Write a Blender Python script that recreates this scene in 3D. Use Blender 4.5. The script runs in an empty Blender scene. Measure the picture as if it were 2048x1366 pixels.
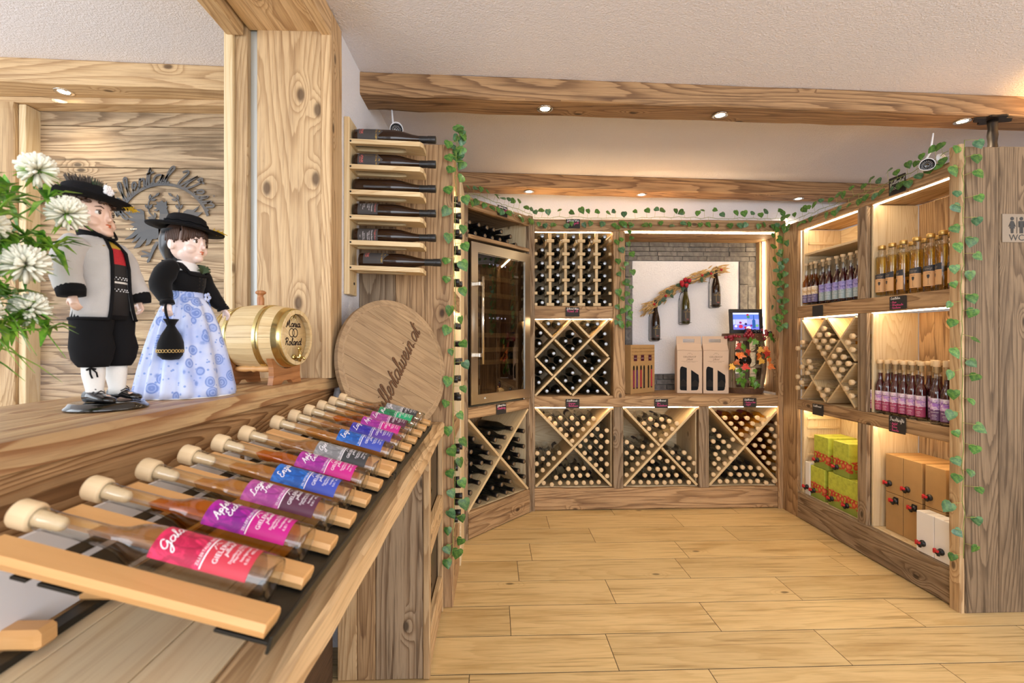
import bpy, bmesh, math, random
from mathutils import Vector, Matrix, noise
PI = math.pi
RND = random.Random(11)
S = bpy.context.scene
COL = S.collection

# ---------------------------------------------------------------- camera, sky, light, exposure
cam_d = bpy.data.cameras.new('camera'); cam = bpy.data.objects.new('camera', cam_d); COL.objects.link(cam)
cam_d.sensor_width = 36.0; cam_d.lens = 36.0*984/2048; cam_d.clip_start = 0.02; cam_d.clip_end = 60
cam.location = (0, 0, 1.30)
cam.rotation_euler = (PI/2, 0, -math.atan(34/984))
cam_d.dof.use_dof = True; cam_d.dof.focus_distance = 2.3; cam_d.dof.aperture_fstop = 5.0
S.camera = cam
S.view_settings.view_transform = 'Standard'; S.view_settings.look = 'None'
S.view_settings.gamma = 1.0; S.view_settings.use_curve_mapping = False
S.view_settings.exposure = 0.66
cy = S.cycles
cy.use_denoising = True
cy.max_bounces = 9; cy.diffuse_bounces = 4; cy.glossy_bounces = 4; cy.transmission_bounces = 8
cy.transparent_max_bounces = 20; cy.caustics_reflective = False; cy.caustics_refractive = False
cy.sample_clamp_indirect = 6.0; cy.sample_clamp_direct = 0.0
w = bpy.data.worlds.new('sky'); S.world = w; w.use_nodes = True
bg = w.node_tree.nodes['Background']
bg.inputs[0].default_value = (0.88, 0.93, 1.0, 1); bg.inputs[1].default_value = 0.95

def area(name, loc, rot, sx, sy, power, col):
    d = bpy.data.lights.new(name, 'AREA'); d.shape = 'RECTANGLE'; d.size = sx; d.size_y = sy
    d.energy = power; d.color = col
    o = bpy.data.objects.new(name, d); o.location = loc; o.rotation_euler = rot; COL.objects.link(o); return o
# daylight through the shop windows behind the photographer, and through those of the next room
area('daylight_shop_front', (1.2, -2.7, 1.7), (PI/2, 0, 0), 4.6, 2.0, 86, (0.88, 0.93, 1.0))
area('daylight_next_room', (-2.9, 0.0, 1.75), (PI/2, 0, -PI/2+0.75), 2.2, 1.7, 34, (0.87, 0.92, 1.0))
area('area_right', (4.3, 0.2, 1.6), (PI/2, 0, PI/2), 2.6, 1.8, 26, (1.0, 0.95, 0.88))  # warm area light near the right wall, aimed into the shop

# ---------------------------------------------------------------- helpers: tagging and mesh building
def tag(o, label=None, cat=None, group=None, kind=None):
    if label: o['label'] = label
    if cat: o['category'] = cat
    if group: o['group'] = group
    if kind: o['kind'] = kind
    return o
def thing(name, label, cat, loc=(0, 0, 0), rz=0.0, group=None, rot=None):
    o = bpy.data.objects.new(name, None); COL.objects.link(o); o.empty_display_size = 0.05
    o.location = loc; o.rotation_euler = rot if rot else (0, 0, rz)
    return tag(o, label, cat, group)
def struct_root(name):
    o = bpy.data.objects.new(name, None); COL.objects.link(o); o['kind'] = 'structure'; return o
KIDS = {}
def kids_of(o): return [c for c in bpy.data.objects if c.parent == o]
def dup(root, loc=None, rot=None, label=None, group=None):
    """copy of a thing with copies of its parts and sub-parts (meshes shared)"""
    r = root.copy(); COL.objects.link(r)
    if loc is not None: r.location = loc
    if rot is not None: r.rotation_euler = rot
    if label: r['label'] = label
    if group: r['group'] = group
    if root.name not in KIDS: KIDS[root.name] = [(c, kids_of(c)) for c in kids_of(root)]
    for c, gs in KIDS[root.name]:
        d = c.copy(); COL.objects.link(d); d.parent = r
        for g in gs:
            e = g.copy(); COL.objects.link(e); e.parent = d
    return r

class MB:
    def __init__(s): s.v = []; s.f = []; s.uv = []; s.sm = []; s.mi = []
    def add(s, vs, fs, uvs=None, smooth=False, mi=0, M=None):
        b = len(s.v)
        vs = [Vector(v) for v in vs]
        for k, f in enumerate(fs):
            s.f.append([i+b for i in f]); s.sm.append(smooth); s.mi.append(mi)
            if uvs: s.uv.append(uvs[k])
            else: s.uv.append(autouv([vs[i] for i in f]))
        s.v += [M @ v for v in vs] if M else vs
        return s
    def box(s, x0, x1, y0, y1, z0, z1, c=0.002, mi=0, M=None):
        if x1 < x0: x0, x1 = x1, x0
        if y1 < y0: y0, y1 = y1, y0
        if z1 < z0: z0, z1 = z1, z0
        d = (x1-x0, y1-y0, z1-z0); L = max(range(3), key=lambda i: d[i])
        c = min(c, 0.3*min(d))
        lo = (x0, y0, z0); hi = (x1, y1, z1)
        vs = []; ix = {}
        for sx in (0, 1):
            for sy in (0, 1):
                for sz in (0, 1):
                    sg = (sx, sy, sz)
                    for a in range(3):
                        p = []
                        for i in range(3):
                            q = hi[i] if sg[i] else lo[i]
                            if i != a: q += -c if sg[i] else c
                            p.append(q)
                        ix[(sg, a)] = len(vs); vs.append(Vector(p))
        fs = []
        def corner(a, sa, b, sb, cc, sc):
            t = [0, 0, 0]; t[a] = sa; t[b] = sb; t[cc] = sc; return tuple(t)
        for a in range(3):
            b, cc = (a+1) % 3, (a+2) % 3
            for sa in (0, 1):
                q = [ix[(corner(a, sa, b, i, cc, j), a)] for i, j in ((0, 0), (1, 0), (1, 1), (0, 1))]
                fs.append(q if sa else q[::-1])
        for a in range(3):                      # edges along a
            b, cc = (a+1) % 3, (a+2) % 3
            for sb in (0, 1):
                for sc in (0, 1):
                    k0 = corner(a, 0, b, sb, cc, sc); k1 = corner(a, 1, b, sb, cc, sc)
                    q = [ix[(k0, b)], ix[(k1, b)], ix[(k1, cc)], ix[(k0, cc)]]
                    fs.append(q if (sb == sc) else q[::-1])
        for sx in (0, 1):
            for sy in (0, 1):
                for sz in (0, 1):
                    sg = (sx, sy, sz); q = [ix[(sg, 0)], ix[(sg, 1)], ix[(sg, 2)]]
                    fs.append(q if (sx+sy+sz) % 2 else q[::-1])
        s.add(vs, fs, [autouv([vs[i] for i in f], L) for f in fs], mi=mi, M=M)
        return s
    def rough_box(s, x0, x1, y0, y1, z0, z1, amp=0.004, c=0.006, seed=0, M=None, seg=None):
        """a hand-sawn beam: chamfered section swept along its longest side with uneven edges"""
        d = (x1-x0, y1-y0, z1-z0); L = max(range(3), key=lambda i: d[i]); a, b = [(1, 2), (2, 0), (0, 1)][L]
        lo = (x0, y0, z0); hi = (x1, y1, z1)
        n = seg or max(4, int(d[L]/0.09))
        c = min(c, .3*min(d[a], d[b]))
        sec = [(lo[a]+c, lo[b]), (hi[a]-c, lo[b]), (hi[a], lo[b]+c), (hi[a], hi[b]-c), (hi[a]-c, hi[b]), (lo[a]+c, hi[b]), (lo[a], hi[b]-c), (lo[a], lo[b]+c)]
        rings = []
        for k in range(n+1):
            t = lo[L] + d[L]*k/n; ring = []
            for i, (pa, pb) in enumerate(sec):
                e = i//2
                j = noise.noise(Vector((t*6+seed*3.1, e*7.3+seed, 1.7)))*amp
                j2 = noise.noise(Vector((t*6+seed*3.1, e*7.3+seed, 9.1)))*amp
                p = [0, 0, 0]; p[L] = t; p[a] = pa + (j if amp else 0)*0.7; p[b] = pb + j2
                ring.append(Vector(p))
            rings.append(ring)
        vs = [v for r in rings for v in r]; fs = []
        for k in range(n):
            for i in range(8):
                j = (i+1) % 8
                fs.append([k*8+i, k*8+j, (k+1)*8+j, (k+1)*8+i])
        fs.append(list(range(7, -1, -1))); fs.append([n*8+i for i in range(8)])
        s.add(vs, fs, [autouv([vs[i] for i in f], L) for f in fs], M=M)
        return s
    def lathe(s, prof, seg=20, M=None, mi=0, smooth=True, a0=0.0, a1=2*PI, caps=True):
        full = abs(a1-a0-2*PI) < 1e-6; n = seg if full else seg+1
        vs = []; fs = []; uvs = []
        for r, z in prof:
            for k in range(n):
                t = a0+(a1-a0)*k/seg; vs.append(Vector((r*math.cos(t), r*math.sin(t), z)))
        for i in range(len(prof)-1):
            for k in range(seg):
                k2 = (k+1) % n
                q = [i*n+k, i*n+k2, (i+1)*n+k2, (i+1)*n+k]
                r = max(prof[i][0], prof[i+1][0])
                fs.append(q)
                u0, u1 = k/seg*2*PI*r, (k+1)/seg*2*PI*r
                uvs.append([(prof[i][1], u0), (prof[i][1], u1), (prof[i+1][1], u1), (prof[i+1][1], u0)])
        if caps and full:
            for i, fl in ((0, True), (len(prof)-1, False)):
                if prof[i][0] > 1e-5:
                    q = [i*n+k for k in range(n)]
                    if fl: q = q[::-1]
                    fs.append(q); uvs.append([(vs[j].x, vs[j].y) for j in q])
        s.add(vs, fs, uvs, smooth, mi, M); return s
    def tube(s, pts, r, seg=6, mi=0, M=None, closed=False, smooth=True, caps=True):
        pts = [Vector(p) for p in pts]; n = len(pts); vs = []; fs = []
        rr = r if isinstance(r, (list, tuple)) else [r]*n
        up = None
        for i, p in enumerate(pts):
            if closed: t = pts[(i+1) % n]-pts[i-1]
            else: t = pts[min(i+1, n-1)]-pts[max(i-1, 0)]
            if t.length < 1e-9: t = Vector((0, 0, 1))
            t.normalize()
            if up is None: up = Vector((0, 0, 1)) if abs(t.z) < .9 else Vector((1, 0, 0))
            a = t.cross(up)
            if a.length < 1e-5: a = t.cross(Vector((1, 0.3, 0)))
            a.normalize(); b = a.cross(t).normalized(); up = b
            for k in range(seg):
                q = 2*PI*k/seg; vs.append(p+(a*math.cos(q)+b*math.sin(q))*rr[i])
        m = n if closed else n-1
        for i in range(m):
            for k in range(seg):
                k2 = (k+1) % seg; i2 = (i+1) % n
                fs.append([i*seg+k, i2*seg+k, i2*seg+k2, i*seg+k2])
        if caps and not closed:
            fs.append(list(range(seg))); fs.append([(n-1)*seg+k for k in range(seg)][::-1])
        s.add(vs, fs, None, smooth, mi, M); return s
    def prism(s, poly, z0, z1, M=None, mi=0):
        n = len(poly); vs = [Vector((x, y, z0)) for x, y in poly]+[Vector((x, y, z1)) for x, y in poly]
        fs = [list(range(n))[::-1], [n+i for i in range(n)]]+[[i, (i+1) % n, n+(i+1) % n, n+i] for i in range(n)]
        ar = sum(poly[i][0]*poly[(i+1) % n][1]-poly[(i+1) % n][0]*poly[i][1] for i in range(n))
        if ar < 0: fs = [f[::-1] for f in fs]
        s.add(vs, fs, None, False, mi, M); return s
    def loft(s, rings, M=None, mi=0, smooth=True, cap0=True, cap1=True, closed=True):
        n = len(rings[0]); vs = [Vector(p) for r in rings for p in r]; fs = []
        for i in range(len(rings)-1):
            for k in range(n if closed else n-1):
                k2 = (k+1) % n; fs.append([i*n+k, i*n+k2, (i+1)*n+k2, (i+1)*n+k])
        if cap0: fs.append(list(range(n))[::-1])
        if cap1: fs.append([(len(rings)-1)*n+k for k in range(n)])
        s.add(vs, fs, None, smooth, mi, M); return s
    def ball(s, c, r, seg=10, rings=7, M=None, mi=0, fn=None):
        if not isinstance(r, (tuple, list)): r = (r, r, r)
        vs = []; fs = []
        for i in range(rings+1):
            t = PI*i/rings
            for k in range(seg):
                q = 2*PI*k/seg
                p = Vector((math.sin(t)*math.cos(q), math.sin(t)*math.sin(q), math.cos(t)))
                if fn: p = fn(p)
                vs.append(Vector((c[0]+r[0]*p.x, c[1]+r[1]*p.y, c[2]+r[2]*p.z)))
        for i in range(rings):
            for k in range(seg):
                k2 = (k+1) % seg; fs.append([i*seg+k, (i+1)*seg+k, (i+1)*seg+k2, i*seg+k2])
        s.add(vs, fs, None, True, mi, M); return s
    def build(s, name, mat, parent=None, loc=(0, 0, 0), rot=(0, 0, 0), fix=True, merge=0.0, centre=False, kind=None):
        vs = s.v
        if centre:
            lo = [min(v[i] for v in vs) for i in range(3)]; hi = [max(v[i] for v in vs) for i in range(3)]
            c = Vector([(lo[i]+hi[i])/2 for i in range(3)]); vs = [v-c for v in vs]
            loc = tuple(Vector(loc)+c)
        me = bpy.data.meshes.new(name)
        me.from_pydata([tuple(v) for v in vs], [], s.f)
        ul = me.uv_layers.new(name='UVMap')
        flat = [c for f in s.uv for p in f for c in p]
        ul.data.foreach_set('uv', flat)
        me.polygons.foreach_set('use_smooth', s.sm)
        me.polygons.foreach_set('material_index', s.mi)
        for m in (mat if isinstance(mat, (list, tuple)) else [mat]): me.materials.append(m)
        if fix or merge:
            bm = bmesh.new(); bm.from_mesh(me)
            if merge: bmesh.ops.remove_doubles(bm, verts=bm.verts, dist=merge)
            bmesh.ops.recalc_face_normals(bm, faces=bm.faces); bm.to_mesh(me); bm.free()
        me.update()
        o = bpy.data.objects.new(name, me); COL.objects.link(o)
        o.location = loc; o.rotation_euler = rot; o.parent = parent
        if kind: o['kind'] = kind
        return o
def autouv(p, L=None):
    n = Vector((0, 0, 0))
    for i in range(len(p)):
        a, b = p[i], p[(i+1) % len(p)]
        n += Vector(((a.y-b.y)*(a.z+b.z), (a.z-b.z)*(a.x+b.x), (a.x-b.x)*(a.y+b.y)))
    m = max(range(3), key=lambda i: abs(n[i]))
    if L is None:
        ax = [i for i in range(3) if i != m]
        ex = [max(q[i] for q in p)-min(q[i] for q in p) for i in ax]
        u = ax[0] if ex[0] >= ex[1] else ax[1]
    else:
        u = L if L != m else (m+1) % 3
    v = 3-m-u
    return [(q[u], q[v]+m*0.37) for q in p]

def board(parent, name, x0, x1, y0, y1, z0, z1, mat, c=0.002, rough=0.0, label=None):
    m = MB()
    if rough: m.rough_box(x0, x1, y0, y1, z0, z1, amp=rough, c=max(c, .004), seed=RND.random()*50)
    else: m.box(x0, x1, y0, y1, z0, z1, c)
    o = m.build(name, mat, parent, centre=True)
    if label: o['label'] = label
    return o
def beam2d(parent, name, p, q, wd, y0, y1, mat, plane='XZ'):
    """a flat board between two points of a vertical plane (p, q = (along, z)), wd wide, from depth y0 to y1"""
    L = math.hypot(q[0]-p[0], q[1]-p[1]); a = math.atan2(q[1]-p[1], q[0]-p[0])
    m = MB().box(-L/2, L/2, y0, y1, -wd/2, wd/2, 0.0015)
    cx, cz = (p[0]+q[0])/2, (p[1]+q[1])/2
    M = Matrix.Translation((cx, 0, cz)) @ Matrix.Rotation(-a, 4, 'Y')
    if plane == 'YZ': M = Matrix(((0, 1, 0, 0), (1, 0, 0, 0), (0, 0, 1, 0), (0, 0, 0, 1))) @ M
    m.v = [M @ v for v in m.v]
    if plane == 'YZ': m.f = [f[::-1] for f in m.f]; m.uv = [u[::-1] for u in m.uv]
    return m.build(name, mat, parent, centre=True)

# ---------------------------------------------------------------- materials
def srgb(h):
    h = h.lstrip('#'); c = [int(h[i:i+2], 16)/255 for i in (0, 2, 4)]
    return tuple(x/12.92 if x <= .04045 else ((x+.055)/1.055)**2.4 for x in c)+(1,)
def newmat(name):
    m = bpy.data.materials.new(name); m.use_nodes = True
    nt = m.node_tree; return m, nt, nt.nodes['Principled BSDF']
class N:
    """thin wrapper to write node graphs briefly"""
    def __init__(s, nt): s.nt = nt
    def n(s, t, **k):
        x = s.nt.nodes.new(t)
        for a, b in k.items(): setattr(x, a, b)
        return x
    def set(s, sock, v):
        if hasattr(v, 'default_value') or hasattr(v, 'is_linked'): s.nt.links.new(v, sock)
        else: sock.default_value = v
    def math(s, op, a, b=0.0, c=0.0, clamp=False):
        x = s.n('ShaderNodeMath', operation=op, use_clamp=clamp)
        for i, v in enumerate((a, b, c)): s.set(x.inputs[i], v)
        return x.outputs[0]
    def vmath(s, op, a, b):
        x = s.n('ShaderNodeVectorMath', operation=op); s.set(x.inputs[0], a); s.set(x.inputs[1], b); return x.outputs[0]
    def noise(s, vec, scale=1.0, detail=3.0, rough=.55, dist=0.0, dim='3D'):
        x = s.n('ShaderNodeTexNoise', noise_dimensions=dim)
        s.set(x.inputs['Vector'], vec); x.inputs['Scale'].default_value = scale; x.inputs['Detail'].default_value = detail
        x.inputs['Roughness'].default_value = rough; x.inputs['Distortion'].default_value = dist
        return x.outputs[0]
    def mix(s, f, a, b, mode='MIX'):
        x = s.n('ShaderNodeMix', data_type='RGBA', blend_type=mode)
        s.set(x.inputs[0], f); s.set(x.inputs[6], a); s.set(x.inputs[7], b); return x.outputs[2]
    def ramp(s, f, stops, interp='LINEAR'):
        x = s.n('ShaderNodeValToRGB'); cr = x.color_ramp; cr.interpolation = interp
        while len(cr.elements) < len(stops): cr.elements.new(0.5)
        for e, (p, c) in zip(cr.elements, stops): e.position = p; e.color = c
        s.set(x.inputs[0], f); return x.outputs[0]
    def smooth(s, f, a, b):
        x = s.n('ShaderNodeMapRange', interpolation_type='SMOOTHSTEP'); s.set(x.inputs[0], f)
        x.inputs[1].default_value = a; x.inputs[2].default_value = b; return x.outputs[0]
    def bump(s, h, strength=.3, dist=.002):
        x = s.n('ShaderNodeBump'); x.inputs['Strength'].default_value = strength; x.inputs['Distance'].default_value = dist
        s.set(x.inputs['Height'], h); return x.outputs[0]
    def uv(s): return s.n('ShaderNodeUVMap', uv_map='UVMap').outputs[0]
    def rand(s): return s.n('ShaderNodeObjectInfo').outputs['Random']
def plain(name, col, rough=.5, metal=0.0, spec=.5, coat=0.0, emit=None, es=1.0, bump=0.0, bscale=200, var=0.0, sub=0.0, sheen=0.0):
    m, nt, b = newmat(name); c = srgb(col) if isinstance(col, str) else col
    g = N(nt)
    b.inputs['Base Color'].default_value = c; b.inputs['Roughness'].default_value = rough
    b.inputs['Metallic'].default_value = metal; b.inputs['Specular IOR Level'].default_value = spec
    b.inputs['Coat Weight'].default_value = coat; b.inputs['Coat Roughness'].default_value = .08
    if sheen: b.inputs['Sheen Weight'].default_value = sheen
    if sub: b.inputs['Subsurface Weight'].default_value = sub; b.inputs['Subsurface Radius'].default_value = (.01, .005, .003)
    if emit: b.inputs['Emission Color'].default_value = srgb(emit) if isinstance(emit, str) else emit; b.inputs['Emission Strength'].default_value = es
    tc = g.n('ShaderNodeTexCoord').outputs['Object']
    if bump: nt.links.new(g.bump(g.noise(tc, bscale, 3), bump, .001), b.inputs['Normal'])
    if var:
        f = g.noise(tc, 14, 4)
        d = tuple(x*(1-var) for x in c[:3])+(1,); l = tuple(min(1, x*(1+var)) for x in c[:3])+(1,)
        nt.links.new(g.ramp(f, [(.3, d), (.7, l)]), b.inputs['Base Color'])
    return m
def wood(name, light, mid, dark, ring=9.0, ringk=.5, weather=.4, knots=.8, rough=.62, bump=.25, tone=.12, wcol=None, fine=.35, sat=None, val=.9, kscale=(3.4, 6.5), kcor=.10):
    m, nt, b = newmat(name); g = N(nt)
    light, mid, dark = srgb(light), srgb(mid), srgb(dark)
    rnd = g.rand()
    off = g.n('ShaderNodeCombineXYZ'); g.set(off.inputs[0], g.math('MULTIPLY', rnd, 61.7)); g.set(off.inputs[1], g.math('MULTIPLY', rnd, 23.3))
    p = g.vmath('ADD', g.uv(), off.outputs[0])
    # knots
    vk = g.n('ShaderNodeTexVoronoi', voronoi_dimensions='2D'); vk.inputs['Scale'].default_value = 1.0
    g.set(vk.inputs['Vector'], g.vmath('MULTIPLY', p, (kscale[0], kscale[1], 1)))
    sel = g.n('ShaderNodeSeparateColor'); nt.links.new(vk.outputs['Color'], sel.inputs[0])
    pick = g.math('GREATER_THAN', sel.outputs[0], 1-.2*knots)
    kd = vk.outputs['Distance']
    kfall = g.math('MULTIPLY', g.smooth(kd, .34, .02), pick)
    kcore = g.math('MULTIPLY', g.smooth(kd, kcor, kcor*.4), pick)
    # growth rings: stretched field, sine
    f1 = g.noise(g.vmath('MULTIPLY', p, (.42, 4.4, 1)), 1.0, 1.2, .45, .15, '2D')
    f2 = g.noise(g.vmath('MULTIPLY', p, (1.6, 26, 1)), 1.0, 3.0, .6, 0, '2D')
    fld = g.math('ADD', g.math('MULTIPLY', f1, ring*2.3), g.math('MULTIPLY', f2, .9))
    fld = g.math('ADD', fld, g.math('MULTIPLY', kfall, 2.6))
    saw = g.math('FRACT', fld)
    rg = g.math('MULTIPLY', g.smooth(saw, .25, .93), g.smooth(saw, 1.0, .93))
    fg = g.noise(g.vmath('MULTIPLY', p, (5, 170, 1)), 1.0, 4.0, .65, 0, '2D')
    col = g.mix(g.math('MULTIPLY', rg, ringk), light, mid)
    col = g.mix(g.math('MULTIPLY', g.smooth(fg, .42, .75), fine), col, dark)
    col = g.mix(g.math('MULTIPLY', g.math('POWER', rg, 4.0), ringk*.45), col, dark)
    wn = g.noise(g.vmath('MULTIPLY', p, (1.3, 7, 1)), 1.0, 5.0, .65, .3, '2D')
    col = g.mix(g.math('MULTIPLY', g.smooth(wn, .46, .78), weather), col, srgb(wcol) if wcol else dark)
    sn = g.noise(g.vmath('MULTIPLY', p, (1.7, 48, 1)), 1.0, 3.0, .6, 0, '2D')
    col = g.mix(g.math('MULTIPLY', g.smooth(sn, .55, .74), min(.75, weather*1.25)), col, dark)
    col = g.mix(g.math('MULTIPLY', kcore, .8), col, tuple(x*.35 for x in dark[:3])+(1,))
    # board to board tone
    hs = g.n('ShaderNodeHueSaturation'); g.set(hs.inputs['Color'], col)
    g.set(hs.inputs['Value'], g.math('ADD', val-tone, g.math('MULTIPLY', g.math('FRACT', g.math('MULTIPLY', rnd, 7.31)), 2*tone)))
    hs.inputs['Saturation'].default_value = sat or .95
    nt.links.new(hs.outputs[0], b.inputs['Base Color'])
    b.inputs['Roughness'].default_value = rough; b.inputs['Specular IOR Level'].default_value = .35
    h = g.math('SUBTRACT', g.math('MULTIPLY', fg, .5), g.math('MULTIPLY', rg, .8))
    nt.links.new(g.bump(h, bump, .0016), b.inputs['Normal'])
    return m
def schlick(g, f0=.04, gain=1.0):
    lw = g.n('ShaderNodeLayerWeight'); lw.inputs['Blend'].default_value = .5
    fc = lw.outputs['Facing']
    return fc, g.math('MULTIPLY', g.math('ADD', f0, g.math('MULTIPLY', g.math('POWER', fc, 5.0), 1-f0)), gain, clamp=True)
def thin_glass(name, tint=(1, 1, 1, 1), gloss=.9, rough=.01, f0=.04, dark=0.0):
    m, nt, b = newmat(name); g = N(nt); nt.nodes.remove(b)
    out = nt.nodes['Material Output']
    tr = g.n('ShaderNodeBsdfTransparent'); gl = g.n('ShaderNodeBsdfGlossy'); gl.inputs['Roughness'].default_value = rough
    fc, fr = schlick(g, f0, gloss)
    g.set(tr.inputs['Color'], g.mix(g.math('MULTIPLY', g.math('POWER', fc, 3.0), dark), tint, tuple(x*.35 for x in tint[:3])+(1,)))
    mx = g.n('ShaderNodeMixShader'); g.set(mx.inputs[0], fr)
    nt.links.new(tr.outputs[0], mx.inputs[1]); nt.links.new(gl.outputs[0], mx.inputs[2]); nt.links.new(mx.outputs[0], out.inputs[0])
    return m
def liquid(name, col, trans=1.0, ior=1.2, rough=0.0, base=None):
    """clear tinted drink: light passes through and is tinted more where the path is longer"""
    m, nt, b = newmat(name); g = N(nt); nt.nodes.remove(b)
    out = nt.nodes['Material Output']
    tr = g.n('ShaderNodeBsdfTransparent'); gl = g.n('ShaderNodeBsdfGlossy'); gl.inputs['Roughness'].default_value = .03
    fc, fr = schlick(g, .02, .8)
    thin = tuple(x**.45 for x in col[:3])+(1,)
    g.set(tr.inputs['Color'], g.mix(g.smooth(fc, .55, 1.0), tuple(x**.75 for x in col[:3])+(1,), thin))
    mx = g.n('ShaderNodeMixShader'); g.set(mx.inputs[0], fr)
    nt.links.new(tr.outputs[0], mx.inputs[1]); nt.links.new(gl.outputs[0], mx.inputs[2]); nt.links.new(mx.outputs[0], out.inputs[0])
    return m
def emitter(name, col, strength):
    m, nt, b = newmat(name); g = N(nt); nt.nodes.remove(b)
    e = g.n('ShaderNodeEmission'); e.inputs[0].default_value = col; e.inputs[1].default_value = strength
    nt.links.new(e.outputs[0], nt.nodes['Material Output'].inputs[0]); return m
def plaster(name, col, bump=.5, scale=150):
    m, nt, b = newmat(name); g = N(nt)
    tc = g.n('ShaderNodeTexCoord').outputs['Object']
    n1 = g.noise(tc, scale, 4, .6, .6); n2 = g.noise(tc, scale*.3, 3)
    b.inputs['Base Color'].default_value = srgb(col); b.inputs['Roughness'].default_value = .9; b.inputs['Specular IOR Level'].default_value = .15
    nt.links.new(g.bump(g.math('ADD', g.smooth(n1, .35, .7), n2), bump, .004), b.inputs['Normal']); return m

WOLD = wood('old_wood', '#c69f70', '#a27a4e', '#5d3d25', 9, .7, .5, .9, .66, .35)
WGREY = wood('old_wood_grey', '#ab9274', '#87694a', '#4c3826', 11, .75, .55, .9, .7, .4, wcol='#5c4a38')
WBEAM = wood('beam_wood', '#b88f61', '#926a43', '#4c311d', 7, .8, .45, .7, .66, .4)
WPALE = wood('old_wood_pale', '#dbb888', '#bd9460', '#7a5331', 8, .6, .3, 1.0, .6, .3)
WSPR = wood('spruce', '#f0d9ae', '#e3c48d', '#b98a52', 12, .45, .12, .35, .5, .08, tone=.05, fine=.2)
WSPR2 = wood('spruce_lattice', '#e8cd9c', '#dcb67c', '#ae7f48', 16, .45, .1, .2, .5, .08, tone=.05, fine=.2)
WBEECH = wood('beech', '#e9b06a', '#e2a55e', '#c98a45', 10, .2, .08, 0, .38, .03, tone=.04, fine=.15)
WPLANK = wood('weathered_plank', '#c4a986', '#9d7e5d', '#54432f', 8, .8, .6, .8, .66, .3, tone=.1)
WTABLE = wood('table_wood', '#f3dfb6', '#e9cd9c', '#b98f5a', 5, .35, .12, .5, .42, .1, tone=.05, fine=.2)
MGLASSL = None
WOAK = wood('oak_lid', '#b5966f', '#a2825c', '#745840', 8, .35, .35, 0, .62, .12, tone=.09)
WBAR = wood('barrel_oak', '#ecd09a', '#e0be82', '#b98c50', 6, .3, .2, 0, .35, .06, tone=.06)
WCHERRY = wood('cherry', '#c08047', '#a5642f', '#6d3c18', 10, .5, .3, 0, .35, .05)
WTILE = wood('floor_tile_wood_print', '#dcc08f', '#cfae79', '#9a7c50', 5, .30, .55, .3, .34, .04, tone=.08, fine=.25, wcol='#a8834f', val=.97, sat=1.05)
WPARTSHADE = wood('partition_wood_shaded', '#9a8062', '#786046', '#40301f', 11, .75, .55, .9, .7, .4, wcol='#4a3a2a')  # darker copy of the grey wood: the partition's shade is put into the colour
WPIL = wood('pillar_wood', '#dbb888', '#bd9460', '#7a5331', 6, .55, .22, 4.0, .6, .35, val=.95, kscale=(3.0, 5.6), kcor=.12)
WSHADE = wood('under_counter_shade', '#6b5039', '#57402d', '#33241a', 9, .4, .3, 0, .6, .1)  # dark brown that imitates the shadow below the counter top
MPLAS = plaster('white_plaster', '#ecebf0', .55, 110)
MPLASC = plaster('ceiling_plaster', '#eae6ea', .6, 100)
MGROUT = plain('grout', '#4f3d27', .8)
MBLACK = plain('black_metal', '#26241f', .45, .3)
MIRON = plain('wrought_iron', '#2a221b', .5, .6, bump=.4, bscale=60)
MSTEEL = plain('brushed_steel', '#c9c2b8', .28, 1.0)
MCHROME = plain('chrome', '#d9d4cb', .12, 1.0)
MBRASS = plain('brass', '#d4c083', .24, 1.0, bump=.05)
MBOARD = plain('chalkboard', '#2b2725', .75)
MCHALKW = plain('chalk_white', '#f2f0ec', .9)
MCHALKP = plain('chalk_pink', '#e0578f', .9)
MLED = emitter('led_warm', (1.0, .77, .48, 1), 20)
MSPOT = emitter('spot_lamp', (1.0, .84, .6, 1), 26)
MDARKGL = plain('dark_bottle_glass', (.010, .010, .008, 1), .06, 0, .55, .3)
MAMBGL = plain('amber_bottle_glass', (.020, .008, .004, 1), .04, 0, .5, 0)
MGREENGL = plain('green_bottle_glass', (.045, .04, .006, 1), .05, 0, .6, .5)
MCAP = plain('black_capsule', '#1d1b1b', .38, 0, .5)
MCAPD = plain('capsule_disc', '#a9b0ba', .3, .5)
MCAPB = plain('capsule_bronze', '#85745e', .35, .5)
MCORK = wood('stopper_wood', '#eed0a2', '#e3bd89', '#c79b66', 6, .2, .1, 0, .55, .02, tone=.06, fine=.1)
MCORKW = plain('stopper_white', '#efe4cf', .5)
MGLASS = thin_glass('clear_glass', (.95, .96, .95, 1), 1.3, .02, .06, .95)
MGLASSL = thin_glass('lying_bottle_glass', (.97, .98, .97, 1), 1.2, .03, .06, .35)
MGLASSG = thin_glass('pane_glass', (.985, .99, .985, 1), .6, .0, .03)
MWHITE = plain('white_plastic', '#e6e6ea', .35)
MGREYLBL = plain('grey_label', '#454140', .7)
MGOLD = plain('gold_print', '#c9a24a', .4, .6)
MWHITEPR = plain('white_print', '#f3ecf0', .6)
MPINKPR = plain('pink_print', '#e0706a', .6)
MLEAF = None
# ---------------------------------------------------------------- the room
H = 2.62
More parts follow.
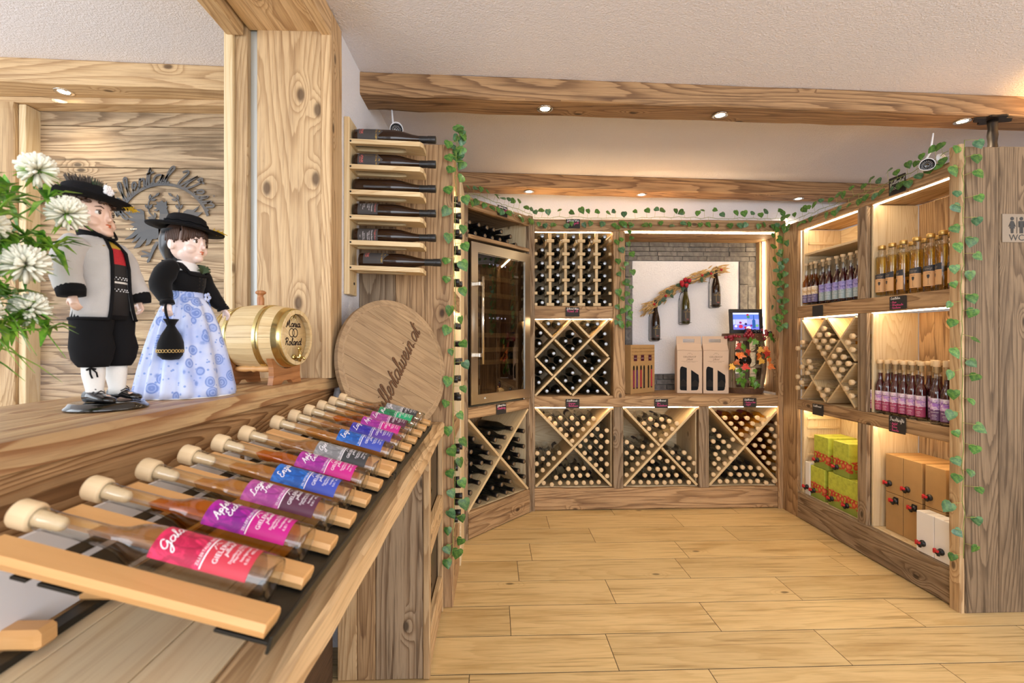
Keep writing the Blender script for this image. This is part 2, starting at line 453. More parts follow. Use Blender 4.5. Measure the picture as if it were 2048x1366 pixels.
# floor of wood-print tiles, row pitch 0.25 along Y, length about 0.95
root = struct_root('floor')
board(root, 'screed', -3.6, 4.6, -3.2, 4.35, -0.06, -0.0042, MGROUT)
board(root, 'grout_bed', -1.1, 4.4, -1.2, 4.3, -.0041, -.0009, MGROUT, 0)
TW, TL = 0.247, 0.943
offs = {0: .0, 1: .62, 2: .27, 3: .88}
r = 0
y = 3.655 - 27*TW
shift = [0.03, .345, .565, .10, .43, .75, .21, .9, .36, .6]
tile_meshes = {}
while y < 4.3:
    row = int(round((3.655-y)/TW))
    sx = {0: .1, 1: .53, 2: .80, 3: .37, 4: .28, 5: .75, 6: .22, 7: .64, 8: .05}.get(row, (row*.37) % .94)
    # the counter, cabinets and next room hide the floor further out: only the shop floor is tiled piece by piece
    x = -1.1 - (.94-sx)
    while x < 4.4:
        x1 = x+TL
        a, b_ = max(x, -1.1), min(x1, 4.4)
        if b_-a > .02 and y > -1.2:
            key = (round(b_-a, 3),)
            if key not in tile_meshes:
                o = MB().box(-(b_-a)/2, (b_-a)/2, -TW/2+.0025, TW/2-.0025, -.006, 0, .0006).build('tile', WTILE, root, ((a+b_)/2, y+TW/2, 0))
                tile_meshes[key] = o.data
            else:
                o = bpy.data.objects.new('tile', tile_meshes[key]); COL.objects.link(o); o.parent = root; o.location = ((a+b_)/2, y+TW/2, 0)
        x = x1+.003
    y += TW
board(root, 'far_slab', -3.6, 4.6, -3.2, -1.2, -.004, 0, WTILE)
board(root, 'next_room_slab', -3.6, -1.1, -1.2, 4.3, -.004, 0, WTILE)

o = MB().box(-3.6, 4.6, -3.2, 4.4, H, H+.1, 0).build('ceiling', MPLASC, kind='structure')
o = MB().box(-.75, 4.6, 4.25, 4.4, 0, H, 0).build('wall_back', MPLAS, kind='structure')
# left wall: plaster piece beyond the window frame, parapet below the sill, lintel above the frame
root = struct_root('wall_left')
board(root, 'plaster_end', -.93, -.66, 2.116, 4.25, 0, H, MPLAS, 0)
board(root, 'plaster_return', -.975, -.692, 2.042, 2.115, 0, H, MPLAS, 0)
board(root, 'plaster_lintel', -.975, -.692, -.6, 2.041, 2.616, H, MPLAS, 0)
board(root, 'plaster_parapet', -1.0, -.772, -.6, 2.11, 0, 1.05, MPLAS, 0)
o = MB().box(4.5, 4.6, -3.2, 4.4, 0, H, 0).build('wall_right', MPLAS, kind='structure')
root = struct_root('wall_next_room')
board(root, 'plaster_back', -3.6, -.93, 2.72, 2.85, 0, H, MPLAS, 0)
# planks of the next room's back wall
zs = [.40, .62, .82, .99, 1.133, 1.282, 1.41, 1.611, 1.81, 2.007, 2.194, 2.407, 2.52]
for k in range(len(zs)-1):
    board(root, 'plank', -2.34, -.94, 2.60, 2.63, zs[k]+.0015, zs[k+1]-.0015, WPLANK, .003)
board(root, 'top_trim', -2.512, -.94, 2.505, 2.598, 2.478, 2.507, WPALE, .002)
board(root, 'post', -2.512, -2.36, 2.50, 2.63, .0, 2.477, WPALE, .004, .004)
board(root, 'post_lining', -2.36, -2.325, 2.52, 2.63, .0, 2.477, WSPR, .003)

# window_1: the glazed opening between the rooms, framed with old boards
root = struct_root('window_1')
def skew(o, pts=None): return o
def xs(y): return -.70 + (y-.4)*(.045/1.6)      # sill front edge runs slightly out of parallel
m = MB()
n = 24; vs = []; fs = []
sec = []
for k in range(n+1):
    yy = -.6 + 2.72*k/n
    e = noise.noise(Vector((yy*5, 0, 3)))*.006; e2 = noise.noise(Vector((yy*4, 5, 3)))*.004
    X0 = xs(yy)
    ring = [(-1.10, yy, 1.105), (X0-.012+e2, yy, 1.105), (X0+e, yy, 1.112+e2), (X0+e2, yy, 1.145+e), (X0-.012, yy, 1.155), (-1.10, yy, 1.155)]
    sec.append([Vector(p) for p in ring])
m.loft(sec, smooth=False)
m.uv = [[(m.v[i].y, m.v[i].x+m.v[i].z) for i in f] for f in m.f]
m.build('sill', wood('sill_wood', '#dcb680', '#b98450', '#7c4a25', 9, .9, .35, .4, .45, .2), root)
# the thick old plank below the sill edge, down to the counter
m = MB(); sec = []
for k in range(40+1):
    yy = -.6 + 2.66*k/40
    ring = []
    for j in range(7):
        z = 1.108-.193*j/6
        e = noise.noise(Vector((yy*2.2, z*30, 7)))*.010
        ring.append(Vector((xs(yy)-.012-.004*j+e, yy, z)))
    ring += [Vector((xs(yy)-.07, yy, .914)), Vector((xs(yy)-.07, yy, 1.108))]
    sec.append(ring)
m.loft(sec, smooth=True)
m.uv = [[(m.v[i].y, m.v[i].x*.5+m.v[i].z) for i in f] for f in m.f]
m.build('apron_plank', wood('apron_wood', '#cfa06a', '#a87540', '#5e3a1c', 16, .95, .35, .3, .6, .6), root)
board(root, 'jamb_board', -.945, -.690, 1.985, 2.02, 1.155, 2.56, WPIL, .002, .002)
board(root, 'jamb_edge', -.690, -.650, 1.975, 2.115, 1.155, 2.615, WPALE, .003, .003, label='pale sawn edge board with bark marks')
board(root, 'stop_board', -1.025, -.975, 1.975, 2.04, 1.155, 2.615, WPALE, .003)
board(root, 'stop_edge', -1.06, -1.025, 1.96, 2.06, 1.155, 2.615, WSPR, .003)
board(root, 'glazing_channel', -.975, -.945, 2.0, 2.03, 1.155, 2.56, plain('aluminium', '#c9ccc9', .4, .3), .001)
board(root, 'head_board', -.975, -.690, -.6, 1.985, 2.535, 2.57, WPALE, .003, .003)
board(root, 'head_edge', -.690, -.650, -.6, 1.975, 2.515, 2.615, WPALE, .003, .003)
board(root, 'head_stop', -1.05, -.985, -.6, 1.96, 2.50, 2.615, WPALE, .003, .003)
board(root, 'pane', -.964, -.958, -.6, 2.005, 1.155, 2.545, MGLASSG, 0)

# ceiling beams with recessed spotlights
def slant_beam(name, label, x0, y0, x1, y1, wd, z0, z1, mat):
    L = math.hypot(x1-x0, y1-y0); a = math.atan2(y1-y0, x1-x0)
    m = MB().rough_box(0, L, 0, wd, z0, z1, amp=.006, c=.008, seed=RND.random()*9)
    o = m.build(name, mat, None, (x0, y0, 0), (0, 0, a)); tag(o, label, 'beam'); return o
slant_beam('ceiling_beam', 'long front old-wood ceiling beam crossing the white plaster ceiling', -.663, 2.428, 4.4, 2.60, .172, 2.508, 2.622, WBEAM)
slant_beam('ceiling_beam', 'rear old-wood ceiling beam close to the back wall above the ivy', -.655, 3.815, 4.4, 4.06, .178, 2.506, 2.622, WBEAM)
slant_beam('ceiling_beam', 'pale ceiling beam seen through the glass in the next room', -2.9, 2.33, -.94, 2.415, .172, 2.508, 2.622, WPALE)
def spot(x, y, z, label, power=2.2, tilt=0.0, group='recessed spotlights in the beams'):
    t = thing('recessed_spotlight', label, 'spotlight', (x, y, z), 0, group)
    MB().lathe([(.026, -.0005), (.030, -.004), (.040, -.0035), (.0415, .0), (.028, .003)], 28).build('bezel', MCHROME, t)
    MB().lathe([(.0, -.001), (.0245, -.001), (.0255, .001), (0, .0012)], 24).build('lamp_disc', MSPOT, t)
    d = bpy.data.lights.new('spot_beam', 'SPOT'); d.energy = power; d.color = (1, .84, .60); d.spot_size = 2.3; d.spot_blend = .8; d.shadow_soft_size = .025
    l = bpy.data.objects.new('spot_beam', d); l.location = (0, 0, -.012); l.parent = t; COL.objects.link(l)
for x, y, lab in [(.259, 2.543, 'leftmost spotlight in the front ceiling beam'), (1.199, 2.583, 'middle spotlight in the front ceiling beam'), (2.559, 2.608, 'right spotlight in the front beam beside the iron bracket')]:
    spot(x, y, 2.506, lab, 15)
for x, y, lab in [(.273, 3.945, 'left spotlight in the rear beam above the fridge'), (1.2, 3.994, 'middle spotlight in the rear ceiling beam'), (2.556, 4.06, 'right spotlight in the rear beam near the ivy corner')]:
    spot(x, y, 2.504, lab, 16)
spot(-2.08, 2.449, 2.506, 'spotlight in the pale beam behind the glass', 3)
# small lamp by the right wall that warms the ceiling there (outside the frame)
t = thing('wall_lamp', 'warm uplight on the partition near the ceiling, right of the frame', 'lamp', (3.05, 2.25, 2.28))
MB().lathe([(.02, -.08), (.05, -.06), (.06, .0), (.055, .0), (.045, -.055)], 20).build('shade', MBRASS, t)
MB().box(-.012, .012, .0, .06, -.05, -.02).build('arm', MBRASS, t)
d = bpy.data.lights.new('uplight', 'SPOT'); d.energy = 34; d.color = (1, .56, .18); d.spot_size = 2.2; d.spot_blend = .9; d.shadow_soft_size = .03
l = bpy.data.objects.new('uplight', d); l.location = (0, 0, .0); l.rotation_euler = (PI, 0, 0); l.parent = t; COL.objects.link(l)

# right partition of weathered boards facing the camera
root = struct_root('wall_partition')
xe = [2.247, 2.413, 2.60, 2.80, 2.99, 3.2, 3.4, 3.6]
for k in range(len(xe)-1):
    board(root, 'plank', xe[k]+.001, xe[k+1]-.001, 2.275, 2.30, .0, 2.232+.003*(k % 2), WPARTSHADE, .003)
board(root, 'edge_batten', 2.222, 2.246, 2.276, 2.335, 0, 2.245, WPALE, .003, .003)
t = thing('toilet_sign', 'grey square WC sign with black man and woman pictograms', 'sign', (2.497, 2.2745, 1.843))
MB().box(-.072, .072, -.004, 0, -.068, .068, .001).build('plate', plain('taupe_plate', '#8d7d6a', .5), t)
def picto(m, x, female):
    m.prism([(x+.0085*math.cos(q*PI/8), .045+.0085*math.sin(q*PI/8)) for q in range(16)], 0, .0012)
    if female:
        m.prism([(x-.006, .034), (x+.006, .034), (x+.018, .008), (x+.014, .006), (x+.008, .018), (x+.013, -.002), (x+.007, -.002), (x+.006, -.025), (x+.001, -.025), (x+.001, -.002), (x-.001, -.002), (x-.001, -.025), (x-.006, -.025), (x-.007, -.002), (x-.013, -.002), (x-.008, .018), (x-.014, .006), (x-.018, .008)], 0, .0012)
    else:
        m.prism([(x-.012, .034), (x+.012, .034), (x+.015, .031), (x+.015, .004), (x+.010, .004), (x+.010, .026), (x+.0085, .026), (x+.0085, -.025), (x+.001, -.025), (x+.001, .004), (x-.001, .004), (x-.001, -.025), (x-.0085, -.025), (x-.0085, .026), (x-.010, .026), (x-.010, .004), (x-.015, .004), (x-.015, .031)], 0, .0012)
FRONT = Matrix.Rotation(PI/2, 4, 'X')     # XY drawing -> XZ plane facing -Y
mw = plain('sign_black', '#1b1917', .5)
m = MB(); picto(m, -.024, True); m.v = [FRONT @ v+Vector((0, -.004, 0)) for v in m.v]; m.build('woman_pictogram', mw, t)
m = MB(); picto(m, .022, False); m.v = [FRONT @ v+Vector((0, -.004, 0)) for v in m.v]; m.build('man_pictogram', mw, t)
WCSIGN = t
m = MB().box(-.0012, .0006, -.0052, -.004, -.026, .052, 0); m.build('divider_line', mw, t)
# ---------------------------------------------------------------- lettering
_tc = {}
def text_geo(s, size=.02, shear=0.0, align='CENTER', bold=0.0, res=2):
    """flat outline text as (verts 2D, faces), baseline at y=0"""
    key = (s, size, shear, align, bold, res)
    if key in _tc: return _tc[key]
    cu = bpy.data.curves.new('t', 'FONT'); cu.body = s; cu.size = size; cu.shear = shear; cu.align_x = align
    cu.offset = bold; cu.resolution_u = res
    ob = bpy.data.objects.new('t', cu)
    me = bpy.data.meshes.new_from_object(ob)
    r = ([(v.co.x, v.co.y) for v in me.vertices], [list(p.vertices) for p in me.polygons])
    bpy.data.objects.remove(ob); bpy.data.curves.remove(cu); bpy.data.meshes.remove(me)
    _tc[key] = r; return r
# single-stroke cursive alphabet, units: x-height 5, ascender 10, descender -5
G = {
'a': (7, '6,4 4,5 1.5,4.3 .5,2 1.5,.2 3.5,.5 5.5,3 6,5|6,5 5.6,1 6.5,0 8,1.2'),
'b': (6.5, '0,1.2 2,5 3.5,9 2.5,10 1.5,8 1,2 2,0 4,.2 5,2.5 4,4.6 2.4,4 3,3.6'),
'c': (5.5, '5,4 3.5,5 1.5,4.2 .7,2 1.7,.2 3.5,.2 5.6,1.6'),
'd': (7.5, '6,4 4,5 1.5,4.3 .5,2 1.5,.2 3.5,.5 5.5,3 7.5,10|7.5,10 6,1 6.8,0 8,1.2'),
'e': (5.5, '0,1.2 2,2 4,3.5 3.6,5 2,4.8 1,2.5 1.6,.4 3.2,0 5.6,1.6'),
'f': (5, '0,1.2 2.5,5 4,9 3,10 2,8 1.5,0 1,-4.5 2,-5 2.6,-1 2.4,1.2 5,1.6'),
'g': (7, '6,4 4,5 1.5,4.3 .5,2 1.5,.2 3.5,.5 5.5,3 6,5|6,5 5.2,-3 3.5,-5 1.8,-4 4,-1.5 7.5,1.2'),
'h': (7, '0,1.2 2.5,5.5 4,9 3,10 2,8 1,0|1.2,2 3.5,4.8 5,4.2 4.8,1 5.6,0 7.2,1.2'),
'i': (4, '0,1.2 2,5 1.6,1 2.4,0 4,1.2|2.6,7.6 2.9,8'),
'k': (6.5, '0,1.2 2.5,5.5 4,9 3,10 2,8 1,0|1.2,2 4,5 4.4,3.6 2,2.6 4,.4 6.6,1.2'),
'l': (4, '0,1.2 2.5,5.5 3.8,9 2.8,10 1.8,8 1.5,2 2.4,0 4,1.2'),
'm': (10, '0,1.2 1.5,5 1.2,0|1.3,2.5 3.5,5 4.6,4 4.2,0|4.3,2.5 6.5,5 7.8,4 7.4,1 8.2,0 10,1.2'),
'n': (7, '0,1.2 1.5,5 1.2,0|1.3,2.5 3.7,5 5,4 4.6,1 5.4,0 7,1.2'),
'o': (6, '4,4.6 2,5 .7,2.5 1.6,.2 3.6,.2 4.8,2.5 4,4.6 6,3.8'),
'p': (7, '0,1.2 1.8,5 .6,-5|1.4,2 3,4.8 5,4.6 5.4,2 3.6,.1 1.6,1 7,1.4'),
'r': (5, '0,1.2 1.6,5.4 2,4.4 4,4.6 3.6,1 4.2,0 5.4,1.2'),
's': (5, '0,1.2 2.8,5.4 3.2,3 4,1 2.2,-.1 .8,.8 5.2,1.4'),
't': (4.5, '0,1.2 2.8,9.4 2,2 2.8,0 4.6,1.2|.6,6.4 5,6.8'),
'u': (7, '0,1.2 1.4,5 1.2,1 2.5,0 4.6,2 5,5|5,5 4.8,1 5.6,0 7.2,1.2'),
'w': (9, '0,1.2 1.2,5 1,1 2.2,0 4,1.5 4.4,5|4.4,4 4.2,1 5.4,0 7.4,1.5 7.6,5 9,4.2'),
'x': (6, '.5,4.6 2,4.4 4,.4 6,1.2|5,5 .5,.2'),
'y': (7, '0,1.2 1.4,5 1.2,1 2.5,0 4.6,2 5,5|5,5 4,-4 2.6,-5 1.4,-3.8 7,1.2'),
'z': (6, '.5,4.4 2,5 4.6,4.8 1,.5 3,.9 4,-1 2.6,-5 1,-4 3,-1.2 6,1.2'),
'v': (6.5, '0,1.2 1.2,5 1.4,1 2.4,0 4.6,3 4.6,5 6.5,4.2'),
'j': (4, '0,1.2 2.2,5 1.4,-4 0,-5 -.6,-3.8 4,1.2|2.6,7.6 2.9,8'),
'A': (9, '0,0 2,1 6,10 6.6,0 8.5,1|2,4 8,4.4'),
'B': (8, '2,0 2.4,9.6|.5,8 3,10 6.5,8.8 5,5.6 2.4,5.2 6.4,4.6 7,1.6 4,-.2 1.4,.6'),
'C': (8, '7,8 5.4,10 2,8.4 .6,4 2,.6 5,.2 7.6,2.4'),
'E': (7.5, '6.4,8.6 4.6,10 2.4,8.6 3,5.8 4.6,5.2 2,4.6 .8,2 2.4,0 5,.2 7,2'),
'F': (8, '1,8.6 3,10 8,9.4|5,9.6 4,2 2,0 .4,1.4|2.4,5.4 6.8,5.8'),
'G': (8.5, '7,8 5,10 2,8 .8,4.4 2.6,2.2 5.6,3.6 7,6.4 7,1 5,-4 2.6,-4.6 2.4,-2.6 5.6,-.4 8.4,1.2'),
'L': (7.5, '5,8.2 5.2,10 3.4,9.4 2.6,5 1.6,.8 .2,.6 1,1.4 4,0 6.4,.4 7.6,1.8'),
'M': (12, '0,.8 1,0 3.4,10 4.2,1 8,10 8.4,1.4 9.6,0 11.4,1.2'),
'N': (9, '0,.6 1,0 2.6,9.6 6,.4 7.4,9.4 8.8,10'),
'P': (8, '2,0 2.8,9.4|.6,7.6 3,10 7,9 6.4,5.4 2.6,4.8'),
'R': (9, '2,0 2.8,9.4|.6,7.6 3,10 7,9 6.2,5.6 2.8,5.2 5,4 6.6,.6 8.6,.8'),
'S': (7, '6,8.4 4.6,10 2.4,8.4 3,6 5.2,3.6 4.4,.6 1.8,0 .4,1.6'),
'T': (8, '.6,8.2 2,10 5,9.2 8.4,9.8|5,9.4 4.4,2 2.4,0 .8,1.4'),
'W': (14, '.6,8 2.4,9.8 3.4,8 2.2,2 3.4,.2 6,4 8.4,9.6|8.4,9.6 7,2 8.4,.2 11,3.4 12,8 10.6,9.8 10,7.8 13.8,8.4'),
'Z': (8.5, '1,8 2.4,9.8 7,9.6 3,3 1,.6 3.4,1.2 5,-1 4,-5 2,-4.4 3,-1.6 8.4,1.6'),
'H': (9, '1.5,0 2.4,10|6.8,10 6,1 7,0 8.8,1.2|2,5 6.4,5.2'),
'I': (4, '2.6,10 1.6,0'),
'D': (8.5, '2,.4 2.6,9.6|.6,8.4 3.4,10 7,7.6 6.6,3 3.6,0 .6,.8'),
'.': (3, '1.2,0 1.5,.5'), '-': (4.5, '.5,3.4 3.6,3.6'), ' ': (4, ''), 'ä': None, 'ö': None, "'": (2, '1,9 .8,7.6'),
'2': (6, '.8,8 2.4,9.8 4.6,8.4 3.8,5 .8,.4 5.4,.6'), '0': (6, '3,10 1,7 1,3 3,0 5,3 5,7 3,10'), '1': (4, '.6,7 2.6,10 2.2,0'),
}
for a, b_ in (('ä', 'a'), ('ö', 'o')):  # umlauts
    G[a] = (G[b_][0], G[b_][1]+'|2,7.4 2.3,7.8|4.2,7.4 4.5,7.8')
G['é'] = (5.5, G['e'][1]+'|2.8,6.8 4.2,8.4')
def spline(p, n=4):
    if len(p) < 3: return p
    out = []
    q = [p[0]]+p+[p[-1]]
    for i in range(1, len(q)-2):
        for k in range(n):
            t = k/n; a, b, c, d = q[i-1], q[i], q[i+1], q[i+2]
            out.append(tuple(.5*((2*b[j])+(c[j]-a[j])*t+(2*a[j]-5*b[j]+4*c[j]-d[j])*t*t+(3*b[j]-a[j]-3*c[j]+d[j])*t**3) for j in range(len(b))))
    out.append(p[-1]); return out
_sc = {}
def strokes(s, size, slant=.25, n=3, align='CENTER'):
    """polylines of a handwritten line; size = cap height"""
    key = (s, size, slant, n, align)
    if key in _sc: return _sc[key]
    k = size/10; x = 0; out = []
    for ch in s:
        g = G.get(ch) or G.get(ch.lower()) or G['-']
        for st in g[1].split('|'):
            if not st: continue
            pts = [tuple(float(c) for c in q.split(',')) for q in st.split()]
            pts = spline(pts, n)
            out.append([((x+px+py*slant)*k, py*k) for px, py in pts])
        x += g[0]+.15
    sh = {'CENTER': x*k/2, 'LEFT': 0}[align]
    out = [[(a-sh, b) for a, b in st] for st in out]
    _sc[key] = (out, x*k); return _sc[key]
def ribbon(m, pl, wd, M=None, fn=None, mi=0):
    """flat pen strokes of width wd"""
    for st in pl:
        n = len(st)
        if n < 2: continue
        vs = []
        for i in range(n):
            a = st[max(i-1, 0)]; b = st[min(i+1, n-1)]
            dx, dy = b[0]-a[0], b[1]-a[1]; L = math.hypot(dx, dy) or 1
            ox, oy = -dy/L*wd/2, dx/L*wd/2
            vs += [(st[i][0]+ox, st[i][1]+oy), (st[i][0]-ox, st[i][1]-oy)]
        fs = [[2*i+1, 2*i+3, 2*i+2, 2*i] for i in range(n-1)]
        V = [Vector((p[0], p[1], 0)) for p in vs]
        if fn: V = [Vector(fn(p[0], p[1])) for p in vs]
        m.add(V, fs, None, False, mi, M)
    return m
def flat_text(m, s, size, M=None, fn=None, shear=0.0, bold=0.0, dx=0, dy=0, align='CENTER', mi=0, res=2):
    v, f = text_geo(s, size, shear, align, bold, res)
    V = [Vector(fn(x+dx, y+dy)) if fn else Vector((x+dx, y+dy, 0)) for x, y in v]
    m.add(V, f, None, False, mi, M); return m
def flat_poly(m, poly, M=None, fn=None, mi=0):
    V = [Vector(fn(x, y)) if fn else Vector((x, y, 0)) for x, y in poly]
    m.add(V, [list(range(len(poly)))], None, False, mi, M); return m
m = MB(); flat_text(m, 'WC', .043, dx=-.002, dy=-.060); m.v = [FRONT @ v+Vector((0, -.0048, 0)) for v in m.v]; m.build('lettering', mw, WCSIGN, fix=False)
# ---------------------------------------------------------------- cabinets
Z1, Z1T = .795, .880       # lower boards
Z2, Z2T = 1.475, 1.572     # middle boards
Z3, Z3T = 2.150, 2.238     # headers
YB = 3.77                  # face of the back unit
def led(parent, x0, x1, y0, y1, z0, z1):
    return MB().box(x0, x1, y0, y1, z0, z1, 0).build('led_strip', MLED, parent, centre=True)

# ---- back unit: left column (bottle rack above, diamond lattice below)
t = thing('rack_cabinet', 'old-wood upper cabinet column holding the bottle rack and the diamond lattice', 'cabinet', (0, 0, 0))
board(t, 'side_panel', .27, .300, YB+.05, 4.24, Z1T, Z3T, WOLD)
board(t, 'post', .908, 1.000, YB-.022, YB+.07, Z1T-.012, Z3-.004, WOLD, .006, .005)
board(t, 'side_panel', .930, .975, YB+.07, 4.24, Z1T, Z3, WSPR)
board(t, 'header_board', .305, .95, YB-.012, YB+.035, Z3, Z3T, WOLD, .005, .004)
board(t, 'shelf_board', .305, .91, YB-.008, YB+.03, Z2, Z2T, WOLD, .005, .004)
board(t, 'shelf_panel', .30, .93, YB+.03, 4.24, Z2+.04, Z2T, WSPR)
board(t, 'top_panel', .27, .96, YB+.035, 4.24, Z3+.03, Z3+.05, WSPR)
board(t, 'back_panel', .30, .93, 4.225, 4.245, Z1T, Z3, WSPR)
led(t, .312, .904, YB+.036, YB+.046, Z3-.004, Z3+.012)
led(t, .312, .904, YB+.031, YB+.041, Z2-.006, Z2+.010)
led(t, .32, .92, YB+.10, YB+.11, Z3+.051, Z3+.058)  # unseen strip added on top to glow onto the ceiling and wall
o = board(None, 'corner_post', .287, .3045, YB-.012, YB+.05, 0, Z3T, WGREY, .003, .003)
tag(o, 'slim weathered post between the fridge cabinet and the rack cabinet', 'post')
# ladder rack: six uprights with cross pegs
t = thing('bottle_rack', 'pale wooden ladder rack with thirty pigeonholes for wine bottles', 'wine rack', (0, 0, 0))
ux = [.307, .427, .547, .668, .789, .900]
for i, x in enumerate(ux):
    if 0 < i < 5:
        board(t, 'upright', x-.011, x+.011, YB+.03, YB+.06, Z2T+.001, Z3-.006, WSPR2)
        board(t, 'upright', x-.011, x+.011, YB+.34, YB+.37, Z2T+.001, Z3-.006, WSPR2)
for j in range(6):
    z = 2.078-.101*j if j < 5 else 1.586
    for i, x in enumerate(ux):
        lo = x-.030 if i else x; hi = x+.030 if i < 5 else x+.006
        if i == 0: lo, hi = x-.004, x+.02
        if i == 5: lo, hi = x-.02, x+.004
        board(t, 'peg', lo, hi, YB+.012, YB+.030, z-.012, z+.012, WSPR2, .003)
        board(t, 'rail', x-.010, x+.010, YB+.062, YB+.338, z-.008, z+.008, WSPR2, .002)
# diamond lattice
t = thing('diamond_lattice', 'pale wooden diamond lattice insert filled with dark wine bottles', 'wine rack', (0, 0, 0))
YL0, YL1 = YB+.012, YB+.33
zt, zb = Z2-.006, Z1T+.002; xl, xm, xr = .309, .597, .886; zm1 = (zt+zb)/2
def lat(p, q, nm='slat', th=.016): beam2d(t, nm, p, q, th, YL0, YL1, WSPR2)
lat((xl, zm1), (xm, zt)); lat((xl, zb), (xr, zt)); lat((xm, zb), (xr, zm1))
q = ((xl+xm)/2, (zt+zm1)/2); q2 = ((xl+xm)/2, (zb+zm1)/2); q3 = ((xm+xr)/2, (zt+zm1)/2); q4 = ((xm+xr)/2, (zb+zm1)/2)
e = .012
def seg(p, q):
    L = math.hypot(q[0]-p[0], q[1]-p[1]); d = ((q[0]-p[0])/L*e, (q[1]-p[1])/L*e)
    lat((p[0]+d[0], p[1]+d[1]), (q[0]-d[0], q[1]-d[1]))
cen = (xm, zm1)
seg((xl-.006, zt+.006), q); seg(q, cen); seg(cen, q4); seg(q4, (xr+.006, zb-.006)); seg((xm, zt), q3); seg(q3, (xr, zm1)); seg((xl, zm1), q2); seg(q2, (xm, zb))

# ---- back unit: display niche
t = thing('display_niche', 'old-wood framed display niche with slate border and lit edges', 'niche', (0, 0, 0))
board(t, 'header_board', .952, 2.262, YB-.012, YB+.035, Z3+.008, Z3T+.004, WOLD, .005, .004)
for k in range(4):
    board(t, 'soffit_board', 1.002, 2.315, YB+.047+.107*k, YB+.151+.107*k, Z3+.012, Z3+.032, WOLD, .002)
led(t, 1.006, 2.20, YB+.036, YB+.046, Z3-.002, Z3+.014)
for k in range(3):
    board(t, 'side_board', 2.298, 2.316, 3.80+.125*k, 3.922+.125*k, Z1T+.001, Z3+.01, WOLD, .002)
board(t, 'side_batten', 2.285, 2.316, 4.175, 4.235, Z1T+.001, Z3+.01, WPALE, .002)
led(t, 1.02, 1.95, YB+.10, YB+.11, Z3+.033, Z3+.040)  # another added glow strip, hidden behind the header, brightening ceiling and wall
led(t, 2.286, 2.297, 4.118, 4.134, Z1T+.06, Z3)
board(t, 'left_lining', .977, 1.001, YB+.07, 4.235, Z1T+.001, Z3+.01, WOLD, .002)
board(t, 'plaster_panel', 1.192, 2.135, 4.236, 4.249, 1.018, 2.000, MPLAS, .003)
mslate, nt, b = newmat('slate'); g = N(nt)
tc = g.n('ShaderNodeTexCoord').outputs['Object']; rr = g.rand()
nn = g.noise(g.vmath('ADD', tc, (3, 1, 2)), 26, 6, .65, .8)
cc = g.ramp(nn, [(.3, srgb('#4d4a48')), (.55, srgb('#6f6a66')), (.8, srgb('#938d86'))])
hs = g.n('ShaderNodeHueSaturation'); g.set(hs.inputs['Color'], cc); g.set(hs.inputs['Value'], g.math('ADD', .75, g.math('MULTIPLY', rr, .5)))
nt.links.new(hs.outputs[0], b.inputs['Base Color']); b.inputs['Roughness'].default_value = .55
nt.links.new(g.bump(nn, .8, .006), b.inputs['Normal'])
MSLATE = mslate
def slate(x0, x1, z0, z1):
    m = MB(); dp = .010+RND.random()*.012
    m.box(x0+.0008, x1-.0008, 4.247-dp, 4.249, z0+.0008, z1-.0008, .003)
    for i, v in enumerate(m.v):
        if v.y < 4.245: m.v[i] = v+Vector((0, RND.uniform(-.004, .004), 0))
    m.build('stone', MSLATE, t, centre=True)
def courses(x0, x1, z0, z1, n, w, vertical=False):
    for j in range(n):
        a, b = (z0+(z1-z0)*j/n, z0+(z1-z0)*(j+1)/n) if not vertical else (x0+(x1-x0)*j/n, x0+(x1-x0)*(j+1)/n)
        p, end = (x0, x1) if not vertical else (z0, z1)
        p0 = p; p = p-RND.random()*w*.8
        while p < end-.01:
            q = p+w*RND.uniform(.7, 1.25)
            if end-q < .04: q = end
            lo, hi = max(p, p0), min(q, end)
            if hi-lo > .01:
                if vertical: slate(a, b, lo, hi)
                else: slate(lo, hi, a, b)
            p = q
courses(1.003, 2.284, 2.002, 2.165, 4, .19)
courses(1.003, 1.190, 1.018, 2.000, 3, .22, True)
courses(2.137, 2.284, 1.018, 2.000, 2, .25, True)
courses(1.003, 2.284, Z1T+.002, 1.016, 3, .22)

# ---- corner post of the back-right corner
t = thing('corner_post', 'old-wood corner post between the display niche and the right shelf', 'post', (0, 0, 0))
board(t, 'face_board', 2.206, 2.262, YB-.018, YB+.028, 0, Z3T-.01, WOLD, .004, .003)
board(t, 'return_board', 2.238, 2.262, 3.565, YB-.02, .0, Z3+.038, WOLD, .004, .003)

# ---- continuous counter board over the lower bins
o = board(None, 'counter_board', .302, 2.204, YB-.012, 4.235, Z1, Z1T, WOLD, .005, .003)
tag(o, 'long old-wood counter board under the niche carrying the small price signs', 'counter board')

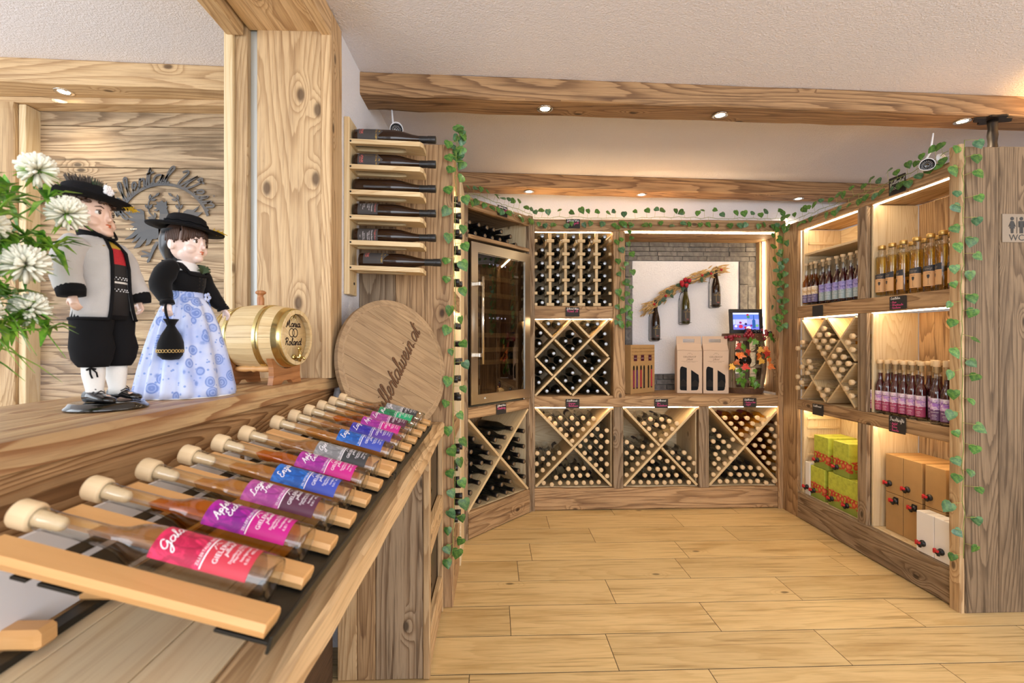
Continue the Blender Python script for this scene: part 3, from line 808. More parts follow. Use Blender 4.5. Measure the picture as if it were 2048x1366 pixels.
# ---- lower cabinet: three X bins
t = thing('bin_cabinet', 'low old-wood cabinet of three X-shaped bins full of stoppered bottles', 'cabinet', (0, 0, 0))
board(t, 'plinth_board', .302, 2.204, YB-.006, YB+.04, .006, .168, WOLD, .006, .005)
board(t, 'floor_panel', .30, 2.26, YB+.04, 4.235, .150, .172, WSPR)
for x in (.912, 1.583):
    board(t, 'post', x, x+.078, YB-.006, YB+.05, .168, Z1-.001, WGREY, .004, .003)
XB = [(.309, .905), (.995, 1.577), (1.667, 2.236)]
for k, (a, b) in enumerate(XB):
    board(t, 'side_panel', a-.012, a+.002, YB+.05, 4.22, .172, Z1-.001, WSPR)
    board(t, 'side_panel', b-.002, b+.012, YB+.05, 4.22, .172, Z1-.001, WSPR)
    zt_, zb_ = Z1-.012, .182
    mid = ((a+b)/2, (zt_+zb_)/2)
    beam2d(t, 'diagonal_board', (a+.004, zb_), (b-.004, zt_), .018, YB+.006, YB+.42, WSPR2)
    L = math.hypot(b-a, zt_-zb_); d = ((b-a)/L*.012, (zb_-zt_)/L*.012)
    beam2d(t, 'diagonal_board', (a+.004, zt_), (mid[0]-d[0], mid[1]-d[1]), .018, YB+.006, YB+.42, WSPR2)
    beam2d(t, 'diagonal_board', (mid[0]+d[0], mid[1]+d[1]), (b-.004, zb_), .018, YB+.006, YB+.42, WSPR2)
    led(t, a-.03 if k else a, b+.03, YB+.006, YB+.014, Z1-.007, Z1-.001)
board(t, 'back_panel', .30, 2.26, 4.22, 4.24, .172, Z1, WSPR)

# ---- diagonal corner cabinet around the wine fridge
FA = math.radians(49.11); FO = (-.176, 3.23)
FM = Matrix.Translation((FO[0], FO[1], 0)) @ Matrix.Rotation(FA, 4, 'Z')
t = thing('corner_cabinet', 'diagonal old-wood corner cabinet housing the wine fridge', 'cabinet', (FO[0], FO[1], 0), FA)
board(t, 'post', -.052, -.002, -.004, .06, 0, 2.262, WGREY, .004, .003)
board(t, 'post', .664, .712, -.004, .035, 0, 2.258, WGREY, .004, .003)
board(t, 'header_board', -.001, .663, -.002, .03, 2.178, 2.250, WOLD, .004, .003)
board(t, 'shelf_board', -.001, .663, -.006, .42, 1.980, 2.006, WOLD, .003)
board(t, 'rail_board', -.001, .663, -.002, .03, .790, .864, WOLD, .004, .003)
board(t, 'rail_panel', -.001, .663, .03, .42, .840, .864, WSPR, .003)
board(t, 'plinth_board', -.001, .663, -.006, .03, .004, .176, WOLD, .005, .004)
board(t, 'floor_panel', -.001, .663, .03, .42, .150, .176, WSPR)
board(t, 'side_panel', -.024, -.002, .06, .42, .0, 2.25, WGREY)
board(t, 'side_panel', .664, .684, .035, .40, .0, 2.25, WSPR)
board(t, 'back_panel', -.02, .68, .422, .440, .0, 2.25, WOLD)
board(t, 'top_panel', -.001, .663, .03, .42, 2.20, 2.215, WGREY)
zt_, zb_ = .788, .180; mid = (.331, (zt_+zb_)/2)
beam2d(t, 'diagonal_board', (.004, zb_), (.660, zt_), .018, .004, .38, WSPR2)
beam2d(t, 'diagonal_board', (.004, zt_), (mid[0]-.010, mid[1]+.009), .018, .004, .38, WSPR2)
beam2d(t, 'diagonal_board', (mid[0]+.010, mid[1]-.009), (.660, zb_), .018, .004, .38, WSPR2)

# ---- wine fridge
MFGL = thin_glass('fridge_glass', (.50, .46, .40, 1), 1.6, .0, .10)
t = thing('wine_fridge', 'tall built-in wine fridge with steel frame and dark glass door', 'fridge', (FO[0], FO[1], 0), FA)
fx0, fx1, fz0, fz1 = .012, .655, .882, 1.958
mi_ = plain('fridge_inside', '#2e2723', .5)
m = MB(); m.box(fx0+.02, fx1-.02, .40, .415, fz0+.02, fz1-.02); m.box(fx0+.01, fx0+.025, .02, .40, fz0+.02, fz1-.02); m.box(fx1-.025, fx1-.01, .02, .40, fz0+.02, fz1-.02)
m.box(fx0+.026, fx1-.026, .02, .40, fz0+.02, fz0+.04); m.box(fx0+.026, fx1-.026, .02, .40, fz1-.04, fz1-.02); m.build('housing', mi_, t)
door = MB().box(fx0+.062, fx1-.062, -.0115, -.0085, fz0+.062, fz1-.062, 0).build('door_glass', MFGL, t)
m = MB()
def frame_side(p):
    return p
fw = .064
for (pts) in ([(fx0, fz0), (fx0, fz1), (fx0+fw, fz1-fw), (fx0+fw, fz0+fw)], [(fx1, fz0), (fx1-fw, fz0+fw), (fx1-fw, fz1-fw), (fx1, fz1)],
              [(fx0, fz1), (fx1, fz1), (fx1-fw, fz1-fw), (fx0+fw, fz1-fw)], [(fx0, fz0), (fx0+fw, fz0+fw), (fx1-fw, fz0+fw), (fx1, fz0)]):
    mm = MB(); mm.prism(pts, -.0, .022); mm.v = [FRONT @ v+Vector((0, .004, 0)) for v in mm.v]
    mm.build('door_frame', MSTEEL, t)
m = MB(); hx = fx0+.070; m.tube([(hx, -.058, 1.15), (hx, -.058, 1.73)], .0085, 12)
ha = m.build('handle', MCHROME, t)
for z in (1.21, 1.68): MB().box(hx-.032, hx+.004, -.058, -.016, z-.013, z+.013, .003).build('bracket', MSTEEL, ha)
for k, z in enumerate((1.743, 1.625, 1.51, 1.344, 1.243, 1.155)):
    sh = board(t, 'rack_shelf', fx0+.05, fx1-.085, .045, .36, z-.004, z+.004, MBLACK, .001)
    MB().box(fx0+.05, fx1-.085, .03, .048, z-.016, z+.016, .002).build('front_rail', WSPR, t)
for z in (1.838, 1.464):
    s_ = MB().box(fx0+.05, fx1-.05, .022, .034, z-.026, z+.026, .001).build('control_panel', plain('control_panel', '#4a443e', .35), t)
    mb = MB()
    for k, x in enumerate((.235, .275, .365, .405)):
        mb.v and None
        mb.prism([(x-.005, z-.004), (x+.005, z-.004), (x, z+.005)] if k < 2 else [(x-.005, z-.005), (x+.005, z-.005), (x+.005, z+.005), (x-.005, z+.005)], 0, .001)
    flat_text(mb, '10°', .026, dx=.322, dy=z-.009)
    mb.v = [FRONT @ v+Vector((0, .0205, 0)) for v in mb.v]
    mb.build('display_digits', emitter('display_glow', (.55, .6, 1, 1), 2.6), s_)
MB().box(fx0+.03, fx1-.03, .05, .06, fz1-.050, fz1-.042, 0).build('added_fill_strip', emitter('added_fill_glow', (1, .86, .66, 1), 5), t)  # added glowing strip, hidden behind the top frame, to brighten the unlit inside
m = MB(); flat_text(m, 'caso', .03, dx=.49, dy=1.765); m.v = [FRONT @ v+Vector((0, -.0122, 0)) for v in m.v]; m.build('door_print', plain('door_print', '#8d8377', .5), t, fix=False)
m = MB().lathe([(0, 0), (.010, 0), (.010, .004), (0, .004)], 16, M=Matrix.Translation((fx0+.075+.06, -.0185, fz0+.034)) @ Matrix.Rotation(PI/2, 4, 'X')); m.build('lock', MCHROME, t)
board(t, 'hinge', fx1-.07, fx1+.004, -.012, .03, fz0-.014, fz0-.002, MSTEEL)

# ---- left tall cabinet
t = thing('tall_cabinet', 'tall old-wood bottle cabinet by the left wall with planked end panel', 'cabinet', (0, 0, 0))
for a, b, mt in ((-.659, -.485, WGREY), (-.484, -.342, WOLD), (-.341, -.205, WOLD)):
    board(t, 'end_plank', a, b, 2.412, 2.440, .0, 2.262+(.006 if a < -.5 else 0), mt, .003)
board(t, 'far_post', -.255, -.197, 2.86, 3.165, .0, 2.255, WSPR, .004, .002)
board(t, 'front_post', -.225, -.205, 2.441, 2.472, .0, 2.255, WPALE, .003)
for z0, z1, nm in ((2.10, 2.25, 'header_board'), (1.465, 1.555, 'shelf_board'), (.80, .88, 'shelf_board'), (.0, .25, 'plinth_board')):
    board(t, nm, -.228, -.205, 2.473, 2.858, z0, z1, WOLD, .003)
    board(t, 'shelf_panel', -.655, -.229, 2.441, 3.16, max(z0, z1-.03), z1, WSPR)
board(t, 'back_panel', -.656, -.640, 2.441, 3.16, .25, 2.10, WSPR)
board(t, 'far_panel', -.638, -.256, 3.13, 3.16, .25, 2.10, WSPR)
for z in (2.09, 1.455): led(t, -.245, -.231, 2.48, 2.85, z, z+.012)
led(t, -.262, -.252, 2.845, 2.856, 1.62, 2.08)

# ---- right shelf unit
t = thing('shelf_unit', 'large old-wood shelf unit along the right with two lit columns', 'shelf', (0, 0, 0))
XR, XRB = 2.24, 2.548
YN, YF = 2.336, 3.562
def fb(nm, y0, y1, z0, z1, mat=WOLD, r=.003): return board(t, nm, XR-.002, XR+.028, y0, y1, z0, z1, mat, .004, r)
board(t, 'header_board', XR-.002, XR+.035, YN, YF, 2.12, 2.186, WOLD, .004, .003)
board(t, 'shelf_board', XR-.004, XR+.03, YN, YF, Z2-.002, Z2T-.012, WOLD, .004, .003)
board(t, 'shelf_board', XR-.004, XR+.03, YN, YF, .800, .874, WOLD, .004, .003)
board(t, 'plinth_board', XR-.004, XR+.03, YN, YF, .004, .190, WGREY, .005, .004)
for z0, z1 in ((2.125, 2.145), (1.535, 1.560), (.850, .874), (.168, .190)):
    for a, b in ((YN, 2.43), (2.432, 2.92), (2.922, YF)):
        board(t, 'shelf_panel', XR+.031 if z0 < 2 else XR+.036, XRB, a, b, z0, z1, WSPR if z0 < 2 else WPALE)
for z0, z1 in ((.191, .799), (.875, 1.472), (1.561, 2.119)):
    board(t, 'divider_post', XR-.001, XR+.028, 2.893, 2.968, z0, z1, WGREY, .003, .002)
    board(t, 'divider_panel', XR+.029, XRB, 2.876, 2.892, z0, z1, WSPR, .002)
    board(t, 'divider_panel', XR+.029, XRB, 2.968, 2.984, z0, z1, WSPR, .002)
    board(t, 'end_panel', XR+.029, XRB, YF-.022, YF, z0, z1, WSPR, .002)
    for k in range(5):
        board(t, 'back_plank', XRB+.001, XRB+.018, 2.336+.108*k, 2.443+.108*k, z0, z1, WOLD if z0 > .5 else WGREY, .002)
    board(t, 'back_panel', XRB+.001, XRB+.018, 2.984, YF, z0, z1, WSPR, .002)
board(t, 'near_panel', XR+.029, XRB, 2.316, 2.335, 0, 2.19, WSPR)
for z in (2.116, 1.466, .794):
    led(t, XR+.030 if z < 2 else XR+.0355, XR+.042 if z < 2 else XR+.0475, YN+.01, 2.888, z, z+.012)
    led(t, XR+.030 if z < 2 else XR+.0355, XR+.042 if z < 2 else XR+.0475, 2.975, YF-.026, z, z+.012)
# inner half shelf with battens in the top far compartment, battens below
board(t, 'inner_shelf', XR+.035, XRB, 2.986, YF-.024, 1.928, 1.944, WSPR)
for z in (1.905, 2.01): board(t, 'batten', XR+.06, XRB-.02, YF-.036, YF-.0225, z, z+.018, WSPR)
for z in (.36, .46, .59, .66, .73): board(t, 'batten', XR+.05, XRB-.02, YF-.036, YF-.0225, z, z+.015, WSPR)
# diamond lattice of the right unit
t = thing('diamond_lattice', 'pale diamond lattice in the right shelf with stoppered clear bottles', 'wine rack', (0, 0, 0))
y0_, y1_ = 2.986, 3.538; zt, zb = 1.462, .880; ym = (y0_+y1_)/2; zm = (zt+zb)/2
def lt(p, q, sh=True):
    if sh:
        L = math.hypot(q[0]-p[0], q[1]-p[1]); d = ((q[0]-p[0])/L*.011, (q[1]-p[1])/L*.011)
        p = (p[0]+d[0], p[1]+d[1]); q = (q[0]-d[0], q[1]-d[1])
    m = beam2d(t, 'slat', p, q, .013, XR+.004, XRB-.02, WSPR2, 'YZ')
qa, qb, qc, qd = ((y0_+ym)/2, (zt+zm)/2), ((ym+y1_)/2, (zt+zm)/2), ((y0_+ym)/2, (zb+zm)/2), ((ym+y1_)/2, (zb+zm)/2)
lt((y0_, zm), (ym, zt)); lt((y0_, zb), (y1_, zt)); lt((ym, zb), (y1_, zm))
lt((y0_, zt), qa); lt(qa, (ym, zm)); lt((ym, zm), qd); lt(qd, (y1_, zb)); lt((ym, zt), qb); lt(qb, (y1_, zm)); lt((y0_, zm), qc); lt(qc, (ym, zb))
PT = {"b1top":[[.423,.704],[.506,.707],[.595,.707],[.682,.706],[.765,.7],[.465,.665],[.551,.664],[.637,.664],[.725,.663],[.507,.621],[.594,.621],[.682,.62],[.551,.576],[.639,.575],[.595,.532]],"b1left":[[.325,.439],[.412,.439],[.496,.44],[.368,.397],[.453,.396],[.322,.355],[.411,.353],[.367,.309],[.322,.266]],"b1bottom":[[.567,.315],[.628,.317],[.688,.316],[.471,.251],[.536,.259],[.597,.261],[.659,.261],[.719,.263],[.375,.209],[.438,.195],[.502,.209],[.564,.209],[.626,.208],[.686,.208],[.746,.209],[.805,.208]],"b1right":[[.791,.622],[.864,.611],[.749,.576],[.822,.569],[.702,.533],[.78,.525],[.868,.523],[.661,.49],[.735,.481],[.822,.48],[.694,.436],[.78,.435],[.864,.435],[.734,.392],[.822,.389],[.78,.346],[.867,.348],[.821,.305],[.869,.256]],"b2top":[[1.212,.694],[1.297,.694],[1.357,.679],[1.415,.661],[1.158,.663],[1.256,.651],[1.313,.636],[1.378,.619],[1.2,.62],[1.243,.578],[1.333,.575],[1.291,.532]],"b2left":[[1.021,.52],[1.061,.482],[1.149,.483],[1.218,.492],[1.019,.437],[1.105,.437],[1.192,.438],[1.063,.395],[1.15,.396],[1.019,.351],[1.105,.352],[1.064,.307],[1.02,.264]],"b2bottom":[[1.282,.395],[1.226,.365],[1.341,.368],[1.199,.311],[1.263,.309],[1.321,.312],[1.385,.319],[1.164,.26],[1.226,.258],[1.287,.259],[1.347,.26],[1.411,.26],[1.073,.207],[1.132,.206],[1.193,.205],[1.254,.205],[1.316,.204],[1.374,.205],[1.439,.21],[1.507,.204]],"b2right":[[1.385,.433],[1.473,.434],[1.427,.392],[1.513,.393],[1.47,.347],[1.555,.348],[1.511,.303],[1.563,.255]],"b3top":[[1.802,.701],[1.886,.703],[1.973,.7],[2.057,.702],[2.144,.7],[1.85,.656],[1.933,.657],[2.017,.657],[2.102,.657],[1.886,.617],[1.975,.614],[2.058,.616],[1.927,.573],[2.019,.573],[1.973,.528]],"b3left":[[1.71,.607],[1.747,.563],[1.704,.52],[1.786,.516],[1.86,.533],[1.743,.472],[1.832,.479],[1.789,.436],[1.875,.435],[1.724,.418],[1.749,.382],[1.841,.387],[1.713,.345],[1.795,.346],[1.749,.306],[1.703,.262]],"b3bottom":[[1.882,.31],[1.942,.312],[2.002,.31],[2.069,.306],[1.847,.259],[1.908,.259],[1.967,.26],[2.029,.259],[2.094,.25],[1.756,.208],[1.815,.207],[1.878,.206],[1.938,.206],[1.998,.205],[2.059,.206],[2.131,.189],[2.193,.203]],"b3right":[[2.21,.657],[2.168,.612],[2.255,.599],[2.126,.57],[2.196,.56],[2.079,.53],[2.152,.518],[2.238,.514],[2.034,.487],[2.108,.476],[2.195,.472],[2.073,.431],[2.152,.433],[2.241,.426],[2.108,.389],[2.196,.387],[2.148,.345],[2.239,.34],[2.195,.303],[2.238,.258]],"lat":[[.411,1.438],[.491,1.436],[.717,1.43],[.795,1.436],[.352,1.366],[.343,1.285],[.601,1.359],[.546,1.303],[.659,1.301],[.601,1.244],[.851,1.359],[.861,1.28],[.453,1.207],[.396,1.15],[.506,1.15],[.451,1.094],[.755,1.204],[.696,1.148],[.807,1.15],[.752,1.09],[.35,1.063],[.338,.983],[.601,1.056],[.545,.996],[.657,.996],[.601,.939],[.851,1.058],[.861,.979],[.4,.916],[.486,.917],[.719,.915],[.794,.915]],"rack":[[.365,2.114],[.486,2.115],[.608,2.116],[.73,2.117],[.852,2.118],[.365,2.012],[.486,2.013],[.608,2.014],[.73,2.015],[.852,2.015],[.365,1.91],[.486,1.911],[.608,1.912],[.73,1.912],[.852,1.913],[.365,1.811],[.486,1.811],[.608,1.812],[.73,1.813],[.852,1.813],[.365,1.709],[.486,1.71],[.608,1.71],[.73,1.71],[.852,1.711],[.365,1.608],[.486,1.609],[.608,1.609],[.73,1.609],[.852,1.61]],"rlat":[[3.243,1.386],[3.287,1.344],[3.204,1.345],[3.328,1.304],[3.241,1.303],[3.158,1.303],[3.29,1.26],[3.201,1.261],[3.245,1.219],[2.977,1.333],[3.017,1.293],[2.977,1.249],[3.095,1.245],[3.141,1.203],[3.054,1.201],[3.181,1.161],[3.098,1.161],[3.011,1.161],[3.144,1.119],[3.069,1.119],[3.101,1.077],[2.983,1.046],[3.034,1.002],[2.985,.961],[3.292,.977],[3.208,.976],[3.252,.935],[3.4,1.16],[3.383,1.117],[3.476,1.117],[3.417,1.077],[3.473,1.293],[3.527,1.25],[3.529,1.042],[3.484,1.003],[3.529,.961]],"ftop":[[.069,2.098],[.161,2.097],[.245,2.093],[.318,2.091],[.402,2.092],[.048,2.036],[.125,2.032],[.224,2.032],[.302,2.029],[.385,2.03],[.507,2.073],[.469,2.031],[.57,2.021]],"fx":[[.472,.663],[.222,.667],[.616,.624],[.396,.61],[.288,.608],[.555,.57],[.342,.549],[.616,.509],[.492,.514],[.093,.642],[.154,.581],[.067,.56],[.217,.529],[.555,.454],[.438,.456],[.621,.394],[.067,.48],[.147,.474],[.249,.455],[.497,.399],[.553,.34],[.188,.399],[.621,.279],[.067,.397],[.408,.351],[.326,.344],[.122,.344],[.458,.279],[.36,.279],[.063,.286],[.26,.278],[.492,.21],[.413,.21],[.31,.213],[.209,.213],[.125,.217]]}
# ---------------------------------------------------------------- signs
def sign(name_at, rz, wd, ht, label, white=None, pink=(), group='chalk price signs', wsz=.0115, psz=.0112, wy=None):
    t = thing('chalk_sign', label, 'sign', name_at, rz, group)
    m = MB(); pl = []
    r = .004
    for cx, cz, a0 in ((wd/2-r, ht/2-r, 0), (-wd/2+r, ht/2-r, PI/2), (-wd/2+r, -ht/2+r, PI), (wd/2-r, -ht/2+r, 1.5*PI)):
        pl += [(cx+r*math.cos(a0+k*PI/6), cz+r*math.sin(a0+k*PI/6)) for k in range(4)]
    m.prism(pl, 0, .003); m.v = [FRONT @ v+Vector((0, .0015, 0)) for v in m.v]
    m.build('plate', MBOARD, t)
    W = lambda x, z: (x, -.0022, z)
    if white:
        m = MB(); ls = white if isinstance(white, (list, tuple)) else [white]
        y = ht/2-.021 if wy is None else wy
        for s_ in ls:
            pl, L = strokes(s_, wsz, .15, 3, 'LEFT'); k = min(1, (wd-.014)/L)
            ribbon(m, [[(a*k-wd/2+.008, b_+y) for a, b_ in st] for st in pl], .0019, fn=W); y -= wsz*1.5
        m.build('white_lettering', MCHALKW, t, fix=False)
    if pink:
        m = MB(); y = ht/2-.038 if wy is None else wy-.02
        for s_ in pink:
            pl, L = strokes(s_, psz, .12, 3, 'LEFT'); k = min(1, (wd-.018)/L)
            ribbon(m, [[(a*k-wd/2+.009, b_+y) for a, b_ in st] for st in pl], .0018, fn=W); y -= psz*1.42
        m.build('pink_lettering', MCHALKP, t, fix=False)
    return t
def onface(s, z, off=-.0075):
    v = FM @ Vector((s, off, 0)); return (v.x, v.y, z)
YS = YB-.0185
sign(onface(.341, 2.222), FA, .105, .072, 'black chalk sign with pink Zweigelt lettering on the fridge cabinet header', 'Zillertal Wein', ('Zweigelt',), wsz=.011, psz=.019, wy=.020)
sign(onface(.328, .824), FA, .105, .072, 'black chalk sign with pink Chardonnay lettering under the wine fridge', 'Zillertal Wein', ('Chardonnay',), wsz=.011, psz=.017, wy=.020)
sign((.597, YS, 2.202), 0, .108, .070, 'black chalk sign with Zweigelt lettering on the header over the bottle rack', 'Zillertal Wein', ('Zweigelt',), wsz=.012, psz=.018, wy=.018)
sign((.594, YS, 1.527), 0, .106, .070, 'black chalk sign with pink Rose lettering between bottle rack and lattice', 'Zillertal Wein', ('Rosé 2l',), wsz=.012, psz=.021, wy=.018)
sign((.594, YS, .824), 0, .106, .069, 'chalk sign listing Enzian on the counter board over the left X bin', 'Edelbrand', ('- Enzian', '- Birnbaum'), wsz=.0135, psz=.0135, wy=.017)
sign((1.281, YS, .822), 0, .106, .069, 'chalk sign listing Gin on the counter board over the middle X bin', 'Edelbrand', ('- Gin', '- Traubenbrand'), wsz=.0135, psz=.0125, wy=.017)
sign((1.976, YS, .826), 0, .103, .070, 'chalk sign listing Apfel on the counter board over the right X bin', 'Edelbrand', ('- Traube im Barr', '- Apfel'), wsz=.012, psz=.012, wy=.017)
XS = XR-.0095
sign((XS, 2.655, 2.170), -PI/2, .112, .098, 'black chalk sign reading Zillertal Most on the right shelf header', ('Zillertal', 'Most'), wsz=.021, wy=.010)
sign((XS, 2.650, 1.515), -PI/2, .112, .073, 'chalk sign listing Nuss and Weintraube below the amber bottles', 'Edellikör', ('- Nuss', '- Weintraube', '- Himbeere'), wsz=.0125, psz=.011, wy=.020)
sign((XS, 3.330, 1.512), -PI/2, .106, .074, 'blank black chalk sign below the violet labelled bottles')
sign((XS, 3.326, .828), -PI/2, .110, .076, 'chalk sign with only Edelbrand written, under the right diamond lattice', 'Edelbrand', wsz=.0145, wy=.018)
sign((XS, 2.655, .838), -PI/2, .112, .092, 'chalk sign reading Fruchtsäfte Apfel Birne under the pink labelled bottles', 'Fruchtsäfte', ('- Apfel', '- Birne', '- Busche'), wsz=.020, psz=.0125, wy=.018)

# ---------------------------------------------------------------- bottles
ORD = ['first', 'second', 'third', 'fourth', 'fifth', 'sixth', 'seventh', 'eighth', 'ninth', 'tenth', 'eleventh', 'twelfth', 'thirteenth', 'fourteenth']
def rows_of(pts, tol=.021, flip=False):
    """(index -> (row, column)) reading rows from the top, columns from the left as seen"""
    idx = sorted(range(len(pts)), key=lambda i: -pts[i][1]); rows = []
    for i in idx:
        if rows and abs(pts[rows[-1][0]][1]-pts[i][1]) < tol: rows[-1].append(i)
        else: rows.append([i])
    out = {}
    for r_, row in enumerate(rows):
        row.sort(key=lambda i: -pts[i][0] if flip else pts[i][0])
        for c_, i in enumerate(row): out[i] = (r_, c_, len(rows), len(row))
    return out
def where(rc):
    r_, c_, nr, nc = rc
    return (ORD[c_]+' from left in ' if nc > 1 else 'alone in ')+(ORD[r_]+' row')
def wine_bottle(label, cat_group, glass, disc, r=.036, L=.315, cap=MCAP, neckr=.0148):
    t = thing('wine_bottle', label, 'bottle', (0, 0, 0), 0, cat_group)
    k = L/.315
    MB().lathe([(0, .006), (r*.55, .004), (r*.88, 0), (r, .007), (r, .165*k), (r*.95, .185*k), (r*.78, .208*k), (r*.55, .228*k), (neckr*1.08, .25*k), (neckr*.95, .268*k), (neckr*.95, .30*k), (0, .30*k)], 20, caps=False).build('glass', glass, t)
    c = MB().lathe([(neckr, .262*k), (neckr+.0008, .263*k), (neckr+.0005, .292*k), (neckr+.0016, .294*k), (neckr+.0016, L-.0015), (neckr+.0002, L), (0, L)], 18, caps=False).build('capsule', cap, t)
    if disc: MB().lathe([(0, .0008), (neckr*.78, .0008), (neckr*.86, 0)], 16, M=Matrix.Translation((0, 0, L-.0002)), caps=False).build('cap_disc', disc, c)
    return t
def stopper_bottle(label, group, glass=MGLASS, liq=None, r=.0285, L=.325):
    t = thing('stoppered_bottle', label, 'bottle', (0, 0, 0), 0, group)
    MB().lathe([(0, .008), (r*.8, .004), (r*.9, 0), (r, .006), (r, .16), (r*.93, .178), (r*.7, .2), (r*.5, .215), (.0125, .232), (.0118, .25), (.0118, .29), (.0135, .293), (.0135, .303), (.009, .303)], 18, caps=False).build('glass', glass, t)
    if liq:
        MB().lathe([(0, .010), (r-.003, .012), (r-.0028, .16), (r*.84, .178), (r*.58, .2), (.0100, .232), (.0098, .262), (0, .262)], 16, caps=False).build('spirit', liq, t)
    s = MB().lathe([(0, .268), (.0085, .270), (.0092, .303), (.0155, .3035), (.0165, .306), (.0165, L-.002), (.0145, L), (0, L)], 18, caps=False)
    s.build('stopper', MCORK, t)
    return t
LIE = (PI/2, 0, 0)
# dark bottles in the ladder rack
proto = wine_bottle('dark wine bottle in the ladder rack', 'dark bottles in the ladder rack', MDARKGL, MCAPD, .037)
rc = rows_of(PT['rack'], .03)
for i, (x, z) in enumerate(PT['rack']):
    lab = 'dark wine bottle in the ladder rack, '+where(rc[i])
    o = proto if i == 0 else dup(proto, label=lab)
    o['label'] = lab; o.location = (x, YB+.335, z-.002); o.rotation_euler = (PI/2+math.radians(RND.uniform(-1, 1)), 0, RND.uniform(0, .0))
rc = rows_of(PT['lat'], .03)
for i, (x, z) in enumerate(PT['lat']):
    lab = 'dark wine bottle in the diamond lattice, '+where(rc[i])
    o = dup(proto, label=lab, group='dark bottles in the diamond lattice')
    o.location = (x, YB+.332, z); o.rotation_euler = LIE
# fridge cabinet: bottles lying above the fridge and in the X bin
def facebot(proto, s, z, L, out):
    o = proto; v = FM @ Vector((s, L-out, 0)); o.location = (v.x, v.y, z); o.rotation_euler = (PI/2, 0, FA)
pb = wine_bottle('bronze capped bottle above the wine fridge', 'bottles above the wine fridge', MDARKGL, MCAPB, .031, .305, MCAP)
rc = rows_of(PT['ftop'], .026)
for i, (x, z) in enumerate(PT['ftop']):
    lab = 'dark bottle with bronze cap end above the fridge, '+where(rc[i])
    o = pb if i == 0 else dup(pb); o['label'] = lab
    facebot(o, x+.01, z+.008, .305, -.06)
px_ = wine_bottle('black screw-capped bottle in the bin below the fridge', 'bottles in the bin below the fridge', MDARKGL, MCAPB, .0365, .315, MCAP)
rc = rows_of(PT['fx'], .022)
for i, (x, z) in enumerate(PT['fx']):
    lab = 'black screw-capped bottle in the bin below the fridge, '+where(rc[i])
    o = px_ if i == 0 else dup(px_); o['label'] = lab
    facebot(o, x, z, .315, -.012 if x > .1 else -.035)
# X bins of the back unit: clear spirits with wooden stoppers
LQ_CLEAR = None
LQ_GOLD = liquid('golden_spirit', (.95, .62, .16, 1), .9, 1.2, .02)
pc = stopper_bottle('clear stoppered bottle', 'stoppered bottles', MGLASSL, None)
pg_ = stopper_bottle('golden stoppered bottle', 'stoppered bottles', MGLASSL, LQ_GOLD)
MREDL = plain('wine_red_label', '#6d1f2c', .5); MDKL = plain('dark_violet_label', '#2a2238', .5)
def rear_label(root, mat):
    return MB().lathe([(.0288, .03), (.0288, .13)], 12, a0=.2, a1=2.6, caps=False).build('label', mat, root)
rear_label(pc, MDKL); rear_label(pg_, MREDL)
usedc = usedg = False
for bn, bw in (('b1', 'left'), ('b2', 'middle'), ('b3', 'right')):
    for wd_ in ('top', 'left', 'right', 'bottom'):
        pts = PT[bn+wd_]; rc = rows_of(pts, .019)
        gold = bn == 'b3' and wd_ in ('top', 'right')
        for i, (x, z) in enumerate(pts):
            p = pg_ if gold else pc
            lab = '%s bottle, wooden stopper, %s, %s wedge of %s bin' % ('golden' if gold else 'clear', where(rc[i]), wd_, bw)
            if gold: first, usedg = not usedg, True
            else: first, usedc = not usedc, True
            o = p if first else dup(p)
            o['label'] = lab; o['group'] = 'stoppered bottles in the %s X bin' % bw
            o.location = (x, YB+.008+.325+RND.uniform(-.006, .012), z); o.rotation_euler = (PI/2, RND.uniform(0, 6.28), 0)
            o.rotation_mode = 'XYZ'
rc = rows_of(PT['rlat'], .019, True)
for i, (y, z) in enumerate(PT['rlat']):
    gold = i in (10, 9) or z < 1.0 and y > 3.4
    o = dup(pg_ if gold else pc)
    o['label'] = '%s bottle with round stopper in the right lattice, %s' % ('golden' if gold else 'clear', where(rc[i])); o['group'] = 'stoppered bottles in the right lattice'
    o.location = (XR-.035+.325, y, z); o.rotation_euler = (0, -PI/2, 0)
# left tall cabinet: necks pointing into the shop
pl_ = None
zs = [2.03-.085*k for k in range(6)]+[1.38-.092*k for k in range(5)]+[.74-.088*k for k in range(5)]
k = 0
for z in zs:
    for col, y in enumerate((2.535, 2.625)):
        lab = 'black-capped bottle in the tall left cabinet, %s column, %s from top' % (('near', 'far')[col], (ORD+['fifteenth', 'sixteenth'])[zs.index(z)])
        o = dup(px_, label=lab, group='bottles in the tall left cabinet')
        o.location = (-.190-.315+.008*(k % 3), y+.008*(k % 2), z); o.rotation_euler = (0, PI/2, 0); k += 1

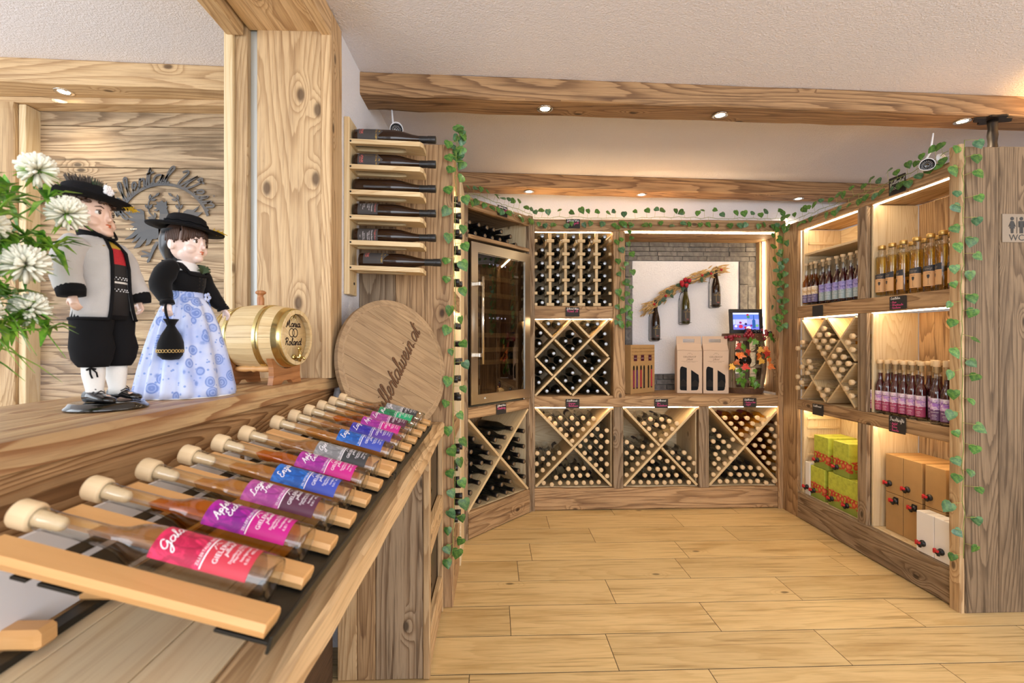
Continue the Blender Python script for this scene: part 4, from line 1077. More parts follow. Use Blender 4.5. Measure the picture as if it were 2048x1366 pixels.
# ---- standing bottles of the right shelf
def label_mat(name, lower, up1, up2, up3, split=.5, scale=14):
    m, nt, b = newmat(name); g = N(nt)
    uv = g.uv(); sp = g.n('ShaderNodeSeparateXYZ'); nt.links.new(uv, sp.inputs[0])
    n1 = g.noise(g.vmath('MULTIPLY', uv, (2.2, 4, 1)), 1.6, 4, .6, 1.2, '2D')
    up = g.ramp(n1, [(.36, srgb(up1)), (.5, srgb(up2)), (.64, srgb(up3))])
    top = g.smooth(sp.outputs[1], .78, .95)
    up = g.mix(g.math('MULTIPLY', top, .6), up, srgb(up1))
    f = g.math('GREATER_THAN', sp.outputs[1], split)
    nt.links.new(g.mix(f, srgb(lower), up), b.inputs['Base Color']); b.inputs['Roughness'].default_value = .5
    return m
def patch(r, a0, a1, z0, z1, n=14):
    m = MB(); vs = []; uvs = []
    for k in range(n+1):
        a = a0+(a1-a0)*k/n
        vs += [Vector((r*math.cos(a), r*math.sin(a), z0)), Vector((r*math.cos(a), r*math.sin(a), z1))]
    fs = [[2*k, 2*k+2, 2*k+3, 2*k+1] for k in range(n)]
    uv = [[(k/n, 0), ((k+1)/n, 0), ((k+1)/n, 1), (k/n, 1)] for k in range(n)]
    m.add(vs, fs, uv, True); return m
def bend(r, phi, z0): return lambda x, y: (r*math.cos(phi+x/r), r*math.sin(phi+x/r), z0+y)
def slim_bottle(label, group, lmat, liq, r=.0262, L=.312, lz=(.022, .135), level=.225, lines=True, script=None, k=1.0):
    t = thing('liqueur_bottle', label, 'bottle', (0, 0, 0), 0, group)
    MB().lathe([(0, .006), (r*.75, .004), (r*.92, 0), (r, .006), (r, .158), (r*.95, .170), (r*.78, .184), (r*.56, .195), (.0128, .206), (.0125, .215), (.0122, .284), (.0135, .286), (.0135, .294), (.009, .294)], 20, caps=False).build('glass', MGLASS, t)
    MB().lathe([(0, .012), (r-.002, .014), (r-.002, .158), (r*.87, .170), (r*.69, .184), (r*.48, .195), (.0108, .206), (.0106, .215), (.0106, level), (0, level)], 18, caps=False).build('liqueur', liq, t)
    MB().lathe([(0, .262), (.0095, .264), (.0098, .294), (.0155, .2945), (.0163, .297), (.0163, L-.002), (.015, L), (0, L)], 18, caps=False).build('stopper', MCORK, t)
    lb = patch(r+.0006, PI-1.25, PI+1.25, lz[0], lz[1]).build('label', lmat, t, fix=False)
    m = MB(); f = bend(r+.0011, PI, lz[0])
    h = lz[1]-lz[0]
    flat_text(m, 'GIELERHOF', .0075, fn=f, dy=h*.34)
    for q, wd in ((.24, .020), (.19, .026), (.13, .016), (.06, .020)):
        for s_ in range(6): flat_poly(m, [(-wd/2+wd*s_/6, h*q), (-wd/2+wd*(s_+.75)/6, h*q), (-wd/2+wd*(s_+.75)/6, h*q+.0016), (-wd/2+wd*s_/6, h*q+.0016)], fn=f)
    flat_poly(m, [(-.004, h*.43), (-.0028, h*.43), (0, h*.47), (.0028, h*.43), (.004, h*.43), (0, h*.5)], fn=f)
    m.build('label_print', MWHITEPR, lb, fix=False)
    if script:
        m = MB(); pl, L_ = strokes(script, .007, .3); kk = min(1, .034/L_)
        ribbon(m, [[(a*kk, b_) for a, b_ in st] for st in pl], .0007, fn=bend(r+.0011, PI, lz[0]+h*.78)); m.build('script_print', plain('script_dark', '#4a3550', .6), lb, fix=False)
    return t
LQ_RED = plain('red_liqueur', (.055, .004, .008, 1), .08, 0, .5, .4)
LQ_BROWN = liquid('brown_liqueur', (.62, .28, .05, 1), .85, 1.2)
LQ_WINE = plain('berry_liqueur', (.075, .006, .010, 1), .08, 0, .5, .4)
LM_CREAM = label_mat('cream_violet_label', '#6d5f86', '#efe6d8', '#e6cba0', '#caa06a', .5)
LM_BLUE = label_mat('violet_grey_label', '#9fb0b2', '#8f86c8', '#b9aee2', '#5a4fa6', .52)
LM_PINK = label_mat('pink_label', '#a83a63', '#e7dbe0', '#d9a6cb', '#a87fc4', .48)
LM_PLUM = label_mat('plum_label', '#6a4470', '#e7dfe6', '#c690cc', '#8f5fc0', .48)
ys = [3.540, 3.487, 3.436, 3.361, 3.294, 3.224, 3.158, 3.094, 3.024]
ps = slim_bottle('amber liqueur bottle with cream and violet label', 'liqueur bottles on the top right shelf', LM_CREAM, LQ_BROWN)
pv = slim_bottle('dark liqueur bottle with violet and grey label', 'liqueur bottles on the top right shelf', LM_BLUE, LQ_RED)
f1 = f2 = True
for i, y in enumerate(ys):
    p = ps if i < 3 else pv
    if (i < 3 and f1) or (i >= 3 and f2): o = p
    else: o = dup(p)
    if i < 3: f1 = False; o['label'] = 'amber liqueur bottle, cream and violet label, %s from the far end' % ORD[i]
    else: f2 = False; o['label'] = 'dark liqueur bottle, violet and grey label, %s from the left in front row' % ORD[i]
    o.location = (2.288+.004*(i % 2), y, Z2T-.011); o.rotation_euler = (0, 0, RND.uniform(-.15, .15)+.35)
for i, y in enumerate([3.505, 3.44, 3.32, 3.25, 3.18, 3.11, 3.04]):
    o = dup(pv if i > 1 else ps); o['label'] = 'liqueur bottle, back row of the top right shelf, %s from the far end' % ORD[i]
    o.location = (2.372, y, Z2T-.011); o.rotation_euler = (0, 0, RND.uniform(-.3, .3))
pp = slim_bottle('berry liqueur bottle with pink label', 'pink labelled bottles', LM_PINK, LQ_WINE, level=.24, script='Himbeere', L=.318)
pq = slim_bottle('berry liqueur bottle with plum label', 'pink labelled bottles', LM_PLUM, LQ_RED, level=.232, script='Holunder', L=.328)
yy = [2.905, 2.850, 2.796, 2.738, 2.682, 2.626, 2.568, 2.511, 2.452, 2.395]
for i, y in enumerate(yy):
    p = pp if i < 7 else pq
    o = p if i in (0, 7) else dup(p)
    o['label'] = 'berry liqueur bottle with %s label, %s from the left in the front row' % ('pink' if i < 7 else 'plum', ORD[i]); o['group'] = 'pink and plum labelled bottles'
    o.location = (2.292-(.022 if i in (8, 9) else 0)+(.03 if i == 7 else 0), y+(.012 if i == 7 else 0), .8745); o.rotation_euler = (0, 0, .45+RND.uniform(-.2, .1))
for i, y in enumerate([2.87, 2.805, 2.742, 2.68, 2.61, 2.545, 2.475, 2.42]):
    o = dup(pp if i < 6 else pq); o['label'] = 'berry liqueur bottle, back row of the middle shelf, %s from the left' % ORD[i]; o['group'] = 'pink and plum labelled bottles'
    o.location = (2.372, y, .8745); o.rotation_euler = (0, 0, RND.uniform(-.3, .3))
# straight amber bottles with kraft labels
def straight_bottle(label, group):
    t = thing('vermouth_bottle', label, 'bottle', (0, 0, 0), 0, group)
    r = .0315
    MB().lathe([(0, .005), (r*.85, .003), (r*.95, 0), (r, .004), (r, .232), (r*.97, .238), (r*.88, .241), (.020, .243), (.0185, .246), (.0185, .262), (.0205, .264), (.0205, .268), (.0175, .270), (.0165, .29)], 24, caps=False).build('glass', MGLASS, t)
    MB().lathe([(0, .018), (r-.002, .018), (r-.002, .228), (r*.85, .237), (0, .237)], 22, caps=False).build('drink', liquid('amber_drink', (.95, .80, .38, 1), .95, 1.15), t)
    MB().lathe([(.0182, .284), (.0192, .285), (.0192, .303), (.018, .306), (0, .306)], 22, caps=False).build('gold_cap', plain('gold_cap', '#d9b36a', .35, .8), t)
    lb = MB(); z0, zs_, z1 = .030, .088, .142
    P = patch(r+.0006, PI-1.15, PI+1.15, z0, z0+.09, 16); P.build('label', plain('kraft_label', '#d9a874', .65), t, fix=False)
    u = patch(r+.0008, PI-1.15, PI+1.15, z0+.078, z1-.010, 16)
    for i, v in enumerate(u.v):
        if i % 2: u.v[i] = v+Vector((0, 0, .010*(i//2)/16))
    lbl = u.build('upper_label', plain('dark_label', '#343338', .6), t, fix=False)
    m = MB(); f = bend(r+.0012, PI, z0)
    flat_text(m, 'Zillertal', .0105, fn=f, dy=.089); flat_text(m, 'W E I N', .0075, fn=f, dy=.081)
    ribbon(m, [[(-.006, .099), (-.002, .104), (0, .1015), (.002, .104), (.006, .099)]], .0008, fn=f)
    m.build('label_print', plain('label_grey_print', '#b9a690', .6), lbl, fix=False)
    m = MB()
    flat_poly(m, [(-.0065, .058), (-.0055, .047), (-.002, .040), (.002, .040), (.0055, .047), (.0065, .058), (.003, .0605), (-.003, .0605)], fn=f)
    ribbon(m, [[(0, .041), (0, .010)], [(-.006, .009), (.006, .009)]], .0011, fn=f)
    flat_text(m, 'Cuvée', .008, fn=f, dy=.066)
    flat_poly(m, [(-.034, .0), (.034, .0), (.034, .0035), (-.034, .0035)], fn=f)
    m.build('glass_pictogram', plain('label_dark_print', '#37332f', .6), lbl, fix=False)
    return t
pr_ = straight_bottle('amber bottle with kraft wineglass label', 'amber bottles with kraft labels')
for i, y in enumerate([2.838, 2.762, 2.685, 2.597, 2.512, 2.440, 2.370]):
    o = pr_ if i == 0 else dup(pr_)
    o['label'] = 'amber bottle with kraft wineglass label, %s from the left in the front row' % ORD[i]
    o.location = (2.292, y, Z2T-.0115); o.rotation_euler = (0, 0, (.45, -.1, -.35, .3, .5, -.5, .3)[i])
for i, y in enumerate([2.80, 2.72, 2.64, 2.555, 2.475, 2.40]):
    o = dup(pr_); o['label'] = 'amber bottle with kraft label, back row behind the others, %s from the left' % ORD[i]
    o.location = (2.375, y, Z2T-.0115); o.rotation_euler = (0, 0, RND.uniform(-.5, .5))

# ---- cartons with taps
MTAPB = plain('tap_black', '#1d1b1c', .4); MTAPR = plain('tap_red', '#c0222c', .35)
MWCART = plain('white_carton', '#eae6e2', .7); MKRAFT = plain('kraft_carton', '#b28c5a', .75, var=.05)
def apple_mat():
    m, nt, b = newmat('apple_print'); g = N(nt)
    tc = g.n('ShaderNodeTexCoord').outputs['Object']; sp = g.n('ShaderNodeSeparateXYZ'); nt.links.new(tc, sp.inputs[0])
    z = sp.outputs[2]
    gn = g.noise(tc, 30, 3); base = g.mix(g.smooth(z, .03, .14), srgb('#9fa63f'), srgb('#c3cc4c'))
    base = g.mix(g.smooth(gn, .4, .7), base, srgb('#aab440'))
    grass = g.mix(g.noise(tc, 400, 3), srgb('#4f6a1e'), srgb('#b3bf57'))
    base = g.mix(g.smooth(z, .062, .05), base, grass)
    c = g.n('ShaderNodeVectorMath', operation='MULTIPLY'); g.set(c.inputs[0], tc); c.inputs[1].default_value = (30, 30, 30)
    v = g.n('ShaderNodeTexVoronoi'); v.inputs['Scale'].default_value = 1; nt.links.new(c.outputs[0], v.inputs['Vector']); v.inputs['Randomness'].default_value = .55
    ap = g.mix(g.smooth(v.outputs['Distance'], .1, .6), srgb('#e08a5c'), srgb('#b8362a'))
    wob = g.math('ADD', z, g.math('MULTIPLY', g.math('SUBTRACT', g.noise(tc, 16, 1), .5), .06))
    msk = g.math('MULTIPLY', g.smooth(wob, .036, .046), g.smooth(wob, .108, .098))
    msk = g.math('MULTIPLY', msk, g.smooth(v.outputs['Distance'], .68, .60))
    nt.links.new(g.mix(msk, base, ap), b.inputs['Base Color']); b.inputs['Roughness'].default_value = .45
    return m
MAPPLE = apple_mat()
def carton(label, group, mat, wy, dx, h, tz, ty, name='juice_carton', cut=False):
    """bag-in-box, front facing -X; origin at the bottom of the near front corner centre"""
    t = thing(name, label, 'carton', (0, 0, 0), 0, group)
    MB().box(0, dx, -wy/2, wy/2, 0, h, .002).build('box', mat, t)
    MB().box(.001, dx-.001, -.001, .001, h, h+.0006, 0).build('flap_seam', plain('seam', '#6b5a3a', .8), t)
    if cut:
        m = MB(); flat_poly(m, [(-.018, .014), (-.012, .022), (.020, .022), (.020, -.020), (.004, -.010), (-.014, .0)], fn=lambda a, b_: (-.0008, ty-a, tz+b_)); m.build('cut_out', plain('cut_dark', '#1b1c24', .6), t, fix=False)
    m = MB().lathe([(0, 0), (.017, 0), (.017, .006), (.011, .008), (.011, .018), (.013, .020), (.013, .026), (0, .026)], 16, M=Matrix.Translation((-.0005, ty, tz)) @ Matrix.Rotation(-PI/2, 4, 'Y'), caps=False)
    m.tube([(-.014, ty, tz), (-.018, ty, tz-.010), (-.018, ty, tz-.019)], .007, 8)
    tp = m.build('tap', MTAPB, t)
    MB().box(-.034, -.022, ty-.012, ty+.012, tz-.001, tz+.012, .003).box(-.030, -.016, ty+.010, ty+.022, tz-.010, tz+.014, .003).build('lever', MTAPR, tp)
    return t
gw, gh, gd = .156, .222, .20
ZP = .1905
for i, (x, y, z, lab) in enumerate([(2.272, 3.392, ZP, 'apple print juice carton, bottom row, first from the left'), (2.272, 3.205, ZP, 'apple print juice carton, bottom row, second from the left'),
                      (2.272, 3.026, ZP, 'apple print juice carton, bottom row, partly behind the post'), (2.276, 3.360, ZP+.2245, 'apple print juice carton on top, left of the pair'), (2.276, 3.163, ZP+.2245, 'apple print juice carton on top, beside the post')]):
    if i == 0: pa = carton(lab, 'apple print juice cartons', MAPPLE, .150, gd, gh, .05, .035)
    o = pa if i == 0 else dup(pa, label=lab)
    if i == 2: o.location = (x, 3.062, z)
    else: o.location = (x, y, z)
o = carton('small white juice carton beside the apple print cartons', None, MWCART, .053, .16, .236, .055, .0); o.location = (2.268, 3.4965, ZP)
pk = carton('brown kraft juice carton', 'brown kraft juice cartons', MKRAFT, .122, .21, .222, .052, .03, cut=False)
for i, (y, z, lab) in enumerate([(2.784, ZP+.2245, 'kraft juice carton, upper row, leftmost beside the divider'), (2.658, ZP+.2245, 'kraft juice carton, upper row, second from the left'), (2.516, ZP+.2245, 'kraft juice carton, upper row, third from the left')]):
    o = pk if i == 0 else dup(pk); o['label'] = lab; o.location = (2.32, y, z)
pk2 = carton('brown kraft juice carton lower', 'brown kraft juice cartons', MKRAFT, .122, .21, .222, .185, -.012, cut=True)
for i, (y, z, lab) in enumerate([(2.784, ZP, 'kraft juice carton with torn tap hole, lower row, leftmost'), (2.658, ZP, 'kraft juice carton with torn tap hole, lower row, second'), (2.516, ZP, 'kraft juice carton, lower row, behind the white cartons')]):
    o = pk2 if i == 0 else dup(pk2); o['label'] = lab; o.location = (2.32, y, z)
pw = carton('white juice carton', 'white juice cartons', MWCART, .104, .070, .212, .05, .01)
for i, (y, lab) in enumerate([(2.496, 'white juice carton at the shelf front, left of the pair'), (2.389, 'white juice carton at the shelf front, right of the pair')]):
    o = pw if i == 0 else dup(pw); o['label'] = lab; o.location = (2.246, y, ZP)
o = carton('tall white juice carton behind the ivy, near end of the shelf', 'white juice cartons', MWCART, .08, .14, .40, .06, 0); o.location = (2.33, 2.395, ZP)
# ---------------------------------------------------------------- niche display
# three wine bottles in wire wall holders
def niche_bottle(x, z, glass, lab):
    t = thing('wall_bottle', lab, 'bottle', (x, 4.186, z), 0, 'bottles on the niche wall')
    r = .0365; L = .348
    MB().lathe([(0, .008), (r*.6, .006), (r*.9, 0), (r, .007), (r, .15), (r*.97, .172), (r*.86, .197), (r*.68, .226), (r*.5, .252), (.0155, .275), (.0142, .292), (.0142, .33), (0, .33)], 22, caps=False).build('glass', glass, t)
    MB().lathe([(.0146, .268), (.0152, .269), (.0150, .318), (.0160, .320), (.0160, L-.002), (.0148, L), (0, L)], 20, caps=False).build('capsule', MCAP, t)
    P = patch(r+.0007, -PI/2-1.25, -PI/2+1.25, .022, .118, 16)
    for i in range(len(P.v)):
        if i % 2: a = abs((i//2)-8)/8; P.v[i] = P.v[i]+Vector((0, 0, .016*(1-a)**1.5))
    lb = P.build('label', MGREYLBL, t, fix=False)
    m = MB(); f = bend(r+.0013, -PI/2, .022)
    flat_text(m, 'ZILLERTAL WEIN', .0085, fn=f, dy=.078); ribbon(m, [[(-.014, .07), (-.012, .055), (-.014, .04), (-.011, .022)]], .0012, fn=f)
    flat_poly(m, [(-.004, .092), (.004, .092), (0, .100)], fn=f); m.build('gold_print', MGOLD, lb, fix=False)
    m = MB(); flat_text(m, 'aPINK', .010, fn=f, dy=.014, dx=.004); m.build('red_print', MPINKPR, lb, fix=False)
    h = thing('wire_holder', 'black wire wall holder carrying the ' + lab.split(',')[0] + ', ' + lab.split(', ')[1].split(' of')[0] + ' one', 'holder', (x, 4.186, z), 0, 'wire bottle holders in the niche')
    m = MB()
    m.tube([(-.045, .048, .0), (-.045, .050, .20), (-.025, .048, .27), (0, .02, .285)], .0022, 6)
    m.tube([(-.035, .050, -.004), (-.035, .050, .24), (-.018, .044, .28)], .0022, 6)
    m.build('back_wire', MBLACK, h)
    m = MB(); m.tube([(.0178*math.cos(q*PI/8), .0178*math.sin(q*PI/8), .280) for q in range(16)], .0018, 6, closed=True); m.build('neck_ring', MBLACK, h)
    m = MB(); m.tube([(.0405*math.cos(q*PI/10), .0405*math.sin(q*PI/10), .012) for q in range(20)], .002, 6, closed=True)
    m.tube([(-.052, 0, .012), (-.0405, 0, .012)], .0022, 6); m.tube([(.0405, 0, .012), (.052, 0, .012)], .0022, 6)
    m.tube([(-.04, .05, -.004), (-.02, .0, -.005), (0, -.03, -.005), (.02, .0, -.005), (.0405, .0, .012)], .002, 6); m.build('base_ring', MBLACK, h)
niche_bottle(1.381, 1.309, MAMBGL, 'rose wine bottle, lowest of the three on the niche wall')
niche_bottle(1.642, 1.451, MGREENGL, 'green wine bottle, middle of the three on the niche wall')
niche_bottle(1.907, 1.596, MAMBGL, 'dark rose wine bottle, highest of the three on the niche wall')

# wheat garland
t = thing('wheat_garland', 'dried wheat garland with red roses rising across the niche wall', 'garland', (0, 0, 0))
MWHEAT = plain('wheat', '#c2a06a', .8, var=.25); MIVYD = plain('dark_leaf', '#2f4a2c', .5); MROSE = plain('red_rose', '#a91225', .6)
path = [(1.30, 1.575), (1.38, 1.635), (1.47, 1.70), (1.57, 1.77), (1.67, 1.83), (1.78, 1.87), (1.89, 1.905), (1.96, 1.92)]
def along(p, u):
    k = u*(len(p)-1); i = min(int(k), len(p)-2); f = k-i
    return tuple(p[i][j]+(p[i+1][j]-p[i][j])*f for j in range(len(p[0])))
def ear(m, p, d, L, r):
    d = d.normalized(); a = d.cross(Vector((0, 1, 0))).normalized(); b = d.cross(a)
    prof = [0, .7, 1, .9, .6, .15]
    m.loft([[p+d*L*k/5+(a*math.cos(q*PI*2/5)+b*math.sin(q*PI*2/5))*max(r*prof[k], .0004) for q in range(5)] for k in range(6)])
m = MB(); rn = random.Random(5)
for k in range(300):
    u = rn.random(); x, z = along(path, u); x2, z2 = along(path, min(1, u+.05)); x1, z1 = along(path, max(0, u-.05))
    tdir = Vector((x2-x1, 0, z2-z1)).normalized()
    sgn = -1 if u < .48 else 1
    d = tdir*sgn+Vector((rn.uniform(-.35, .35), rn.uniform(-.5, .05), rn.uniform(-.45, .45)))
    ear(m, Vector((x+rn.gauss(0, .012), 4.205-rn.random()*.03, z+rn.gauss(0, .02))), d, rn.uniform(.045, .08), .006)
m.build('wheat_ears', MWHEAT, t, kind='stuff')
m = MB(); m.tube([(x, 4.215, z) for x, z in path], .006, 6); m.build('twine', MWHEAT, t)
def leaf_geo(m, p, d, n, L, W):
    d = d.normalized(); n = (n-d*n.dot(d)).normalized(); s = d.cross(n)
    out = [(0, 0), (.25, .42), (.55, .5), (.8, .28), (1, 0), (.8, -.28), (.55, -.5), (.25, -.42)]
    V = [p+d*L*a+s*W*b+n*(abs(b)*.12*L-.1*L*a*a) for a, b in out]+[p+d*L*.5]
    m.add(V, [[8, i, (i+1) % 8] for i in range(8)], None, True)
for u, n_ in ((.47, 7), (.52, 4), (.2, 3), (.32, 4), (.7, 3), (.8, 2)):
    for k in range(n_):
        x, z = along(path, u); m = MB(); q = rn.uniform(0, 6.28)
        leaf_geo(m, Vector((x, 4.16, z-.01)), Vector((math.cos(q), rn.uniform(-.3, 0), math.sin(q))), Vector((0, -1, .2)), rn.uniform(.04, .06), .028); m.build('leaf', MIVYD, t)
for u, ex, ez in ((.46, 0, .02), (.49, .01, .03), (.51, .03, .015), (.48, -.01, -.005), (.50, .012, -.02), (.70, 0, 0), (.80, 0, -.01), (.26, 0, 0), (.1, 0, .0), (.95, 0, 0)):
    x, z = along(path, u); m = MB(); s_ = .019 if .4 < u < .6 else .011
    m.ball((x+ex, 4.145, z+ez), s_, 8, 6, fn=lambda p: p*(1+.18*math.sin(9*p.x+4*p.z)))
    m.build('rose', MROSE, t)

# gift cartons with handle and window cut-outs
MGIFT = plain('natural_carton', '#d2b79e', .75); MPRB = plain('brown_print', '#7a5f4c', .7)
def gift(x0, y0, lab, rz):
    t = thing('gift_carton', lab, 'carton', (x0, y0, Z1T+.0005), rz, 'two bottle gift cartons')
    w_, d_, hb, ht = .196, .10, .345, .462
    # tapered upper part
    m = MB(); m.box(0, w_, .004, d_, 0, hb, .002)
    m.loft([[Vector((0, .004, hb)), Vector((w_, .004, hb)), Vector((w_, d_, hb)), Vector((0, d_, hb))], [Vector((.002, .036, hb+.055)), Vector((w_-.002, .036, hb+.055)), Vector((w_-.002, .048, hb+.055)), Vector((.002, .048, hb+.055))]], smooth=False)
    m.build('body', MGIFT, t)
    # handle flap: panel with a slot
    hp = MB(); y_ = .038
    def q4(x0, x1, z0, z1): hp.box(x0, x1, y_, y_+.008, z0, z1, 0)
    zt0, zt1 = hb+.030, ht
    q4(.001, w_/2-.046, zt0, zt1); q4(w_/2+.046, w_-.001, zt0, zt1); q4(w_/2-.046, w_/2+.046, zt0, zt1-.050); q4(w_/2-.046, w_/2+.046, zt1-.022, zt1)
    hp.build('handle_panel', MGIFT, t)
    F_ = lambda a, b_: (a, .0034, b_)
    def win(pts, wx, lz):
        m = MB(); flat_poly(m, pts, fn=F_); wnd = m.build('window', plain('window_dark', '#0d0b0a', .5, spec=.12), t, fix=False)
        m = MB(); x0_, x1_ = min(p[0] for p in pts), max(p[0] for p in pts)
        flat_poly(m, [(x0_+.003, .055), (x1_-.003, .055), (x1_-.003, lz-.012), ((x0_+x1_)/2, lz+.012), (x0_+.003, lz-.012)], fn=lambda a, b_: (a, .003, b_)); l_ = m.build('bottle_label', plain('dark_grey_label', '#2e2a28', .8, spec=.1), wnd, fix=False)
    win([(.022, .032), (.030, .024), (.076, .022), (.076, .205), (.040, .218), (.028, .212), (.022, .19)], .05, .105)
    win([(.110, .024), (.155, .026), (.164, .034), (.172, .095), (.168, .150), (.110, .190)], .14, .10)
    m = MB(); flat_text(m, 'GIELERHOF', .020, fn=F_, dx=w_/2, dy=.288); ribbon(m, [[(w_/2-.02, .312), (w_/2-.004, .328), (w_/2, .322), (w_/2+.006, .328), (w_/2+.022, .312)], [(w_/2-.004, .316), (w_/2, .326), (w_/2+.004, .316)]], .0014, fn=F_)
    pl_, L_ = strokes('Zillertal', .012, .3); ribbon(m, [[(a*.048/L_+w_/2, b_+.270) for a, b_ in s_] for s_ in pl_], .0012, fn=F_)
    flat_poly(m, [(w_/2-.065, .2595), (w_/2+.065, .2595), (w_/2+.065, .2608), (w_/2-.065, .2608)], fn=F_)
    flat_text(m, 'Wein  ·  Edelbrand  ·  Manufaktur', .0068, fn=F_, dx=w_/2, dy=.250); m.build('print', MPRB, t, fix=False)
    m = MB(); ribbon(m, [[(.002+.024*k, hb+.002+.004*math.sin(k*.8)) for k in range(9)]], .0014, fn=lambda a, b_: (a, .0032, b_)); m.build('flap_edge', MPRB, t, fix=False)
gift(1.478, 3.945, 'natural two-bottle gift carton with handle, left of the pair', -.16)
gift(1.680, 3.912, 'natural two-bottle gift carton with handle, beside the decorated half barrel', -.16)
# brown kraft carton with six slots, seen at an angle
t = thing('gift_carton', 'brown kraft six-slot gift carton at the left end of the niche', 'carton', (1.080, 3.875, Z1T+.0005), .62)
wk, hk = .305, .392
MB().box(0, wk, 0, .085, 0, hk, .002).build('box', MKRAFT, t)
MPL = plain('plum_print', '#4a1428', .5)
F_ = lambda a, b_: (a, -.0006, b_)
slots = [(.035, '#8a2350'), (.075, '#5a2a6b'), (.125, '#b3263a'), (.165, '#2a2530'), (.222, '#3a3326'), (.262, '#c42f47')]
for x, c in slots:
    m = MB(); flat_poly(m, [(x-.010, .040), (x+.010, .040), (x+.010, .215), (x+.006, .224), (x, .227), (x-.006, .224), (x-.010, .215)], fn=F_); s_ = m.build('slot', plain('slot_dark', '#1a1512', .4), t, fix=False)
    m = MB(); flat_poly(m, [(x-.008, .05), (x+.008, .05), (x+.008, .19), (x-.008, .19)], fn=lambda a, b_: (a, -.0010, b_)); m.build('bottle_label', plain('slot_label', c, .5), s_, fix=False)
for x in (.055, .145, .242):
    m = MB(); flat_poly(m, [(x-.021, .262), (x+.021, .262), (x+.021, .310), (x-.021, .310)], fn=F_); e_ = m.build('emblem_print', MPL, t, fix=False)
    m = MB(); flat_text(m, 'GIELERHOF', .0065, fn=lambda a, b_: (a, -.0011, b_), dx=x, dy=.282); m.build('emblem_text', MWHITEPR, e_, fix=False)
m = MB(); rn = random.Random(3)
for k in range(4):
    x = .004; line = ''
    s_ = ['Edle Weine und feine Brände aus dem Zillertal', 'Mit Liebe zur Natur und viel Zeit gemacht', 'Aus Trauben und Obst der eigenen Gärten', 'Mit Freude genießen und schenken'][k].replace('ß', 'ss')
    pl_, L_ = strokes(s_, .011, .25, 2, 'LEFT'); f_ = (wk-.012)/L_
    ribbon(m, [[(a*f_+.006, b_+.372-.026*k-.012) for a, b_ in st] for st in pl_], .0009, fn=F_)
m.build('handwritten_print', plain('kraft_print', '#6d4a22', .7), t, fix=False)

# half barrel rack decorated with grapes and leaves
t = thing('barrel_rack', 'half barrel bottle rack with rusty hoops between gift carton and side wall', 'rack', (2.055, 4.02, Z1T+.0005), -.12)
MRUST = plain('rusty_iron', '#6b4a33', .6, .3, var=.2)
HB = .50
def brad(z): return .150+.032*math.sin(PI*min(max(z/HB, 0), 1))
# staves at the sides: back half and two front flanks; the front is open
ang = [-70+22*k for k in range(15)]
for k in range(14):
    a = math.radians(-52+ (284/14)*k); b = math.radians(-52+(284/14)*(k+1)-1.0)
    m = MB(); rings = []
    for i in range(9):
        z = .02+(HB-.04)*i/8; R0 = brad(z); R1 = R0-.016
        rings.append([Vector((R0*math.cos(a), R0*math.sin(a), z)), Vector((R0*math.cos(b), R0*math.sin(b), z)), Vector((R1*math.cos(b), R1*math.sin(b), z)), Vector((R1*math.cos(a), R1*math.sin(a), z))])
    if 2 < k < 11 and k % 2 == 0: continue        # light passes between the rear staves
    m.loft(rings, smooth=False)
    m.uv = [[(m.v[i].z, math.atan2(m.v[i].y, m.v[i].x)*.15) for i in f] for f in m.f]
    m.build('stave', WGREY, t)
for z0, z1, nm in ((-.0, .045, 'hoop'), (HB-.075, HB-.015, 'hoop')):
    m = MB(); m.lathe([(brad(z0)+.001, z0), (brad(z1)+.001, z1), (brad(z1)+.004, z1), (brad(z0)+.004, z0), (brad(z0)+.001, z0)], 40, caps=False, smooth=False); hp = m.build(nm, MRUST, t)
    for k in range(9):
        a = math.radians(-160+20*k*1.0+10); m = MB(); m.ball((brad(z0)*math.cos(a)+.004*math.cos(a), brad(z0)*math.sin(a)+.004*math.sin(a), (z0+z1)/2), .007, 8, 5); m.build('rivet', MRUST, hp)
m = MB().lathe([(0, .012), (brad(.02)-.018, .012), (brad(.02)-.018, .03), (0, .03)], 32, caps=False); m.build('bottom_board', WGREY, t)
m = MB().lathe([(0, HB-.035), (brad(HB)-.004, HB-.035), (brad(HB)-.004, HB-.018), (0, HB-.018)], 32, caps=False); m.build('top_board', WGREY, t)
for z in (.10, .225, .35):
    m = MB(); pts = [(-.15, z-.02), (-.15, z+.012)]
    pts += [(-.15+.3*k/24, z+.012-.024*max(0, math.sin(2*PI*2*k/24-.6))**1.0) for k in range(1, 24)] + [(.15, z+.012), (.15, z-.02)]
    m.prism(pts, -.008, .008); m.v = [FRONT @ v+Vector((0, -.06, 0)) for v in m.v]; m.build('bottle_rest', WGREY, t)
bt = dup(px_, loc=(2.055-.035, 4.02-.03+.20, Z1T+.0005+.262), rot=(PI/2+.05, 0, .28), label='dark wine bottle lying base first in the half barrel rack', group='bottle in the barrel rack')
bt.location = (2.055-.03, 3.862, Z1T+.265); bt.rotation_euler = (-PI/2+.06, 0, .35)
